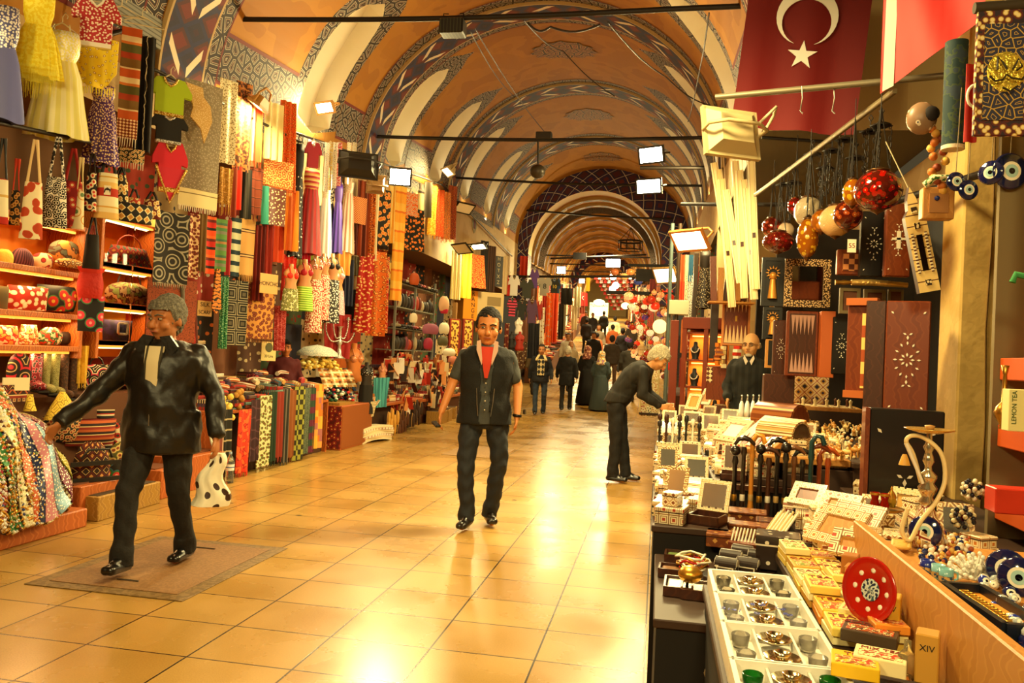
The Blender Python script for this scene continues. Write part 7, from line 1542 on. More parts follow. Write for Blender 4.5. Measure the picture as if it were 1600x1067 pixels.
# clutter of shells between hookah and coral
heap_c=[M('d8a850',.4),M('f0e4d0',.4),M('1a2458',.2),M('a8502c',.4),M('e8dcc8',.3)]
mb=MB()
for i in range(150):
    P=place(R(1420,1500),R(840,885),.9)+np.array([.03,0,R(0,.025)]);mb.sph(P,R(.005,.011),5,i%5)
tag(mb.ob('shell_clutter',heap_c),'scattered shells and beads on the ledge between hookah and coral','shells',None,'stuff')
fillrow(3.0,4.8,1.12,.80,.17,'low table row',.15)
fillrow(4.1,4.85,1.28,.80,.17,'low table rear row',.15)
# hookah
Hb=place(1425,850,.9);Hb[0]+=.04;t=E('hookah',Hb,0,'cream and silver hookah with a wide brass tray and coiled hose','hookah')
MB().lathe([(.001,0),(.05,0),(.056,.015),(.052,.05),(.034,.09),(.022,.12),(.02,.13)],n=24).ob('glass_base',M('c8a878',.2,coat=.5,pat='lace',stops=[(0,'8a2a1a'),(.2,'f4e8c8'),(.5,'b89868')],sc=22),t)
MB().lathe([(.02,.13),(.026,.14),(.016,.155),(.024,.17),(.03,.185),(.018,.2),(.026,.215),(.028,.225),(.012,.24),(.01,.255),(.018,.27),(.014,.285),(.01,.3),(.018,.315),(.01,.33),(.008,.36)],n=20).ob('stem',M('d8c8a8',.2,.9),t)
MB().lathe([(.001,.36),(.03,.36),(.075,.372),(.076,.375),(.03,.366),(.001,.366)],n=32).ob('tray',M('e0b860',.25,.8),t)
MB().lathe([(.001,.37),(.012,.37),(.016,.385),(.001,.387)],n=12).ob('bowl',M('c8904c',.4),t)
MB().stube([(-.02,0,.2),(-.05,-.01,.29),(-.075,-.02,.33),(-.06,-.02,.36-.01),(-.02,-.015,.345),(.03,-.02,.3),(.045,-.02,.22),(.02,-.03,.15),(-.03,-.04,.08),(-.06,-.045,.02),(-.085,-.045,.05),(-.07,-.045,.12)],.007,8).ob('hose',M('e8d09a',.5),t)
MB().cyl((-.075,-.02,.325),(-.02,-.02,.2),.007,.005,8).ob('mouthpiece',M('e8e0d0',.3),t);MB().lathe([(.018,0),(.012,.02),(.006,.035)],(-.078,-.02,.255),12).ob('tassel',M('d8a040',.5),t)
# tea glasses and brass things beside it
t=E('brass_tray',place(1375,800,.92)+np.array([.02,.05,0]),0,'round brass tray holding red tea glasses beside the hookah','tray');MB().lathe([(.001,0),(.07,0),(.08,.01),(.078,.012),(.07,.004),(.001,.004)],n=28).ob('tray_disc',BRASS,t)
for i,(dx,l,c) in enumerate(((-.03,'red glass tea tumbler with a gold rim, left','b01408'),(.0,'red glass tea tumbler with a gold rim, right and nearer','c01a0a'))):
    P=np.array(t.location)+np.array([dx,-.02*i-.01,.013]);g=E('tea_glass',P,0,l,'glass');MB().lathe([(.001,0),(.015,0),(.018,.012),(.012,.03),(.018,.055),(.016,.055),(.01,.03),(.001,.004)],n=16).ob('glass_body',M(c,.08,trans=.5,ior=1.3),g);MB().lathe([(.0185,.046),(.0192,.05),(.0185,.055)],n=16).ob('gold_rim',GOLD,g)
P=np.array(t.location)+np.array([.035,.01,.013]);g=E('sugar_bowl',P,0,'small yellow glass sugar bowl with a pointed gold lid','bowl');MB().lathe([(.001,0),(.014,0),(.019,.02),(.016,.035)],n=16).ob('bowl_body',M('e8c040',.1,trans=.5),g);MB().lathe([(.019,.035),(.014,.05),(.004,.065),(.005,.072),(.001,.08)],n=16).ob('lid',GOLD,g)
for i,(u,v) in enumerate(((1496,775),(1478,822))):
    g=E('beaded_ball',place(u,v,1.02 if i==0 else .95)+np.array([.12,.2,0]),0,['red capped ball of pearls and beads, upper one by the pillar','red capped ball of dark beads below the pearl one'][i],'ornament')
    for q in range(40):
        a=q*2.4;zz=1-2*(q+.5)/40;rr=math.sqrt(1-zz*zz);MB().sph((.036*rr*math.cos(a),.036*rr*math.sin(a),.036*zz),.009,6).ob('bead',[MOP,M('1a1a2a',.2),M('d8c8a0',.3)][q%3 if i==0 else 1+(q%2)],g)
    MB().lathe([(.001,-.046),(.022,-.044),(.024,-.034)],n=16).ob('red_cap',M('a01410',.6),g,None,0,-PI/2+PI)
    g.children[-1].rotation_euler=(PI/2,0,0) if False else (-PI/2+PI,0,0)
# cream figurines heap behind the canes ------------------------------------------
def camel_mb():
    mb=MB();mb.sph((0,0,.03),.014,8,sz=.8,sx=1.5);mb.sph((0,0,.043),.008,6);mb.cyl((.018,0,.032),(.028,0,.052),.005,.004,6);mb.sph((.031,0,.054),.006,6,sx=1.5)
    for a in (-.013,.013):
        for b in (-.006,.006): mb.cyl((a,b,.025),(a,b,0),.003,.0025,5)
    return mb
cams=[camel_mb().ob('camel_figurine',m) for m in (M('e8c078',.4),M('f0dcb0',.4),M('c88a3c',.4))];random.seed(4)
used=set()
for i in range(90):
    x=.62+.68*R(0,1);y=4.86+.9*R(0,1)+.0;
    if i<60: x=1.12+.35*R(0,1);y=4.9+2.0*R(0,1)
    z=.93+.12*max(0,(x-.9)) if x>1.1 else .95
    b=cams[i%3];o=b if b.name not in used else b.copy()
    if b.name not in used: used.add(b.name)
    else: C.objects.link(o)
    o.location=(x,y,z if x>1.1 else .94);o.rotation_euler=(0,0,R(0,6));s_=R(.9,1.5);o.scale=(s_,)*3;tag(o,'tiny %s carved camel, %s %s of the bench behind the canes'%(('honey','ivory','brown')[i%3],('near','fairly near','middle','fairly far','far')[min(4,int((y-4.86)/.42))],('left','centre','right')[min(2,int((x-.6)/.3))]),'figurine','carved camels behind the canes')
slab(1.1,1.6,4.85,7.2,.93,'raised dark bench carrying the tiny figurines',name='display_bench',fm=TT)
tag(MB().box(.6,1.1,4.9,5.75,.90,.938,0,.004).ob('display_board',LW),'pale board carrying the nearest carved camels','board')
mb=MB()
for i in range(160):
    P=(R(1.12,1.55),R(4.88,6.6),.93+R(0,.04));mb.sph(P,R(.008,.016),5,i%3)
tag(mb.ob('small_ornaments',[M('e8c890',.4),M('b8702c',.4),M('f4ecd8',.3)]),'tiny ornaments strewn between the carved camels','ornaments',None,'stuff')
t=E('chess_board',(1.4,7.05,1.12),-.1,'light wooden chess board with carved figures in front of the mosaic panel','chess board');MB().box(-.3,.22,-.28,.25,0,.03,0,.004).ob('board',LW,t);MB().box(-.26,.18,-.24,.21,.03,.033).ob('squares',M('f0deb0',.5,pat='check',stops=[(0,'6a3418'),(.5,'ecd8a4')],sc=18),t)
for i in range(10): MB().lathe([(.016,0),(.01,.02),(.012,.04),(.016,.05),(.001,.065)],(-.22+.09*(i%5),-.16+.22*(i//5),.033),10).ob('chess_man',M('e8d4a0' if i<5 else '5a3018',.4),t)
tag(MB().box(-.3,.22,-.28,.25,0,.19).ob('chess_table',TT,None,(1.4,7.05,.93),-.1),'dark block under the light chess board','block')
# ---------------------------------------------------------------- standing and hanging cases
def casebox(spec,m,label,th=.08,X=None,Y=6,yaw=None,inl=1,name='games_case'):
    cx,cy,z0,w,h,a=fr(*spec,X=X,Y=Y if X is None else None,yaw=yaw);t=E(name,(cx,cy,z0),a,label,'case');MB().box(-w/2,w/2,0,th,0,h,0,.006).ob('case_body',m,t)
    if inl:
        mb=MB();c=(0,h*.5)
        def petal(x,z,r,aa): mb.prism([(x+r*math.cos(aa+q)*(.5 if q in(PI/2,3*PI/2) else 1),z+r*math.sin(aa+q)*(.5 if q in(PI/2,3*PI/2) else 1)) for q in (0,PI/2,PI,3*PI/2)][::1],-.003,0.0005,0)
        r=min(w,h)*.115
        for q in range(8): petal(r*1.1*math.cos(q*PI/4),c[1]+r*1.1*math.sin(q*PI/4),r*.45,q*PI/4)
        for q in range(12): petal(r*2.9*math.cos(q*PI/6)*.8,c[1]+r*2.9*math.sin(q*PI/6)*1.25,r*.42,q*PI/6)
        for s in (-1,1):
            petal(0,c[1]+s*r*4.8,r*.5,PI/2);petal(w*.36*s,h*.9,r*.4,.8*s);petal(w*.36*s,h*.1,r*.4,-.8*s);petal(s*r*.6,c[1]+s*r*5.6,r*.4,.5);petal(-s*r*.6,c[1]+s*r*5.6,r*.4,-.5)
        mb.ob('pearl_inlay',MOP,t)
    return t,w,h
t,w,h=casebox((1382,470,1452,655),MW,'large closed backgammon case with a pearl flower inlay standing upright',.14,Y=4.6,yaw=-14)
MB().box(-w/2-.01,-w/2,.03,.09,h*.4,h*.52).ob('handle',M('3a2010',.4),t);MB().box(-w/2-.1,-w/2-.002,.01,.13,0,h,0,.004).ob('side_leaf',DW,t)
# open large board left of it
cx,cy,z0,w,h,a=fr(1322,466,1370,622,Y=4.75,yaw=-30);t=E('backgammon_board',(cx,cy,z0),a,'large opened brown board with a strip of cream squares','backgammon board');MB().box(-w/2,w/2,0,.03,0,h,0,.005).ob('board',MW,t);MB().box(w*.0,w*.42,-.004,0,h*.1,h*.85).ob('checker_strip',M('f0c868',.5,pat='sy',stops=[(0,'f4cc70'),(.5,'a8481c')],sc=7.5),t)
mb=MB();mb.box(-w/2,w/2,-.03,0,0,.04);mb.box(-w/2,w/2,-.03,0,h-.04,h);mb.ob('rim',M('b8602a',.45),t)
t,w,h=casebox((1352,640,1470,990),M('120c0a',.35,coat=.3),'tall black folding panel with pearl inlay behind the hookah',.1,Y=4.05,yaw=-5,name='inlaid_screen')
MB().box(-w/2-.02,-w/2,-.01,.1,0,h).ob('side_frame',MW,t)
casebox((1345,330,1386,432),M('17100c',.4),'black inlaid case hanging next to the brown one with a cross',.06,Y=5.6)
t,w,h=casebox((1384,318,1424,432),MW,'brown case with a pearl cross inlay hanging above the dagger',.06,Y=5.4)
MB().box(-.012,.012,-.006,-.002,h*.38,h*.62).ob('pearl_cross',MOP,t);MB().box(-.04,.04,-.006,-.002,h*.5,h*.53).ob('pearl_cross',MOP,t)
t,w,h=casebox((1308,390,1380,430),MW,'brown chess box with a checkered lid hanging above the dagger',.05,Y=5.7,inl=0)
MB().box(-w*.38,w*.38,-.004,0,h*.16,h*.82).ob('checkered_lid',M('c87840',.5,pat='check',stops=[(0,'d88a50'),(.5,'5a2412')],sc=28),t)
t,w,h=casebox((1228,486,1278,588),MW,'opened reddish backgammon case hanging at eye height',.04,Y=6.3,inl=0)
MB().box(-w/2+.02,w/2-.02,-.004,0,.02,h-.02).ob('playing_field',DW,t);mb=MB()
for s in (0,1):
    for i in range(6):
        a_=-w/2+.03+(w-.06)*i/6;b_=a_+(w-.06)/6;zz=.03 if s==0 else h-.03;zt=zz+(h*.3 if s==0 else -h*.3);mb.prism([(a_,zz),(b_,zz),((a_+b_)/2,zt)][::(1 if s==0 else -1)],-.007,-.004,0)
mb.ob('points',M('b88a78',.5),t);MB().box(w/2,w/2+.1,-.09,.0,0,h,0,.004).ob('side_leaf',M('b85a28',.45),t)
casebox((1300,495,1330,585),M('120d0a',.4),'narrow black case with pearl flowers beside the reddish board',.05,Y=6.2)
casebox((1208,500,1232,590),DW,'dark case with pearl drops behind the seller shoulder',.06,Y=6.6)
casebox((1192,585,1240,700),DW,'upright dark wooden case with a thin engraved medallion',.12,Y=6.4,inl=0)
t=E('mosaic_screen',None or fr(1238,585,1294,668,Y=7.3)[:3],0,'upright panel of blue, red and cream star tiles','panel');_,_,_,w,h,_a=fr(1238,585,1294,668,Y=7.3)
MB().box(-w/2,w/2,0,.03,0,h).ob('tile_panel',M('e8c890',.4,pat='dia',stops=[(0,'2a2848'),(.2,'c8a060'),(.3,'f0dcb0'),(.46,'a82c20'),(.53,'f0dcb0'),(.72,'d8a050'),(.85,'3a2a4a')],sc=10),t)
# hanging mirror and black icons
def ornframe(spec,Y,label,mo,mi_,yaw=0,th=.03,b=.16,shape='rect',name='framed_mirror',cat='mirror'):
    cx,cy,z0,w,h,a=fr(*spec,Y=Y,yaw=yaw);t=E(name,(cx,cy,z0),a,label,cat);f=w*b;mb=MB()
    mb.box(-w/2,w/2,0,th,0,f);mb.box(-w/2,w/2,0,th,h-f,h);mb.box(-w/2,-w/2+f,0,th,f,h-f);mb.box(w/2-f,w/2,0,th,f,h-f);mb.ob('frame',mo,t);MB().box(-w/2+f,w/2-f,.008,th-.004,f,h-f).ob('glass' if name=='framed_mirror' else 'picture',mi_,t);return t,w,h
ornframe((1226,405,1298,480),6.8,'framed mirror with pearl flower inlay reflecting pale light',M('3a2414',.4,pat='flo',stops=[(0,'e0c088'),(.3,'a87038'),(.42,'33200f')],sc=70),M('c8c0b0',.05,1.))
for i,(s,l) in enumerate((((1190,402,1225,478),'black framed figure relief with a star crown'),((1192,480,1222,530),'black framed relief below the star crowned one'),((1196,528,1222,575),'wood framed painting behind the seller'))):
    t,w,h=ornframe(s,7.0,l,BLACKM if i<2 else LW,M('17120e',.6),name='framed_relief',cat='picture')
    if i<2:
        mb=MB();mb.sph((0,-.0,h*.62),w*.17,10,sz=1.1);mb.cyl((0,0,h*.15),(0,0,h*.55),w*.22,w*.12,12)
        for q in range(12): a_=q*PI/6;mb.prism([(w*.2*math.cos(a_-.2),h*.68+w*.2*math.sin(a_-.2)),(w*.34*math.cos(a_),h*.68+w*.34*math.sin(a_)),(w*.2*math.cos(a_+.2),h*.68+w*.2*math.sin(a_+.2))][::-1],-.006,.004,0)
        mb.ob('carved_figure',M('d8943c',.4,.3),t)
tag(MB().box(2.2,2.26,3.2,7.7,0,2.9).ob('side_backing',M('1a120c',.8)),'added dark panel at the side behind the large closed backgammon case','backing')  # panel added before the pale side wall to make this gap dark
t=E('brass_dagger',py(1305,441,5.6),0,'long brass sheathed dagger hung level above the framed pictures','dagger');P,Q=py(1305,441,5.6),py(1418,444,5.6);L_=Q[0]-P[0]
MB().tube([(0,0,0),(.03,0,.0),(.05,0,.0),(.1,0,.002)],[.018,.013,.017,.012],10).ob('hilt',BRASS,t);MB().tube([(.1,0,.002),(L_*.5,0,.006),(L_,0,-.006)],[.02,.022,.018],10).ob('sheath',M('e8c070',.3,.8,bump=.5,bs=60),t)
for i,(s,l) in enumerate((((1312,450,1344,490),'grey framed picture with a green shape below the dagger'),((1350,452,1384,478),'second grey frame below the dagger'),((1388,452,1412,478),'small dark frame below the dagger'))):
    t,w,h=ornframe(s,6.0,l,M('6a5a3a',.5),M('5a3018',.6),name='framed_picture',cat='picture')
    if i==0: MB().sph((0,.004,h*.4),w*.16,10,sy=.2).ob('green_shape',M('3a8a2a',.5),t)
# tall slender inlaid mirror tilted
cx,cy,z0,w,h,a=fr(1425,288,1458,455,Y=4.3);t=E('inlaid_mirror',(cx+.045,cy,z0),0,'tall slender cream inlaid mirror with a pointed top hanging tilted','mirror');t.rotation_euler=(0,-.22,0);w*=1.0
MB().prism([(-w/2,0),(w/2,0),(w/2,h*.72),(w*.28,h*.78),(w*.22,h*.88),(0,h),(-w*.22,h*.88),(-w*.28,h*.78),(-w/2,h*.72)],0,.05,0,'y',1).ob('mirror_frame',[M('ecc878',.4,pat='sy',stops=[(0,'f0cc80'),(.9,'5a2a14')],sc=18),M('3a1a0c',.5)],t)
for z_,hh in ((.04,.1),(.58,.1),(.73,.09)): MB().box(-w*.14,w*.14,-.004,.0,h*z_+.01,h*z_+.01+w*.3).ob('star_inlay',M('3a2014',.4,pat='flo',stops=[(0,'f0d8a0'),(.3,'33200f')],sc=50),t)
MB().box(-w*.14,w*.14,-.003,.0,h*.2,h*.54).ob('mirror_glass',M('3a2a1a',.06,.9),t)
for s in (-1,1): MB().box(s*w*.32-.006,s*w*.32+.006,-.003,0,h*.18,h*.56).ob('side_inlay',M('f4e4bc',.4,pat='sy',stops=[(0,'f4e4bc'),(.5,'5a2a14')],sc=60),t)
MB().cyl((0,.02,h),(-.06,.02,h+.25),.003,n=5).ob('cord',M('d8c8a0',.7),t)
# house shaped ornament with an eye
cx,cy,z0,w,h,a=fr(1442,276,1492,342,Y=4.0);t=E('wall_shrine',(cx,cy,z0),a,'cream wooden wall ornament with a green garland and a small eye','ornament')
MB().box(-w/2,w/2,0,.06,0,h*.75,0,.004).ob('cabinet_body',LW,t);MB().tube([(-w*.5,-.01,h*.78),(-w*.2,-.02,h*.95),(w*.2,-.02,h*.95),(w*.5,-.01,h*.78)],.016,8).ob('garland',M('d8c890',.6,pat='noise',stops=[(0,'3a6a2a'),(.45,'e8dcb0')],sc=60),t);MB().box(-w*.3,w*.3,-.006,0,h*.14,h*.6).ob('inner_frame',M('a8703a',.5),t);MB().sph((-w*.08,-.012,h*.48),.012,8).ob('eye_bead',M('1a2a6a',.2),t)
# open jewellery case lit orange with busts --------------------------------------
y0=py(1080,560,11.0)
t=E('jewellery_cabinet',(.62,11.0,0),-.25,'reddish wooden cabinet with glowing shelves of necklace busts','cabinet');JW=M('8a3414',.45,coat=.2)
W_=.52
for x in (-W_/2,0.02,W_/2): MB().box(x-.03,x+.03,-.2,-.14,.0,2.0,0,.004).ob('upright',JW,t)
MB().box(-W_/2,W_/2,.12,.15,0,2.0).ob('back_panel',M('e88a2a',.7),t)
for z in (.75,1.15,1.5,1.86): MB().box(-W_/2,W_/2,-.18,.12,z-.02,z,0,.003).ob('shelf',JW,t)
MB().box(-W_/2-.03,W_/2+.03,-.21,.15,1.9,2.05,0,.004).ob('cornice',JW,t)
for z in (1.13,1.48,1.84):
    MB().box(-W_/2+.05,W_/2-.05,.06,.08,z-.035,z-.02).ob('strip_light',M('ffd890',.5,emit=8,ecol='ffb850'),t);l=light('AREA',(0,0,0),2.5,(1,.62,.24),.4,sy=.03,name='case_light');l.parent=t;l.location=(0,.04,z-.045)
for i in range(6):
    x=(-.14,.14)[i%2];z=(.752,1.152,1.502)[i//2];b=E('necklace_bust',(0,0,0),0,'black velvet bust with a pearl necklace, %s side of the %s shelf'%(('left','right')[i%2],('lowest','middle','top')[i//2]),'bust','necklace busts in the jewellery cabinet')
    b.location=(.62+x*math.cos(-.25)+.05*math.sin(-.25)*1,11.0+x*math.sin(-.25)-.05,z);b.rotation_euler=(0,0,-.25)
    MB().lathe([(.05,0),(.04,.02),(.06,.1),(.065,.13),(.03,.18),(.025,.23),(.001,.235)],n=14,sy=.6).ob('bust',BLACKM,b);MB().tube([(.05*math.cos(q),-.045-.01*math.sin(-q),.15+.06*math.sin(q)) for q in [PI+PI*k_/10 for k_ in range(11)]],.008,6).ob('necklace',MOP,b)
# backgammon light wood board and rack above seller
cx,cy,z0,w,h,a=fr(1128,456,1172,540,Y=9.9);t=backgammon((cx,cy,z0),w,h,0,0,M('c87a38',.45),'light wooden backgammon board hanging left of the seller',tri=M('ecc890',.5),tr2=M('ecc890',.5))
cx,cy,z0,w,h,a=fr(1103,572,1136,625,Y=9.6);t=E('games_case',(cx,cy,z0),-.3,'brown case with a zigzag inlaid edge standing left of the seller','case');MB().box(-w/2,w/2,0,.15,0,h,0,.005).ob('case_body',MW,t);MB().box(-w/2,-w*.2,-.003,0,h*.5,h*.96).ob('zigzag_inlay',M('f0d8a0',.5,pat='dia',stops=[(0,'f0d8a0'),(.5,'5a2412')],sc=20),t)
cx,cy,z0,w,h,a=fr(1136,564,1154,608,Y=9.55);t=E('games_board',(cx,cy,z0),0,'small checkered board with red squares beside the seller','board');MB().box(-w/2,w/2,0,.02,0,h).ob('frame',LW,t);MB().box(-w*.4,w*.4,-.003,0,.02,h-.02).ob('squares',M('f0d8a0',.5,pat='check',stops=[(0,'f0dcaa'),(.5,'8a1c14')],sc=18),t)
for i,(s,c,l) in enumerate((((1180,425,1200,640),'0f0d0b','tall black post behind the seller'),((1110,470,1122,560),'2a1a10','dark wooden post of the rack left of the seller'),((1046,500,1058,640),'8a3414','reddish post at the left end of the jewellery cabinet'),((1083,395,1090,500),'3a2a1c','slim post beside the dark hanging gown'))):
    cx,cy,z0,w,h,a=fr(*s,Y=10.2 if i<2 else 12.3);tag(MB().box(-w/2,w/2,0,.1,0,h+(z0 if i in(0,2) else 0),0,.004).ob('stall_post',M(c,.5),None,(cx,cy,z0 if i not in(0,2) else 0)),l,'post')
for i,(u0,u1,v0,v1,l) in enumerate(((1116,1130,545,562,'small stack of trinkets left of the seller'),(1126,1134,540,575,'tower of cream boxes left of the seller'),(1146,1158,540,566,'red and white figurine beside the seller head'),(1118,1126,535,570,'amber bottle on the case left of the seller'))):
    cx,cy,z0,w,h,a=fr(u0,v0,u1,v1,Y=9.5);mb=MB()
    for q in range(5): mb.at((R(-.01,.01),0,h*q/5),R(0,2));mb.box(-w*.4,w*.4,-w*.4,w*.4,0,h/5*.9,q%2);mb.no()
    tag(mb.ob(('trinket_stack','box_tower','figurine','amber_bottle')[i],[M(('c87a38','ecdcae','c02a1c','c8701c')[i],.4),M(('7a3418','c8a868','f0e4d0','8a4010')[i],.4)],None,(cx,cy,z0)),l,'ornament')
# cream inlaid frames hanging in a bundle
for i in range(9):
    u0=1120+i*6.2;v0=250+((i*5)%4)*14;L_=150+((i*7)%3)*26
    A_=py(u0+(-5 if i<4 else 4),v0,8.6-.06*i);B_=py(u0+18-(i%3)*3,v0+L_,8.6-.06*i);t=E('inlaid_frame_strip',B_,0,['narrow cream inlaid frame, leftmost of the hanging bundle','narrow cream inlaid frame, second of the hanging bundle','narrow cream inlaid frame, third of the hanging bundle','narrow cream inlaid frame, fourth of the hanging bundle','narrow cream inlaid frame in the middle of the hanging bundle','narrow cream inlaid frame, sixth of the hanging bundle','narrow cream inlaid frame, seventh of the hanging bundle','narrow cream inlaid frame, eighth of the hanging bundle','narrow cream inlaid frame, rightmost of the hanging bundle'][i],'frame','cream frames in the hanging bundle')
    h=A_[2]-B_[2];t.rotation_euler=(0,math.atan2(A_[0]-B_[0],h),R(-.4,.4));w=.075
    mb=MB();mb.box(-w/2,w/2,0,.03,0,h,0,.003);mb.ob('frame_strip',M('f0dc98',.35,pat='sx',stops=[(0,'f4e0a0'),(.3,'c8903c'),(.36,'f8ecc0'),(.7,'c8903c'),(.76,'f4e0a0')],sc=14),t);MB().box(-w*.2,w*.2,-.003,0,h*.4,h*.4+.05).ob('dark_inlay',DW,t);MB().cyl((0,.01,h),(R(-.03,.03),.01,h+.45),.003,n=4).ob('cord',M('e0d0b0',.7),t)
# dark frames below
for i in range(7):
    cx,cy,z0,w,h,a=fr(1112+i*9,400+(i%3)*18,1122+i*9,470,Y=9.6+.05*i);tag(MB().box(-w/2,w/2,0,.03,0,h,0,.003).ob('narrow_board',[MW,LW,DW][i%3],None,(cx,cy,z0),0,0,.06*(i%3-1)),['reddish narrow board, leftmost on the rack shelf','pale narrow board, second on the rack shelf','dark narrow board, third on the rack shelf','reddish narrow board in the middle of the rack shelf','pale narrow board, fifth on the rack shelf','dark narrow board, sixth on the rack shelf','reddish narrow board, rightmost on the rack shelf'][i],'board','narrow boards on the rack shelf')
P=py(1145,472,9.7);tag(MB().box(-.28,.24,-.1,.14,-.02,0,0,.003).ob('rack_shelf',LW,None,P),'pale rack shelf carrying the narrow boards above the seller','shelf')
# black gown in a dark frame
cx,cy,z0,w,h,a=fr(1088,400,1114,482,Y=12.45);gown((1088,392,1114,482),M('2a2018',.5),seq('2a2018','8a7a60','c8b890',30,.16,.22),'dark velvet gown with silver threads hanging in a doorway',Y=12.3,yaw=0,lob=.06,bod=.3)
for s,c,l in (((1062,398,1070,470),'c84a20','orange scarf on the far right rail'),((1069,398,1076,470),'d8c8a0','cream scarf on the far right rail'),((1075,398,1083,440),'2a5a7a','blue scarf on the far right rail'),((1070,430,1084,520),'e8e4d8','white beaded string curtain on the far right rail'),((1060,440,1072,480),'a82c1c','red scarf under the orange one on the far right rail')):
    scarf(s,M(c,.6) if 'beaded' not in l else SILT,l,2,.02,Y=13.2,yaw=0)
tag(MB().box(-.15,.15,-.15,.15,0,.22,0,.005).ob('pale_box',M('d8d0b0',.5),None,py(1060,492,12.9)),'pale box shaped cabinet top above the jewellery cabinet','box')
for u in (1040,1052): tag(MB().cyl((0,0,0),(0,0,3.6),.03,n=10).ob('stall_pole',M('5a6a68' if u==1040 else '3a2a1c',.5),None,(py(u,600,12.8)[0],12.8,0)),{1040:'grey blue pole in front of the glowing lamps',1052:'brown pole right of the grey blue one'}[u],'pole')
# postcard stand
cx,cy,z0,w,h,a=fr(1000,572,1030,655,Y=10.9);t=E('card_stand',(cx,cy,0),.1,'white stand with rows of jewellery cards behind the bending man','stand');MB().box(-w/2,w/2,0,.03,.76,z0+h,0,.004).ob('stand_board',M('d8c890',.5),t);MB().box(-w/2,w/2,-.06,.08,.742,.77).ob('stand_foot',TT,t)
for r_ in range(4):
    for c_ in range(3): MB().box(-w*.42+c_*w*.29,-w*.42+c_*w*.29+w*.24,-.006,0,z0+h*(.06+.23*r_),z0+h*(.06+.23*r_)+h*.19).ob('jewellery_card',M('f4ecc8',.4,pat='flo',stops=[(0,('a83020','3a5a3a','c88a30')[c_]),(.3,'f4ecc8')],sc=40),t)
# pillar, shelves at the far right -----------------------------------------------------
t=E('wall_pier',(1.68,4.75,0),.0,'pale yellow plastered pier with a thin cable at the right','pier');PL=M('c8a45c',.8,pat='noise',stops=[(0,'c8a45c'),(.5,'cfab62')],sc=8,bump=.3,bs=20)
MB().box(-.13,.13,-.12,.2,0,3.5,0,.01).ob('pier_body',PL,t);MB().box(.13,.17,-.14,.2,0,3.5,0,.003).ob('red_edge',M('7a1c10',.5),t);MB().box(.17,.27,-.1,.2,0,3.5).ob('black_reveal',M('0f0c0a',.7),t)
MB().tube([(0,-.125,0.7),(.01,-.125,1.2),(-.005,-.125,1.7),(.012,-.125,2.3),(.0,-.125,3.0)],.004,5).ob('cable',M('7a5a2a',.6),t)
t=E('shelf_unit',(1.55,3.2,0),0,'grey metal shelving with orange edged boards at the right border','shelf unit');OR=M('c8541c',.45)
MB().box(-.22,-.17,-.02,.03,.0,3.2,0,.003).ob('upright',M('6a5a3a',.6),t);MB().box(-.08,-.04,.05,.09,0,3.2).ob('upright',M('8a8878',.4,.6),t);MB().box(py(1548,600,3.64)[0]-1.55,.9,.42,.45,0,3.2).ob('back_panel',M('7a6a4a',.8),t)
for v,z in ((555,1.5),(672,1.13),(800,.86)):
    P=py(1560,v,3.2);z=P[2];MB().box(-.18,.7,-.05,.42,z-.09,z,0,.004).ob('shelf',OR,t)
zA,zB=py(1560,555,3.2)[2],py(1560,672,3.2)[2];zC=py(1560,800,3.2)[2]
def onsh(u,z,y=3.3): P=py(u,600,y);return (P[0],y,z)
g=E('brass_vase',onsh(1570,zB),0,'slim brass vase with a long neck on the orange shelf','vase');MB().lathe([(.001,0),(.016,0),(.012,.012),(.03,.045),(.034,.06),(.026,.08),(.01,.1),(.007,.2),(.014,.235),(.012,.236),(.001,.2)],n=18).ob('vase_body',BRASS,g)
g=E('tea_carton',onsh(1592,zB,3.18),.0,'lemon tea carton with a fruit picture at the right border','carton');MB().box(-.03,.08,0,.06,0,.15,0,.002).ob('carton_box',M('e4dc9c',.4),g);MB().sph((.05,-.002,.05),.03,12,sy=.2).ob('fruit_picture',M('e08a1c',.4),g);text('LEMON TEA',.022,(-.012,-.002,.085),(PI/2,-PI/2,0),M('3a5a2a',.5),g,.0005)
tag(MB().box(0,.3,0,.1,0,.09,0,.004).ob('red_carton',M('c8321c',.4),None,onsh(1562,zC,3.16)),'orange red carton on the lowest orange shelf','carton')
g=E('green_cord',onsh(1590,zA+.22,3.25),0,'green plush cord loop hanging above the orange shelf','cord');MB().tube([(-.03,0,.05),(-.02,0,.08),(.03,0,.07),(.07,0,.03)],.012,8).ob('cord',M('3a8a4a',.8),g)
# nazar discs hanging, figures, rolls, calligraphy ---------------------------------
for i,(u,v,r,ry) in enumerate(((1493,284,.04,0),(1512,297,.042,0),(1549,270,.05,.9),(1578,268,.075,0))):
    P=py(u,v,3.6);nazar(P,r,['dark evil eye disc hanging left of the pier','smaller evil eye disc below it in front of the pier','evil eye disc seen edge on near the top right','biggest evil eye disc at the top right border'][i],.2-ry,PI/2);tag(MB().cyl((P[0],3.6,P[2]+r),(P[0]+.01,3.6,P[2]+r+.35),.002,n=4).ob('cord',M('8a7a5a',.7)),['cord of the dark evil eye disc','cord of the smaller evil eye disc','cord of the edge on disc','cord of the biggest disc'][i]+' hanging from above','cord')
for o in [o for o in C.objects if o.name.startswith('cord') and o.parent is None]: o.name='hanging_string'
cx,cy,z0,w,h,a=fr(1524,14,1612,212,Y=3.4);t=E('calligraphy_hanging',(cx,cy,z0),0,'gold calligraphy medallion hanging with a jewelled dark red border','hanging')
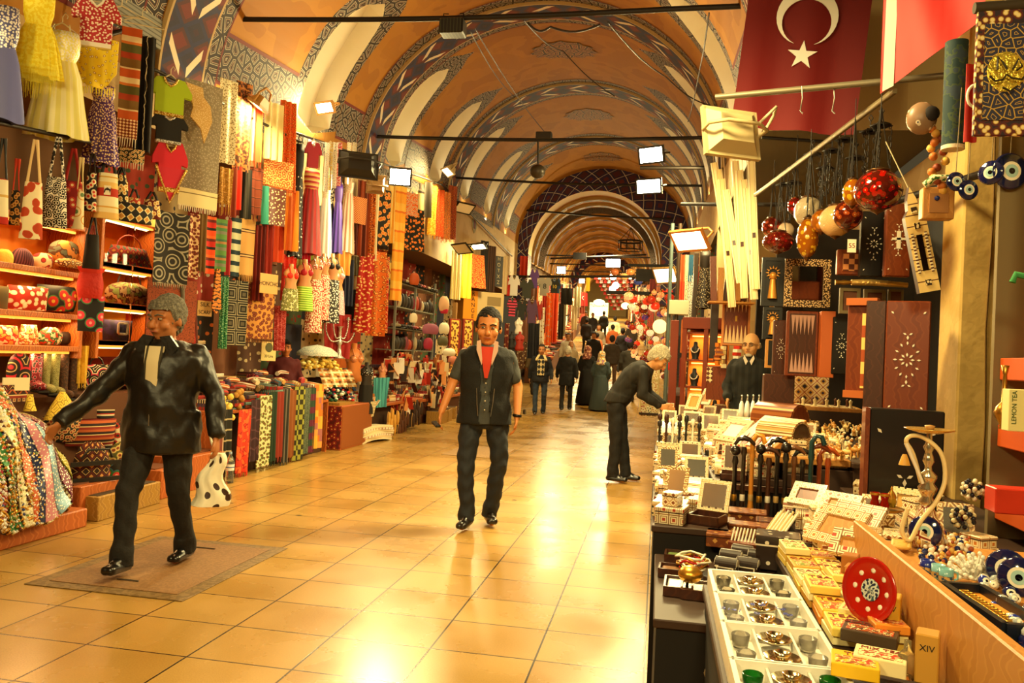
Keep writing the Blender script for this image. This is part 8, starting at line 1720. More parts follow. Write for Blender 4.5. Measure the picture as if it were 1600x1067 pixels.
MB().box(-w/2,w/2,0,.02,0,h,0,.003).ob('border',M('5a1c18',.5,pat='flo',stops=[(0,'f0dca0'),(.25,'c8a048'),(.35,'5a1c18'),(.6,'2a1a28')],sc=34),t);MB().box(-w*.36,w*.36,-.006,0,h*.12,h*.88).ob('inner_field',M('2a2a3a',.5,pat='lace',stops=[(0,'c8a048'),(.15,'2a2c48')],sc=26),t);MB().sph((w*.03,-.006,h*.5),w*.34,28,sz=1.15,sy=.06).ob('gold_medallion',M('e8cc50',.3,.7,bump=1,bs=60,coord='O'),t)
mb=MB()
for pts in ([(-.09,.45),(-.06,.41),(-.02,.42),(0,.46),(.03,.43),(.08,.42),(.11,.47)],[(-.05,.5),(-.05,.6),(-.02,.55),(.0,.5)],[(.03,.5),(.06,.58),(.08,.52),(.05,.49)],[(-.02,.36),(.02,.33),(.06,.37)]): mb.tube([(p[0]*w/.3,-.032,h*p[1]) for p in pts],.004,6)
mb.ob('calligraphy',M('2a2010',.5),t)
MB().cyl((-w/2-.01,.01,h+.01),(w/2,.01,h+.02),.022,n=12).ob('top_roll',M('3a2f20',.7),t)
cx,cy,z0,w,h,a=fr(1472,66,1512,234,Y=3.7);t=E('rolled_carpet',(cx,cy,z0),0,'green blue rolled carpet with cream ends hanging near the top right','carpet');MB().cyl((0,0,.015),(0,0,h),w*.45,n=20).ob('roll',M('1f3a3a',.8,pat='noise',stops=[(0,'1c3438'),(.5,'3a4a30'),(.6,'2a3a48')],sc=20),t);MB().cyl((0,0,0),(0,0,.016),w*.46,n=20).ob('cream_end',CREAM,t)
cx,cy,z0,w,h,a=fr(1508,100,1528,222,Y=3.55);t=E('small_flag',(cx,cy,z0),0,'narrow red flag with a white crescent behind the rolled carpet','flag');cloth_mb(w,h,1,.006).ob('cloth',M('b0160e',.6),t)
MB().tube([(w*.2+.03*math.cos(q),-.01,h*.58+.045*math.sin(q)) for q in [PI*.55+PI*.9*k_/8 for k_ in range(9)]],.006,6).ob('crescent',WHITE,t)
g=E('shell_mask',py(1440,185,4.0),0,'cream shell shaped mask with stones hanging on the metal rail','mask');MB().sph((0,0,0),.075,16,sz=1.0,sy=.7,sx=.9).ob('mask_body',M('d8c8b0',.4,pat='flo',stops=[(0,'2a3a5a'),(.12,'e0d0b8'),(.3,'8a6a50')],sc=30,coord='O'),g);MB().sph((.03,-.045,.01),.035,10,sy=.4).ob('opening',M('1a1010',.8),g)
g=E('garlic_string',py(1465,235,4.0),0,'string of amber coloured gourds and flowers beside the rolled carpet','ornament')
for q in range(14): MB().sph((R(-.03,.03),R(-.02,.02),.1-.022*q),.02,8).ob('gourd',M(('c8702c','e8b050','8a3a1c')[q%3],.5),g)
# flags -----------------------------------------------------------------------------
def flag(spec,Y,label,m,yaw=0,tilt=-.1):
    cx,cy,z0,w,h,a=fr(*spec,Y=Y,yaw=yaw);t=E('turkish_flag',(cx,cy,z0),a,label,'flag');t.rotation_euler=(0,tilt*-1,a);return t,w,h
RED=M('6e0a08',.7);REDB=M('b0160e',.6)
t,w,h=flag((1146,-60,1338,204),6.2,'big red flag with a white crescent and star hanging over the stalls',RED,0,-.09)
cloth_mb(w,h,2.2,.02,nv=10).ob('cloth',RED,t)
cxm,cz=.0,h*.665;R1,R2=w*.25,w*.2;n=28
outer=[(cxm+R1*math.cos(q),cz+R1*math.sin(q)) for q in [-PI/2+.55+ (2*PI-1.1)*k_/n for k_ in range(n+1)]]
inner=[(cxm+R2*math.cos(q),cz-w*.05+R2*math.sin(q)) for q in [-PI/2+.42+(2*PI-.84)*k_/n for k_ in range(n+1)]]
mb=MB()
for k_ in range(n):
    q=[outer[k_],outer[k_+1],inner[k_+1],inner[k_]];mb.add([(p[0],-.03,p[1]) for p in q]+[(p[0],-.024,p[1]) for p in q],[(0,1,2,3)[::-1],(4,5,6,7),(0,4,5,1),(3,2,6,7)],0,0)
mb.ob('crescent',WHITE,t)
sr=w*.125;sc_=(0,cz-w*.33);pl=[]
for k_ in range(10): rr=sr if k_%2==0 else sr*.38;pl.append((sc_[0]+rr*math.sin(PI*k_/5),sc_[1]+rr*math.cos(PI*k_/5)))
MB().prism(pl[::-1],-.032,-.024,0).ob('star',WHITE,t)
# second flag seen from the side with a white hem
P0=[py(1384,-30,4.6),py(1376,146,4.6),py(1535,30,4.3),py(1545,-40,4.3)]
t=E('turkish_flag',P0[1],0,'bright red flag with a broad white hoist draped sideways at the top right','flag')
A_,B_,C_,D_=[Vector(p)-Vector(P0[1]) for p in P0]
mb=MB();mb.grid(10,6,lambda u,v:tuple((B_*(1-v)+A_*v)*(1-u)+(C_*(1-v)+D_*v)*u+Vector((0,.02*math.sin(9*u+2*v),0))),0,(0,.01,0),None);mb.ob('cloth',REDB,t)
mb=MB();wv=Vector((.055,0,0));mb.add([tuple(B_+Vector((-.0,-.012,0))),tuple(B_+wv+Vector((0,-.012,.03))),tuple(A_+wv+Vector((0,-.012,0))),tuple(A_+Vector((0,-.012,0)))],[(0,1,2,3)]);mb.v=[(p[0],p[1]-.02,p[2]) for p in mb.v];mb.ob('white_hoist',WHITE,t)
# rails on the right ------------------------------------------------------------------
def bar(a,b_,r,label,m=IRON,n=6): return tag(MB().cyl(tuple(a),tuple(b_),r,n=n).ob('iron_bar',m),label,'bar')
bar(py(1118,152,5.0),py(1480,118,4.7),.02,'grey steel bar running level below the flags',M('7a705a',.5,.5),4)
bar(py(1180,305,7.2),py(1398,142,4.6),.018,'slanting rail from which the glass lamps hang',M('8a7a58',.5,.5),4)
bar(py(1065,319,9.6),py(1240,320,8.0),.022,'short dark bar above the bundle of cream frames')
bar(py(1000,262,12.5),py(1100,262,12.5),.03,'thick dark bar behind the pair of floodlights')
bar(py(1390,318,5.2),py(1600,250,4.0),.02,'dark sloping bar behind the red lamp')
slab(.64,1.0,2.95,4.3,.74,'table packed with tilted cream cases left of the hookah')
for i,(x,nm) in enumerate(((.7,'case table left row'),(.84,'case table middle row'),(.96,'case table right row'))): fillrow(2.98,4.28,x,.742,.15,nm,.14,'flat,dome,open,flat,oct,dome')
for i,(u,v,w_,h_) in enumerate(((1290,850,.2,.16),(1322,838,.2,.15),(1300,815,.16,.14),(1255,790,.15,.12),(1330,870,.15,.1),(1345,840,.12,.1))): inl_box(w_,.035,h_,INL[(i*2)%6],'frame','tilted cream case lid, %s of the group behind the tea packets'%ORD[i],place(u,v,.84),-.9+.1*i,None,MW if i%2 else LW,rx=-.75)
tag(MB().box(1.02,2.28,7.72,7.78,0,2.72).ob('stall_backing',M('241a12',.8)),'added dark panel behind the hanging cases and mirrors','backing')  # panel added so the area behind the hung cases is dark
bar(py(1190,215,7),py(1300,222,7),.014,'thin dark bar below the big flag')
# S hooks on the steel bar
for i,u in enumerate((1253,1303)):
    P=py(u,135,4.85);tag(MB().tube([(P[0],P[1],P[2]+.0),(P[0]+.004,P[1]-.01,P[2]-.07),(P[0]-.004,P[1],P[2]-.14),(P[0]+.012,P[1],P[2]-.155)],.004,5).ob('s_hook',STEEL),['left wire hook on the steel bar in front of the flag','right wire hook on the steel bar in front of the flag'][i],'hook')
# mosaic lamps ----------------------------------------------------------------------
def glob(u,v,rpx,Y,c,label,sz=1.,crack=0,emi=0,top=.35):
    P=py(u,v,Y);r=rpx/1270*Y*1.0;t=E('hanging_glass_lamp',P,0,label,'hanging lamp')
    m=M(c,.08,trans=.35,coat=.8,ior=1.3,pat='flo',stops=[(0,'e8b060'),(.1,c),(.42,'5a1408' if c[0] in 'cab7' else 'a85a10')],sc=28,coord='O') if not crack else M(c,.15,coat=.6,bump=1,bs=200,coord='O',emit=emi)
    MB().sph((0,0,0),r,22,sz=sz).ob('glass_globe',m,t)
    MB().lathe([(r*.45,r*sz*.9),(r*.5,r*sz*.97),(r*.3,r*sz*1.05),(.01,r*sz*1.15)],n=16,lob=.08,nl=8).ob('metal_crown',M('5a3a1c',.4,.8),t)
    MB().lathe([(.001,-r*sz*1.18),(.008,-r*sz*1.12),(r*.3,-r*sz*.98),(r*.32,-r*sz*.92)],n=14).ob('bottom_cap',M('5a3a1c',.4,.8),t)
    for q in range(3): a_=q*2.1;MB().cyl((r*.45*math.cos(a_),r*.45*math.sin(a_),r*sz*.95),(0,0,r*sz+top),.0035,n=5).ob('chain',IRON,t)
    MB().cyl((0,0,r*sz+top),(0,0,r*sz+top+.12),.003,n=4).ob('hook',IRON,t);return t
glob(1372,298,34,4.7,'c01408','big red glass globe lamp, nearest and largest of the lamps',.9)
glob(1332,301,14,5.0,'d8b020','yellow glass lamp half hidden behind the big red globe',1.5)
glob(1325,336,21,5.3,'b8501c','amber brown glass lamp below the big red globe',1.05)
glob(1306,345,24,5.5,'e8b878','cream glass globe lamp in the middle of the cluster',1.0,1)
glob(1284,346,16,5.7,'e88a20','orange ribbed glass lamp left of the cream globe',1.1)
glob(1263,331,21,5.9,'b8a484','greyish crackle glass globe lamp',1.1,1)
glob(1262,372,16,5.8,'e8b828','yellow drop shaped glass lamp, lowest of the cluster',1.9)
glob(1242,322,11,6.3,'a01810','small red glass lamp above the yellow drop',1.2)
glob(1216,378,23,6.5,'7a1210','wide dark red glass lamp at the left of the cluster',.72)
glob(1206,355,15,6.9,'a83a28','small rose red lamp behind the wide dark red one',1.0)
glob(1228,360,12,6.7,'e8c8a0','small cream lamp squeezed behind the wide dark red one',1.0,1)
t=E('price_tag',py(1331,384,5.2),0,'small cream price tag with a number below the amber lamp','price tag');MB().box(-.025,.025,0,.003,-.04,.04).ob('tag_card',CREAM,t);text('55',.04,(0,-.001,0),(PI/2,0,0),M('8a2010',.6),t,.0005)
# chandelier frames of chains above the lamps
for i,(u,v,Y) in enumerate(((1320,218,5.5),(1337,246,5.4),(1360,205,5.2),(1377,195,5.0),(1300,235,5.8),(1290,262,6.0),(1225,288,6.8),(1240,285,6.6),(1270,240,6.2))):
    P=py(u,v,Y);t=E('chain_hanger',P,0,['iron chain hanger, %s of the row under the slanting rail'%w_ for w_ in ('left of the middle','low one in the middle','right of the middle','rightmost','third from the left','third from the left, lower','leftmost, small','second from the left','tall one in the middle')][i],'chain hanger','chain hangers under the slanting rail')
    MB().lathe([(.001,.02),(.03,.01),(.06,-.005),(.055,-.01),(.02,.0)],n=12,lob=.1,nl=6).ob('iron_cap',IRON,t);MB().tube([(0,0,.02),(0,0,.06),(.012,0,.08),(0,0,.1),(-.012,0,.08),(0,0,.06)],.004,5).ob('ring',IRON,t)
    for q in range(3):
        a_=q*2.1;mb=MB()
        for k_ in range(9): z=-.01-.035*k_;mb.at((.05*math.cos(a_)+.008*(k_%2),.05*math.sin(a_),z),k_*1.57);mb.tube([(.007*math.cos(s_),0,.018*math.sin(s_)) for s_ in [j*PI/3 for j in range(6)]],.003,4,closed=1);mb.no()
        mb.ob('chain',IRON,t)
# ================================================================ floodlights, ceiling things, far goods
def flood(P,w,h,d,aim,body,label,emit=22,lit=1,yoke=1,rod=.3,energy=0,ecol='fff0c0'):
    t=E('floodlight',P,0,label,'floodlight');t.rotation_euler=(Vector(aim)-Vector(P)).to_track_quat('-Z','Y').to_euler()
    mb=MB();mb.add([(-w/2,-h/2,0),(w/2,-h/2,0),(w/2,h/2,0),(-w/2,h/2,0),(-w*.3,-h*.3,d),(w*.3,-h*.3,d),(w*.3,h*.3,d),(-w*.3,h*.3,d)],[(0,1,5,4),(1,2,6,5),(2,3,7,6),(3,0,4,7),(4,5,6,7)]);mb.ob('housing',body,t)
    mb=MB()
    for a in (-1,1): mb.box(a*w/2-.012,a*w/2+.012,-h/2-.012,h/2+.012,-.02,.01);mb.box(-w/2,w/2,a*h/2-.012,a*h/2+.012,-.02,.01)
    mb.ob('rim',body,t);MB().box(-w/2+.012,w/2-.012,-h/2+.012,h/2-.012,-.012,-.006).ob('glass',M('fff4d8',.4,emit=emit if lit else 0,ecol=ecol),t)
    if yoke: MB().tube([(-w*.54,0,0),(-w*.56,0,d*1.1),(-w*.3,0,d*1.9),(w*.3,0,d*1.9),(w*.56,0,d*1.1),(w*.54,0,0)],.012,6).ob('yoke',body,t)
    if energy: 
        l=light('AREA',(0,0,0),energy,WARM,w,sy=h,name='floodlight_lamp');l.parent=t;l.location=(0,0,-.03)
    return t
CRB=M('c4b080',.5);BLB=M('1c1712',.5)
t=flood(py(1142,208,5.2),.36,.3,.08,py(1142,208,5.2)+np.array([-.6,1.2,-.3]),CRB,'large cream floodlight seen from behind in front of the big flag',6,energy=40)
MB().tube([(.1,.0,.16),(.2,.1,.2),(.25,.1,.1),(.2,0,.05)],.01,6).ob('cable',M('d8c8a0',.6),t)
flood(py(1078,375,8.0),.36,.22,.1,py(1078,375,8.0)+np.array([-.55,-.7,-.8]),M('c87c38',.5),'ochre floodlight shining down towards the street',30,energy=150)
flood(py(1018,242,10.5),.34,.2,.12,py(1018,242,10.5)+np.array([-.5,-1,-.35]),BLB,'upper black floodlight of the bright pair on the right',40,energy=120,ecol='fff8e8')
flood(py(1014,291,11.5),.36,.2,.12,py(1014,291,11.5)+np.array([-.35,-1,-.3]),BLB,'lower black floodlight of the bright pair on the right',45,energy=120,ecol='fff8e8')
flood(py(625,276,11.0),.3,.24,.14,py(625,276,11.0)+np.array([.35,-1,-.5]),BLB,'dazzling floodlight above the orange scarves on the left',60,energy=260,ecol='fffbe8')
flood(py(560,258,10.2),.5,.34,.12,py(560,258,10.2)+np.array([-.6,1,-.2]),BLB,'large dark floodlight turned away above the satin dresses',0,0)
flood(py(588,288,10.6),.24,.24,.14,py(588,288,10.6)+np.array([-.5,1,.3]),M('8a6a40',.5),'round brown lamp beside the dazzling floodlight',0,0)
flood(py(404,165,7.9),.3,.13,.1,py(404,165,7.9)+np.array([-.55,-.1,-.9]),M('b8843c',.5),'small ochre spotlight above the glowing cream scarf',30,energy=70)
flood(py(508,168,9.8),.28,.14,.1,py(508,168,9.8)+np.array([-.3,-.9,-.6]),M('b8843c',.5),'small ochre spotlight with a bright tube near the second window',25,energy=50)
flood(py(700,268,15),.3,.2,.12,py(700,268,15)+np.array([-.5,-.4,-.8]),CRB,'cream spotlight hanging near the third rib',5,energy=60)
flood(py(722,388,16.5),.5,.26,.06,py(722,388,16.5)+np.array([-.5,-.6,-.9]),BLB,'flat black lamp above the yellow scarf',2,0)
flood(py(748,385,17.5),.42,.16,.06,py(748,385,17.5)+np.array([-.4,-.6,-.9]),BLB,'flat black lamp with a white tube above the orange dress',20,energy=60)
flood(py(725,325,17.0),.5,.25,.1,py(725,325,17.0)+np.array([.5,-.3,-.6]),BLB,'dark lamp on an arm in front of the painted rib',0,0)
flood(py(1040,430,13.5),.42,.26,.12,py(1040,430,13.5)+np.array([-.6,-.8,-.6]),M('b89050',.5),'tan floodlight above the mosaic lamp shop',8,energy=80)
flood(py(877,422,27),.3,.25,.15,py(877,422,27)+np.array([.1,-1,-.3]),BLB,'glaring lamp in front of the sport shirts',60,energy=150,ecol='fffbe8')
flood(py(909,439,36),.25,.2,.12,py(909,439,36)+np.array([.1,-1,-.3]),BLB,'small glaring lamp farther down the left side',60,energy=100,ecol='fffbe8')
flood(py(958,411,34),.6,.35,.12,py(958,411,34)+np.array([0,-1,-.2]),BLB,'bright white box light in the middle of the far vault',30,energy=120,ecol='fffbe8')
flood((.35,-1.5,3.7),.4,.25,.12,(-1.5,3.5,0),CRB,'added cream fill floodlight behind the camera',20)  # unseen housings added for the two fill lights behind the camera
flood((-2.6,-1.5,3.9),.4,.25,.12,(-3.6,4.5,1.2),CRB,'second added cream fill floodlight behind the camera',20)
# loudspeaker and cables on the first tie rod
P=py(708,40,7.7);t=E('loudspeaker',P,0,'black box loudspeaker strapped to the nearest tie rod','loudspeaker')
MB().box(-.12,.12,-.09,.09,-.1,.05,0,.012).ob('speaker_box',M('17140f',.5,pat='sx',stops=[(0,'0f0d0a'),(.8,'3a3a24')],sc=30),t);MB().tube([(-.1,0,.05),(-.1,0,.12),(-.06,.03,.13)],.006,5).ob('strap',IRON,t);MB().tube([(.1,0,.05),(.1,0,.12),(.06,.03,.13)],.006,5).ob('strap',IRON,t)
def cable(pts,r,label,m=M('2a1a10',.6)):
    out=[]
    for a,b_ in zip(pts,pts[1:]):
        for q in range(8): f=q/8;p=Vector(a).lerp(Vector(b_),f);p.z-=.06*math.sin(PI*f);out.append(tuple(p))
    out.append(tuple(pts[-1]));return tag(MB().tube(out,r,5).ob('cable',m),label,'cable')
cable([py(735,50,7.8),py(800,148,11.9)],.006,'thin cable from the loudspeaker to the second tie rod, left of the pair')
cable([py(742,45,7.8),py(850,205,12.1)],.006,'thin cable from the loudspeaker to the second tie rod, right of the pair')
cable([py(818,32,8),py(880,80,11.5),py(960,150,13)],.008,'knotted garland wire crossing the crown medallion')
cable([py(950,35,8.2),py(1040,120,10.5),py(1110,165,11.6)],.009,'beaded wire running down to the right hand rib')
cable([py(1108,20,8.2),py(1095,100,9.5),py(1075,190,11)],.008,'thin wire falling to the right of the vault')
cable([py(825,36,7.9),py(860,42,7.9),py(938,38,7.9)],.012,'sagging cable tied along the nearest tie rod')
# junction and lamp on the second tie rod
P=py(850,213,12.1);t=E('ceiling_lamp',P,0,'dark round lamp on a rod below the second tie rod','lamp');Q=py(840,268,12.1)
MB().box(-.12,.12,-.06,.06,-.05,.06,0,.01).ob('junction_box',BLB,t);MB().cyl((-.09,0,0),(Q[0]-P[0],0,Q[2]-P[2]+.1),.015,n=8).ob('rod',BLB,t);MB().sph((Q[0]-P[0],0,Q[2]-P[2]),.12,16,sz=.9).ob('lamp_head',M('3a3226',.4,.3),t)
# iron ring chandelier, far
P=py(985,382,29);t=E('ring_chandelier',P,0,'black iron ring chandelier hanging in the far vault','chandelier');r=.42
MB().tube([(r*math.cos(2*PI*q/24),r*math.sin(2*PI*q/24),.1) for q in range(24)],.035,6,closed=1).ob('upper_ring',IRON,t);MB().tube([(r*math.cos(2*PI*q/24),r*math.sin(2*PI*q/24),-.2) for q in range(24)],.02,6,closed=1).ob('lower_ring',IRON,t)
for q in range(10): a_=2*PI*q/10;MB().cyl((r*math.cos(a_),r*math.sin(a_),.1),(r*math.cos(a_),r*math.sin(a_),-.2),.014,n=5).ob('bar',IRON,t)
for q in range(4): a_=2*PI*q/4+.4;MB().cyl((r*math.cos(a_),r*math.sin(a_),.1),(0,0,.6),.012,n=5).ob('chain',IRON,t)
# sport shirts and hanging goods around the big arch, left
def TS(spec,c,l,Y,num=None,long=0,nc='1a1a1a',yaw=20,pat=None):
    o=tee(spec,M(c,.8) if not pat else pat,l,Y=Y,yaw=yaw,name='sport_shirt' if num else 'sweater',cat='shirt',long=long)
    if num:
        h=fr(*spec,Y=Y,yaw=yaw)[4];text(num,h*.35,(0,-.03,h*.45),(PI/2,0,0),M(nc,.6),o,.003)
    return o
TS((840,430,862,462),'b0a898','grey sport shirt with a black number 8',25.2,'8')
TS((858,436,874,458),'2a2a24','black sport shirt with a yellow number 10',25.4,'10',nc='e8c030')
TS((794,430,812,462),'e8e0d8','white sport shirt with red sleeves',22.0)
TS((790,430,800,462),'c82818','red sport shirt behind the white one',22.3)
TS((812,436,834,466),'3a3a30','dark olive polo shirt with buttons',22.4,)
TS((828,420,842,450),'5a3878','purple shirt at the top of the row',22.6)
TS((862,434,876,470),'2a4a7a','blue sport shirt right of the black one',25.8)
TS((792,466,808,494),'d83858','pink and black striped jumper',21.6,pat=M('d83858',.8,pat='sy',stops=[(0,'e04868'),(.6,'1a1214')],sc=13))
TS((806,468,824,500),'2a2c28','dark jacket next to the striped jumper',21.8,long=1)
TS((820,468,842,506),'5a3a58','mauve knitted jacket with long sleeves',22.0,long=1)
TS((838,470,848,500),'a02820','red knitted jacket behind the mauve one',22.4,long=1)
mannequin((803,496,818,522),0,'white mannequin torso with a short white top',None,WHITE,mat=M('f0e8d8',.4),Y=21.0,yaw=10,X=None)
mannequin((804,518,820,548),0,'mannequin torso in a dark red sleeveless top with a pale neck',None,None,mat=M('a02818',.6),Y=20.6,yaw=10,X=None)
mannequin((795,518,804,546),0,'mannequin torso in a black jacket over white at the shop corner',None,None,mat=M('1f1a18',.6),Y=20.8,yaw=10,X=None)
random.seed(8)
FARL=[((824,505,842,560),'17151c','long black skirt below the mauve jacket',21.5),((842,480,850,560),'e8dcc8','white and black spotted long scarf',22.5),((852,458,862,540),'e86a28','bright orange patterned scarf at the end of the row',23.0),((860,458,872,535),'d8481c','red orange caftan with gold trim',23.6),((846,462,853,520),'b8301c','brick red scarf between white and orange ones',22.8),((872,475,880,530),'3a3024','dark brown trousers hanging past the caftan',26.5),((879,475,884,525),'c8b898','beige trousers hanging past the caftan',27),((876,450,894,476),'2a2620','black shirt with small letters above the trousers',27),((898,448,908,480),'e0d4a8','pale scarf on the far left side',30),((906,456,914,490),'8a3a20','rust scarf on the far left side',31),((893,478,902,515),'f0dcb0','cream dress by the far shops',30),((916,430,922,455),'f0a820','orange pennant hanging in the far street',33),((785,400,793,460),'e0c8a0','pale fabric strip at the shop corner behind the painted arch',21),((788,505,795,560),'6a2418','dark red patterned curtain at the shop corner',20.5),((812,400,824,430),'b83018','red shirt half hidden at the foot of the dark arch',24.9),((800,462,806,470),'1f1a16','black cap on the shirt rail',22)]
for s,c,l,Y in FARL: scarf(s,F(c,'e8c890','8a4a28',6,'flo',.12,.2) if ('pattern' in l or 'spotted' in l) else M(c,.75),l,2,.04,Y=Y,yaw=20)
# small flag pair at far left
t=E('turkish_flag',py(911,478,31),.3,'small red flag with a white crescent hanging over the far crowd','flag');cloth_mb(.28,.5,1,.03,flare=.3).ob('cloth',M('b0160e',.7),t);MB().tube([(.02+.07*math.cos(q),-.05,.3+.07*math.sin(q)) for q in [PI*.6+PI*.8*k_/8 for k_ in range(9)]],.014,5).ob('crescent',WHITE,t)
# lots of generic hanging clothes on both far sides
gn=0
CL=['8a2418','e0c898','2a2420','d8702c','5a3a28','c8b080','3a3a4a','a83a2c','f0e0c0','7a4a2c','b8402c','4a5a3a']
NMc=['dark red','cream','black','orange','brown','sand','slate','brick','ivory','tan','vermilion','moss green']
protoL={}
NW2='first second third fourth fifth sixth seventh eighth ninth tenth eleventh twelfth thirteenth fourteenth fifteenth sixteenth seventeenth eighteenth nineteenth twentieth'.split();NW2=['first']+NW2
def farhang(x,y,z,w,h,ci,side,lab,grp):
    k=(ci,int(w*10),int(h*4))
    if k in protoL: o=dup(protoL[k],(x,y,z),None,lab,grp)
    else: o=tag(cloth_mb(w,h,2,.03,th=.02).ob('hanging_garment',M(CL[ci],.8,pat='flo' if ci%3 else None,stops=[(0,CL[(ci+1)%12]),(.2,CL[ci])] if ci%3 else None,sc=9),None,(x,y,z)),lab,'garment',grp);protoL[k]=o
    o.rotation_euler[2]=math.radians(70 if side<0 else -70);return o
for yi,y in enumerate(np.arange(26.8,62,.95)):
    dd=NW2[yi] if yi<20 else ('twenty-' if yi<30 else 'thirty-')+NW2[yi%10] if yi%10 else ('twentieth','thirtieth')[yi//10-2]
    for side in (-1,1):
        for lv in range(3):
            ci=int(y*7+lv*5+side*3)%12;xx=(-4.35 if side<0 else .15)+xo(y)+R(-.1,.1);z=fz(y)+(.5,1.4,2.4)[lv]
            if side>0 and y<36 and lv<2: continue
            farhang(xx,y+R(-.3,.3),z,R(.6,.8),R(.75,1.0),ci,side,'%s garment, %s along, %s row of the far %s side'%(NMc[ci],('place %d'%0 if 0 else dd),('lowest','middle','top')[lv],('left' if side<0 else 'right')),'garments along the far %s side'%('left' if side<0 else 'right'))
for i,(y0,y1) in enumerate(((27,34),(35,44),(46,60))):
    ym=(y0+y1)/2;t=E('far_stall',(-3.95+xo(ym),ym,fz(ym)),0,['nearest low stall of heaped goods on the far left','second low stall of heaped goods on the far left','last low stall of heaped goods on the far left'][i],'stall');t.rotation_euler=(.096,0,.062);MB().box(-.4,.35,-(y1-y0)/2,(y1-y0)/2,-.25,.6).ob('counter',M('6a4020',.7),t)
    mb=MB()
    for q in range(80): mb.at((R(-.35,.3),R(-(y1-y0)/2,(y1-y0)/2),.62+R(0,.12)),R(0,6));mb.box(-.12,.12,-.1,.1,0,.06,q%4);mb.no()
    o=mb.ob('heaped_goods',[M('e0c898',.8),M('a83a2c',.8),M('3a3028',.8),M('d8904c',.8)],t);o['kind']='stuff'
for i,y in enumerate(np.arange(7.4,21.5,.62)):
    for lv in (0,1,2):
        ci=(i*7+lv*5)%12;o=farhang(-5.4,y,.95+lv*.8,.6,.85,ci,-1,'%s cloth, %s along, %s row on the back wall of the left stalls'%(NMc[ci],NW2[min(i+1,20)] if i<20 else 'last' if i>21 else 'twenty-first',('lowest','middle','top')[lv]),'cloths on the back wall of the left stalls')
# bright far shop sign and flags triangle
cx,cy,z0,w,h,a=fr(921,473,950,500,Y=49);t=E('lit_shop_sign',(cx,cy,z0),0,'bright yellow white illuminated shop board at the end of the street','sign');MB().box(-w/2,w/2,0,.2,0,h).ob('board',M('f4e8a0',.5,emit=.5,ecol='f8e890'),t);text('TURKHAN',w*.2,(0,-.02,h*.86),(PI/2,0,0),M('4a4a6a',.6),t,.01);MB().sph((0,.0,h*1.0),w*.32,20,sy=.2,sz=.6).ob('arched_top',M('f8f0b0',.5,emit=1.,ecol='f8f0b0'),t)
MB().box(-w*.3,w*.2,-.02,.0,h*.25,h*.65).ob('bright_window',M('fffbe0',.5,emit=4,ecol='fff8d8'),t)
t0=None;n=0
FLM=[M('c01c18',.7),M('f0ece4',.7),M('c84028',.7),M('e8a8a0',.7)]
for r_ in range(9):
    for c_ in range(11-r_):
        u=930+r_*3.6+c_*6.0+(0 if r_%2 else 1);v=434+r_*6.0
        if u>990: continue
        P=py(u,v,40+.3*r_);
        if t0 is None: t0=tag(MB().box(-.075,.075,-.006,.006,-.075,.075).ob('pennant',FLM[0],None,P),'small red pennant in the triangular curtain of flags over the street','pennant','little flags in the triangular curtain');pr=[t0];[pr.append(tag(MB().box(-.075,.075,-.006,.006,-.075,.075).ob('pennant',m,None,(0,-20,-5)),'x y z w','pennant','little flags in the triangular curtain')) for m in FLM[1:]];continue
        k_=(r_*2+c_)%4;o=dup(pr[k_],P,R(-.3,.3),'small %s pennant, %s from the left, %s row of the flag triangle'%(('red','white','vermilion','pink')[k_],NW2[c_+1],NW2[r_+1]));n+=1
for o in pr[1:]: bpy.data.objects.remove(o)
for i,(u,v) in enumerate(((958,432),(962,446),(957,452))): 
    P=py(u,v,38);t=E('hanging_bulb',P,0,['white glowing globe above the little flags','lower glowing globe in front of the little flags','third glowing globe at the centre of the little flags'][i],'lamp');MB().sph((0,0,0),.16,14).ob('bulb',M('fff8e0',.4,emit=25,ecol='fff4d0'),t);MB().cyl((0,0,.15),(0,0,.5),.015,n=5).ob('cord',IRON,t)
# mosaic lamp shop on the right, y 14-24
random.seed(31)
LG=[('ff9a50',1.1,'apricot'),('e83018',1.0,'red'),('ffc070',1.3,'cream'),('3a2030',.1,'dark violet'),('a81c10',.6,'deep red'),('ffd090',1.5,'pale'),('4a1a10',.2,'dark brown'),('2a3a6a',.6,'blue')]
pl=[]
for i,(c,e,nm) in enumerate(LG):
    t=E('mosaic_lamp',(0,0,0),0,'proto lamp to be placed','lamp');MB().sph((0,0,0),.09,12,sz=.85).ob('glass_globe',M(c,.3,emit=e,ecol='pat' if False else c,pat='flo',stops=[(0,c),(.5,'a8401c')],sc=30,coord='O'),t);MB().lathe([(.03,.07),(.035,.09),(.01,.12)],n=8).ob('metal_crown',BRASS,t);MB().cyl((0,0,.12),(0,0,.45),.004,n=4).ob('chain',IRON,t);pl.append(t)
first=[True]*8
for i in range(110):
    u=R(980,1046);v=R(452,592)
    if u<1000 and v>560: continue
    Y=R(14.2,19);k_=i%8
    if (u-1030)**2+(v-510)**2<300: continue
    P=py(u,v,Y);lab='%s mosaic globe lamp at the %s %s of the %s lamp cluster'%(LG[k_][2],('top','upper','lower','bottom')[min(3,int((v-452)/35))],('left','centre','right')[min(2,int((u-980)/22))],'nearer' if Y<16.5 else 'farther')
    if first[k_]: first[k_]=False;o=pl[k_];o.location=P;o['label']=lab;o['group']='mosaic lamps of the lamp shop'
    else: o=dup(pl[k_],P,0,lab,'mosaic lamps of the lamp shop')
    s_=R(.5,1.0);o.scale=(s_,)*3
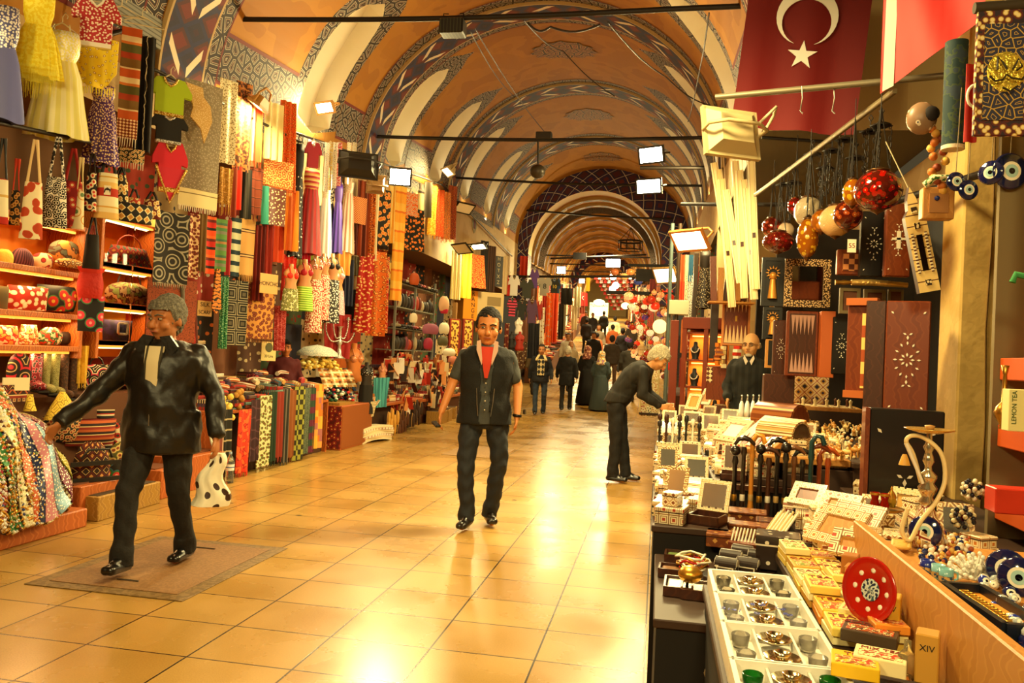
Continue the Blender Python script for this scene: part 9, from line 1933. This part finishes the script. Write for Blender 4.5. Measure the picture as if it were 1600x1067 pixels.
P=py(1031,510,14.5);t=E('mosaic_lamp',P,0,'large round cream lamp with a net pattern, biggest of the lamp shop','lamp');MB().sph((0,0,0),.125,22).ob('glass_globe',M('ffe090',.3,emit=3.2,ecol='ffd880',pat='flo',stops=[(0,'a8702c'),(.12,'ffe8b0')],sc=26,coord='O'),t);MB().cyl((0,0,.12),(0,0,.6),.005,n=4).ob('chain',IRON,t)
P=py(984,478,19);t=E('shell_lamp',P,0,'wide fan shaped cream lamp with two glowing halves','lamp');MB().sph((-.1,0,0),.1,14,sz=.8).sph((.1,0,0),.1,14,sz=.8).ob('shade',M('ffe8b0',.4,emit=5,ecol='ffdc90'),t);MB().sph((0,-.09,-.03),.06,10).ob('boss',M('2a1410',.5),t)
for i,(u,v,c,l) in enumerate(((1040,572,'d81c10','glossy red glass bowl lamp low in the lamp shop'),(1036,545,'d82a18','red lantern above the glossy bowl lamp'),(1042,548,'f8e0b0','small white lit lantern beside the red lantern'),(985,425,'c87838','amber globe in the far right row'),(997,440,'3a4a8a','blue globe in the far right row'),(975,432,'e0a860','pale amber globe in the far right row'),(960,425,'a85a30','brown globe at the left of the far row'))):
    P=py(u,v,15.5 if i<3 else 24);t=E('mosaic_lamp',P,0,l,'lamp');MB().sph((0,0,0),.11 if i<3 else .13,14,sz=.8).ob('glass_globe',M(c,.15,emit=1.2 if i<3 else .4,coat=.5),t);MB().cyl((0,0,.09),(0,0,.5),.005,n=4).ob('chain',IRON,t)
for i,(u,v,w_,h_,Y,c,l) in enumerate(((1010,430,.5,.3,20,'1c1712','black box fitting beneath the second iron bar'),(1014,415,.9,.06,18,'120e0b','black hanging rail near the far lamps'),(1000,458,1.4,.07,17,'120e0b','long dark rail over the lamp shop'),(906,400,.5,.25,30,'17120e','dark fitting under the far vault at the left'),(1020,455,.14,.5,17,'8a1c14','dark red cloth hanging near the far lamps'))):
    P=py(u,v,Y);tag(MB().cbox((0,0,0),(w_,.08,h_),0,.006).ob('hanging_fitting' if i<4 else 'hanging_cloth',M(c,.6),None,P),l,'fitting' if i<4 else 'cloth')
for i,(a,b_,Y) in enumerate((((786,432),(1075,432),23.5),((860,404),(1010,398),30))): tag(MB().cyl(tuple(py(*a,Y)),tuple(py(*b_,Y)),.035,n=6).ob('street_bar',IRON),['long dark bar carrying lamps across the street by the sport shirts','dark bar across the start of the far vault'][i],'bar')
# right middle distance hangings to fill behind lamp shop
for i,y in enumerate(np.arange(14.0,25,.9)):
    ci=(i*5)%12
    for lv in (0,1,2): farhang(1.0-.02*i,y,.6+lv*1.15,.7,1.0,(ci+lv*3)%12,1,'%s cloth in the %s row on the wall behind the lamp shop'%(NMc[(ci+lv*3)%12],('lowest','middle','top')[lv]),'cloths on the wall behind the lamp shop')
t=E('shop_counter',(.5,17.5,0),0,'dark counter below the mosaic lamps','counter');MB().box(-.3,.5,-2.6,2.6,0,.85,0,.01).ob('counter_body',M('4a2814',.6),t)
# two grey doors / painted details on the upper left wall, grey ventilation box
t=tag(MB().box(0,.06,0,.9,0,.34,0,.006).ob('grille_panel',M('8a8c84',.5,pat='sy',stops=[(0,'8a8c84'),(.7,'5a5c56')],sc=26),None,(XL+.01,px(150,15,-4.58)[1]-.1,px(215,14,-4.58)[2]-.25)),'grey ribbed metal panel high on the left wall','panel')
t=E('brown_floor_stain',(0,0,0)) if False else None
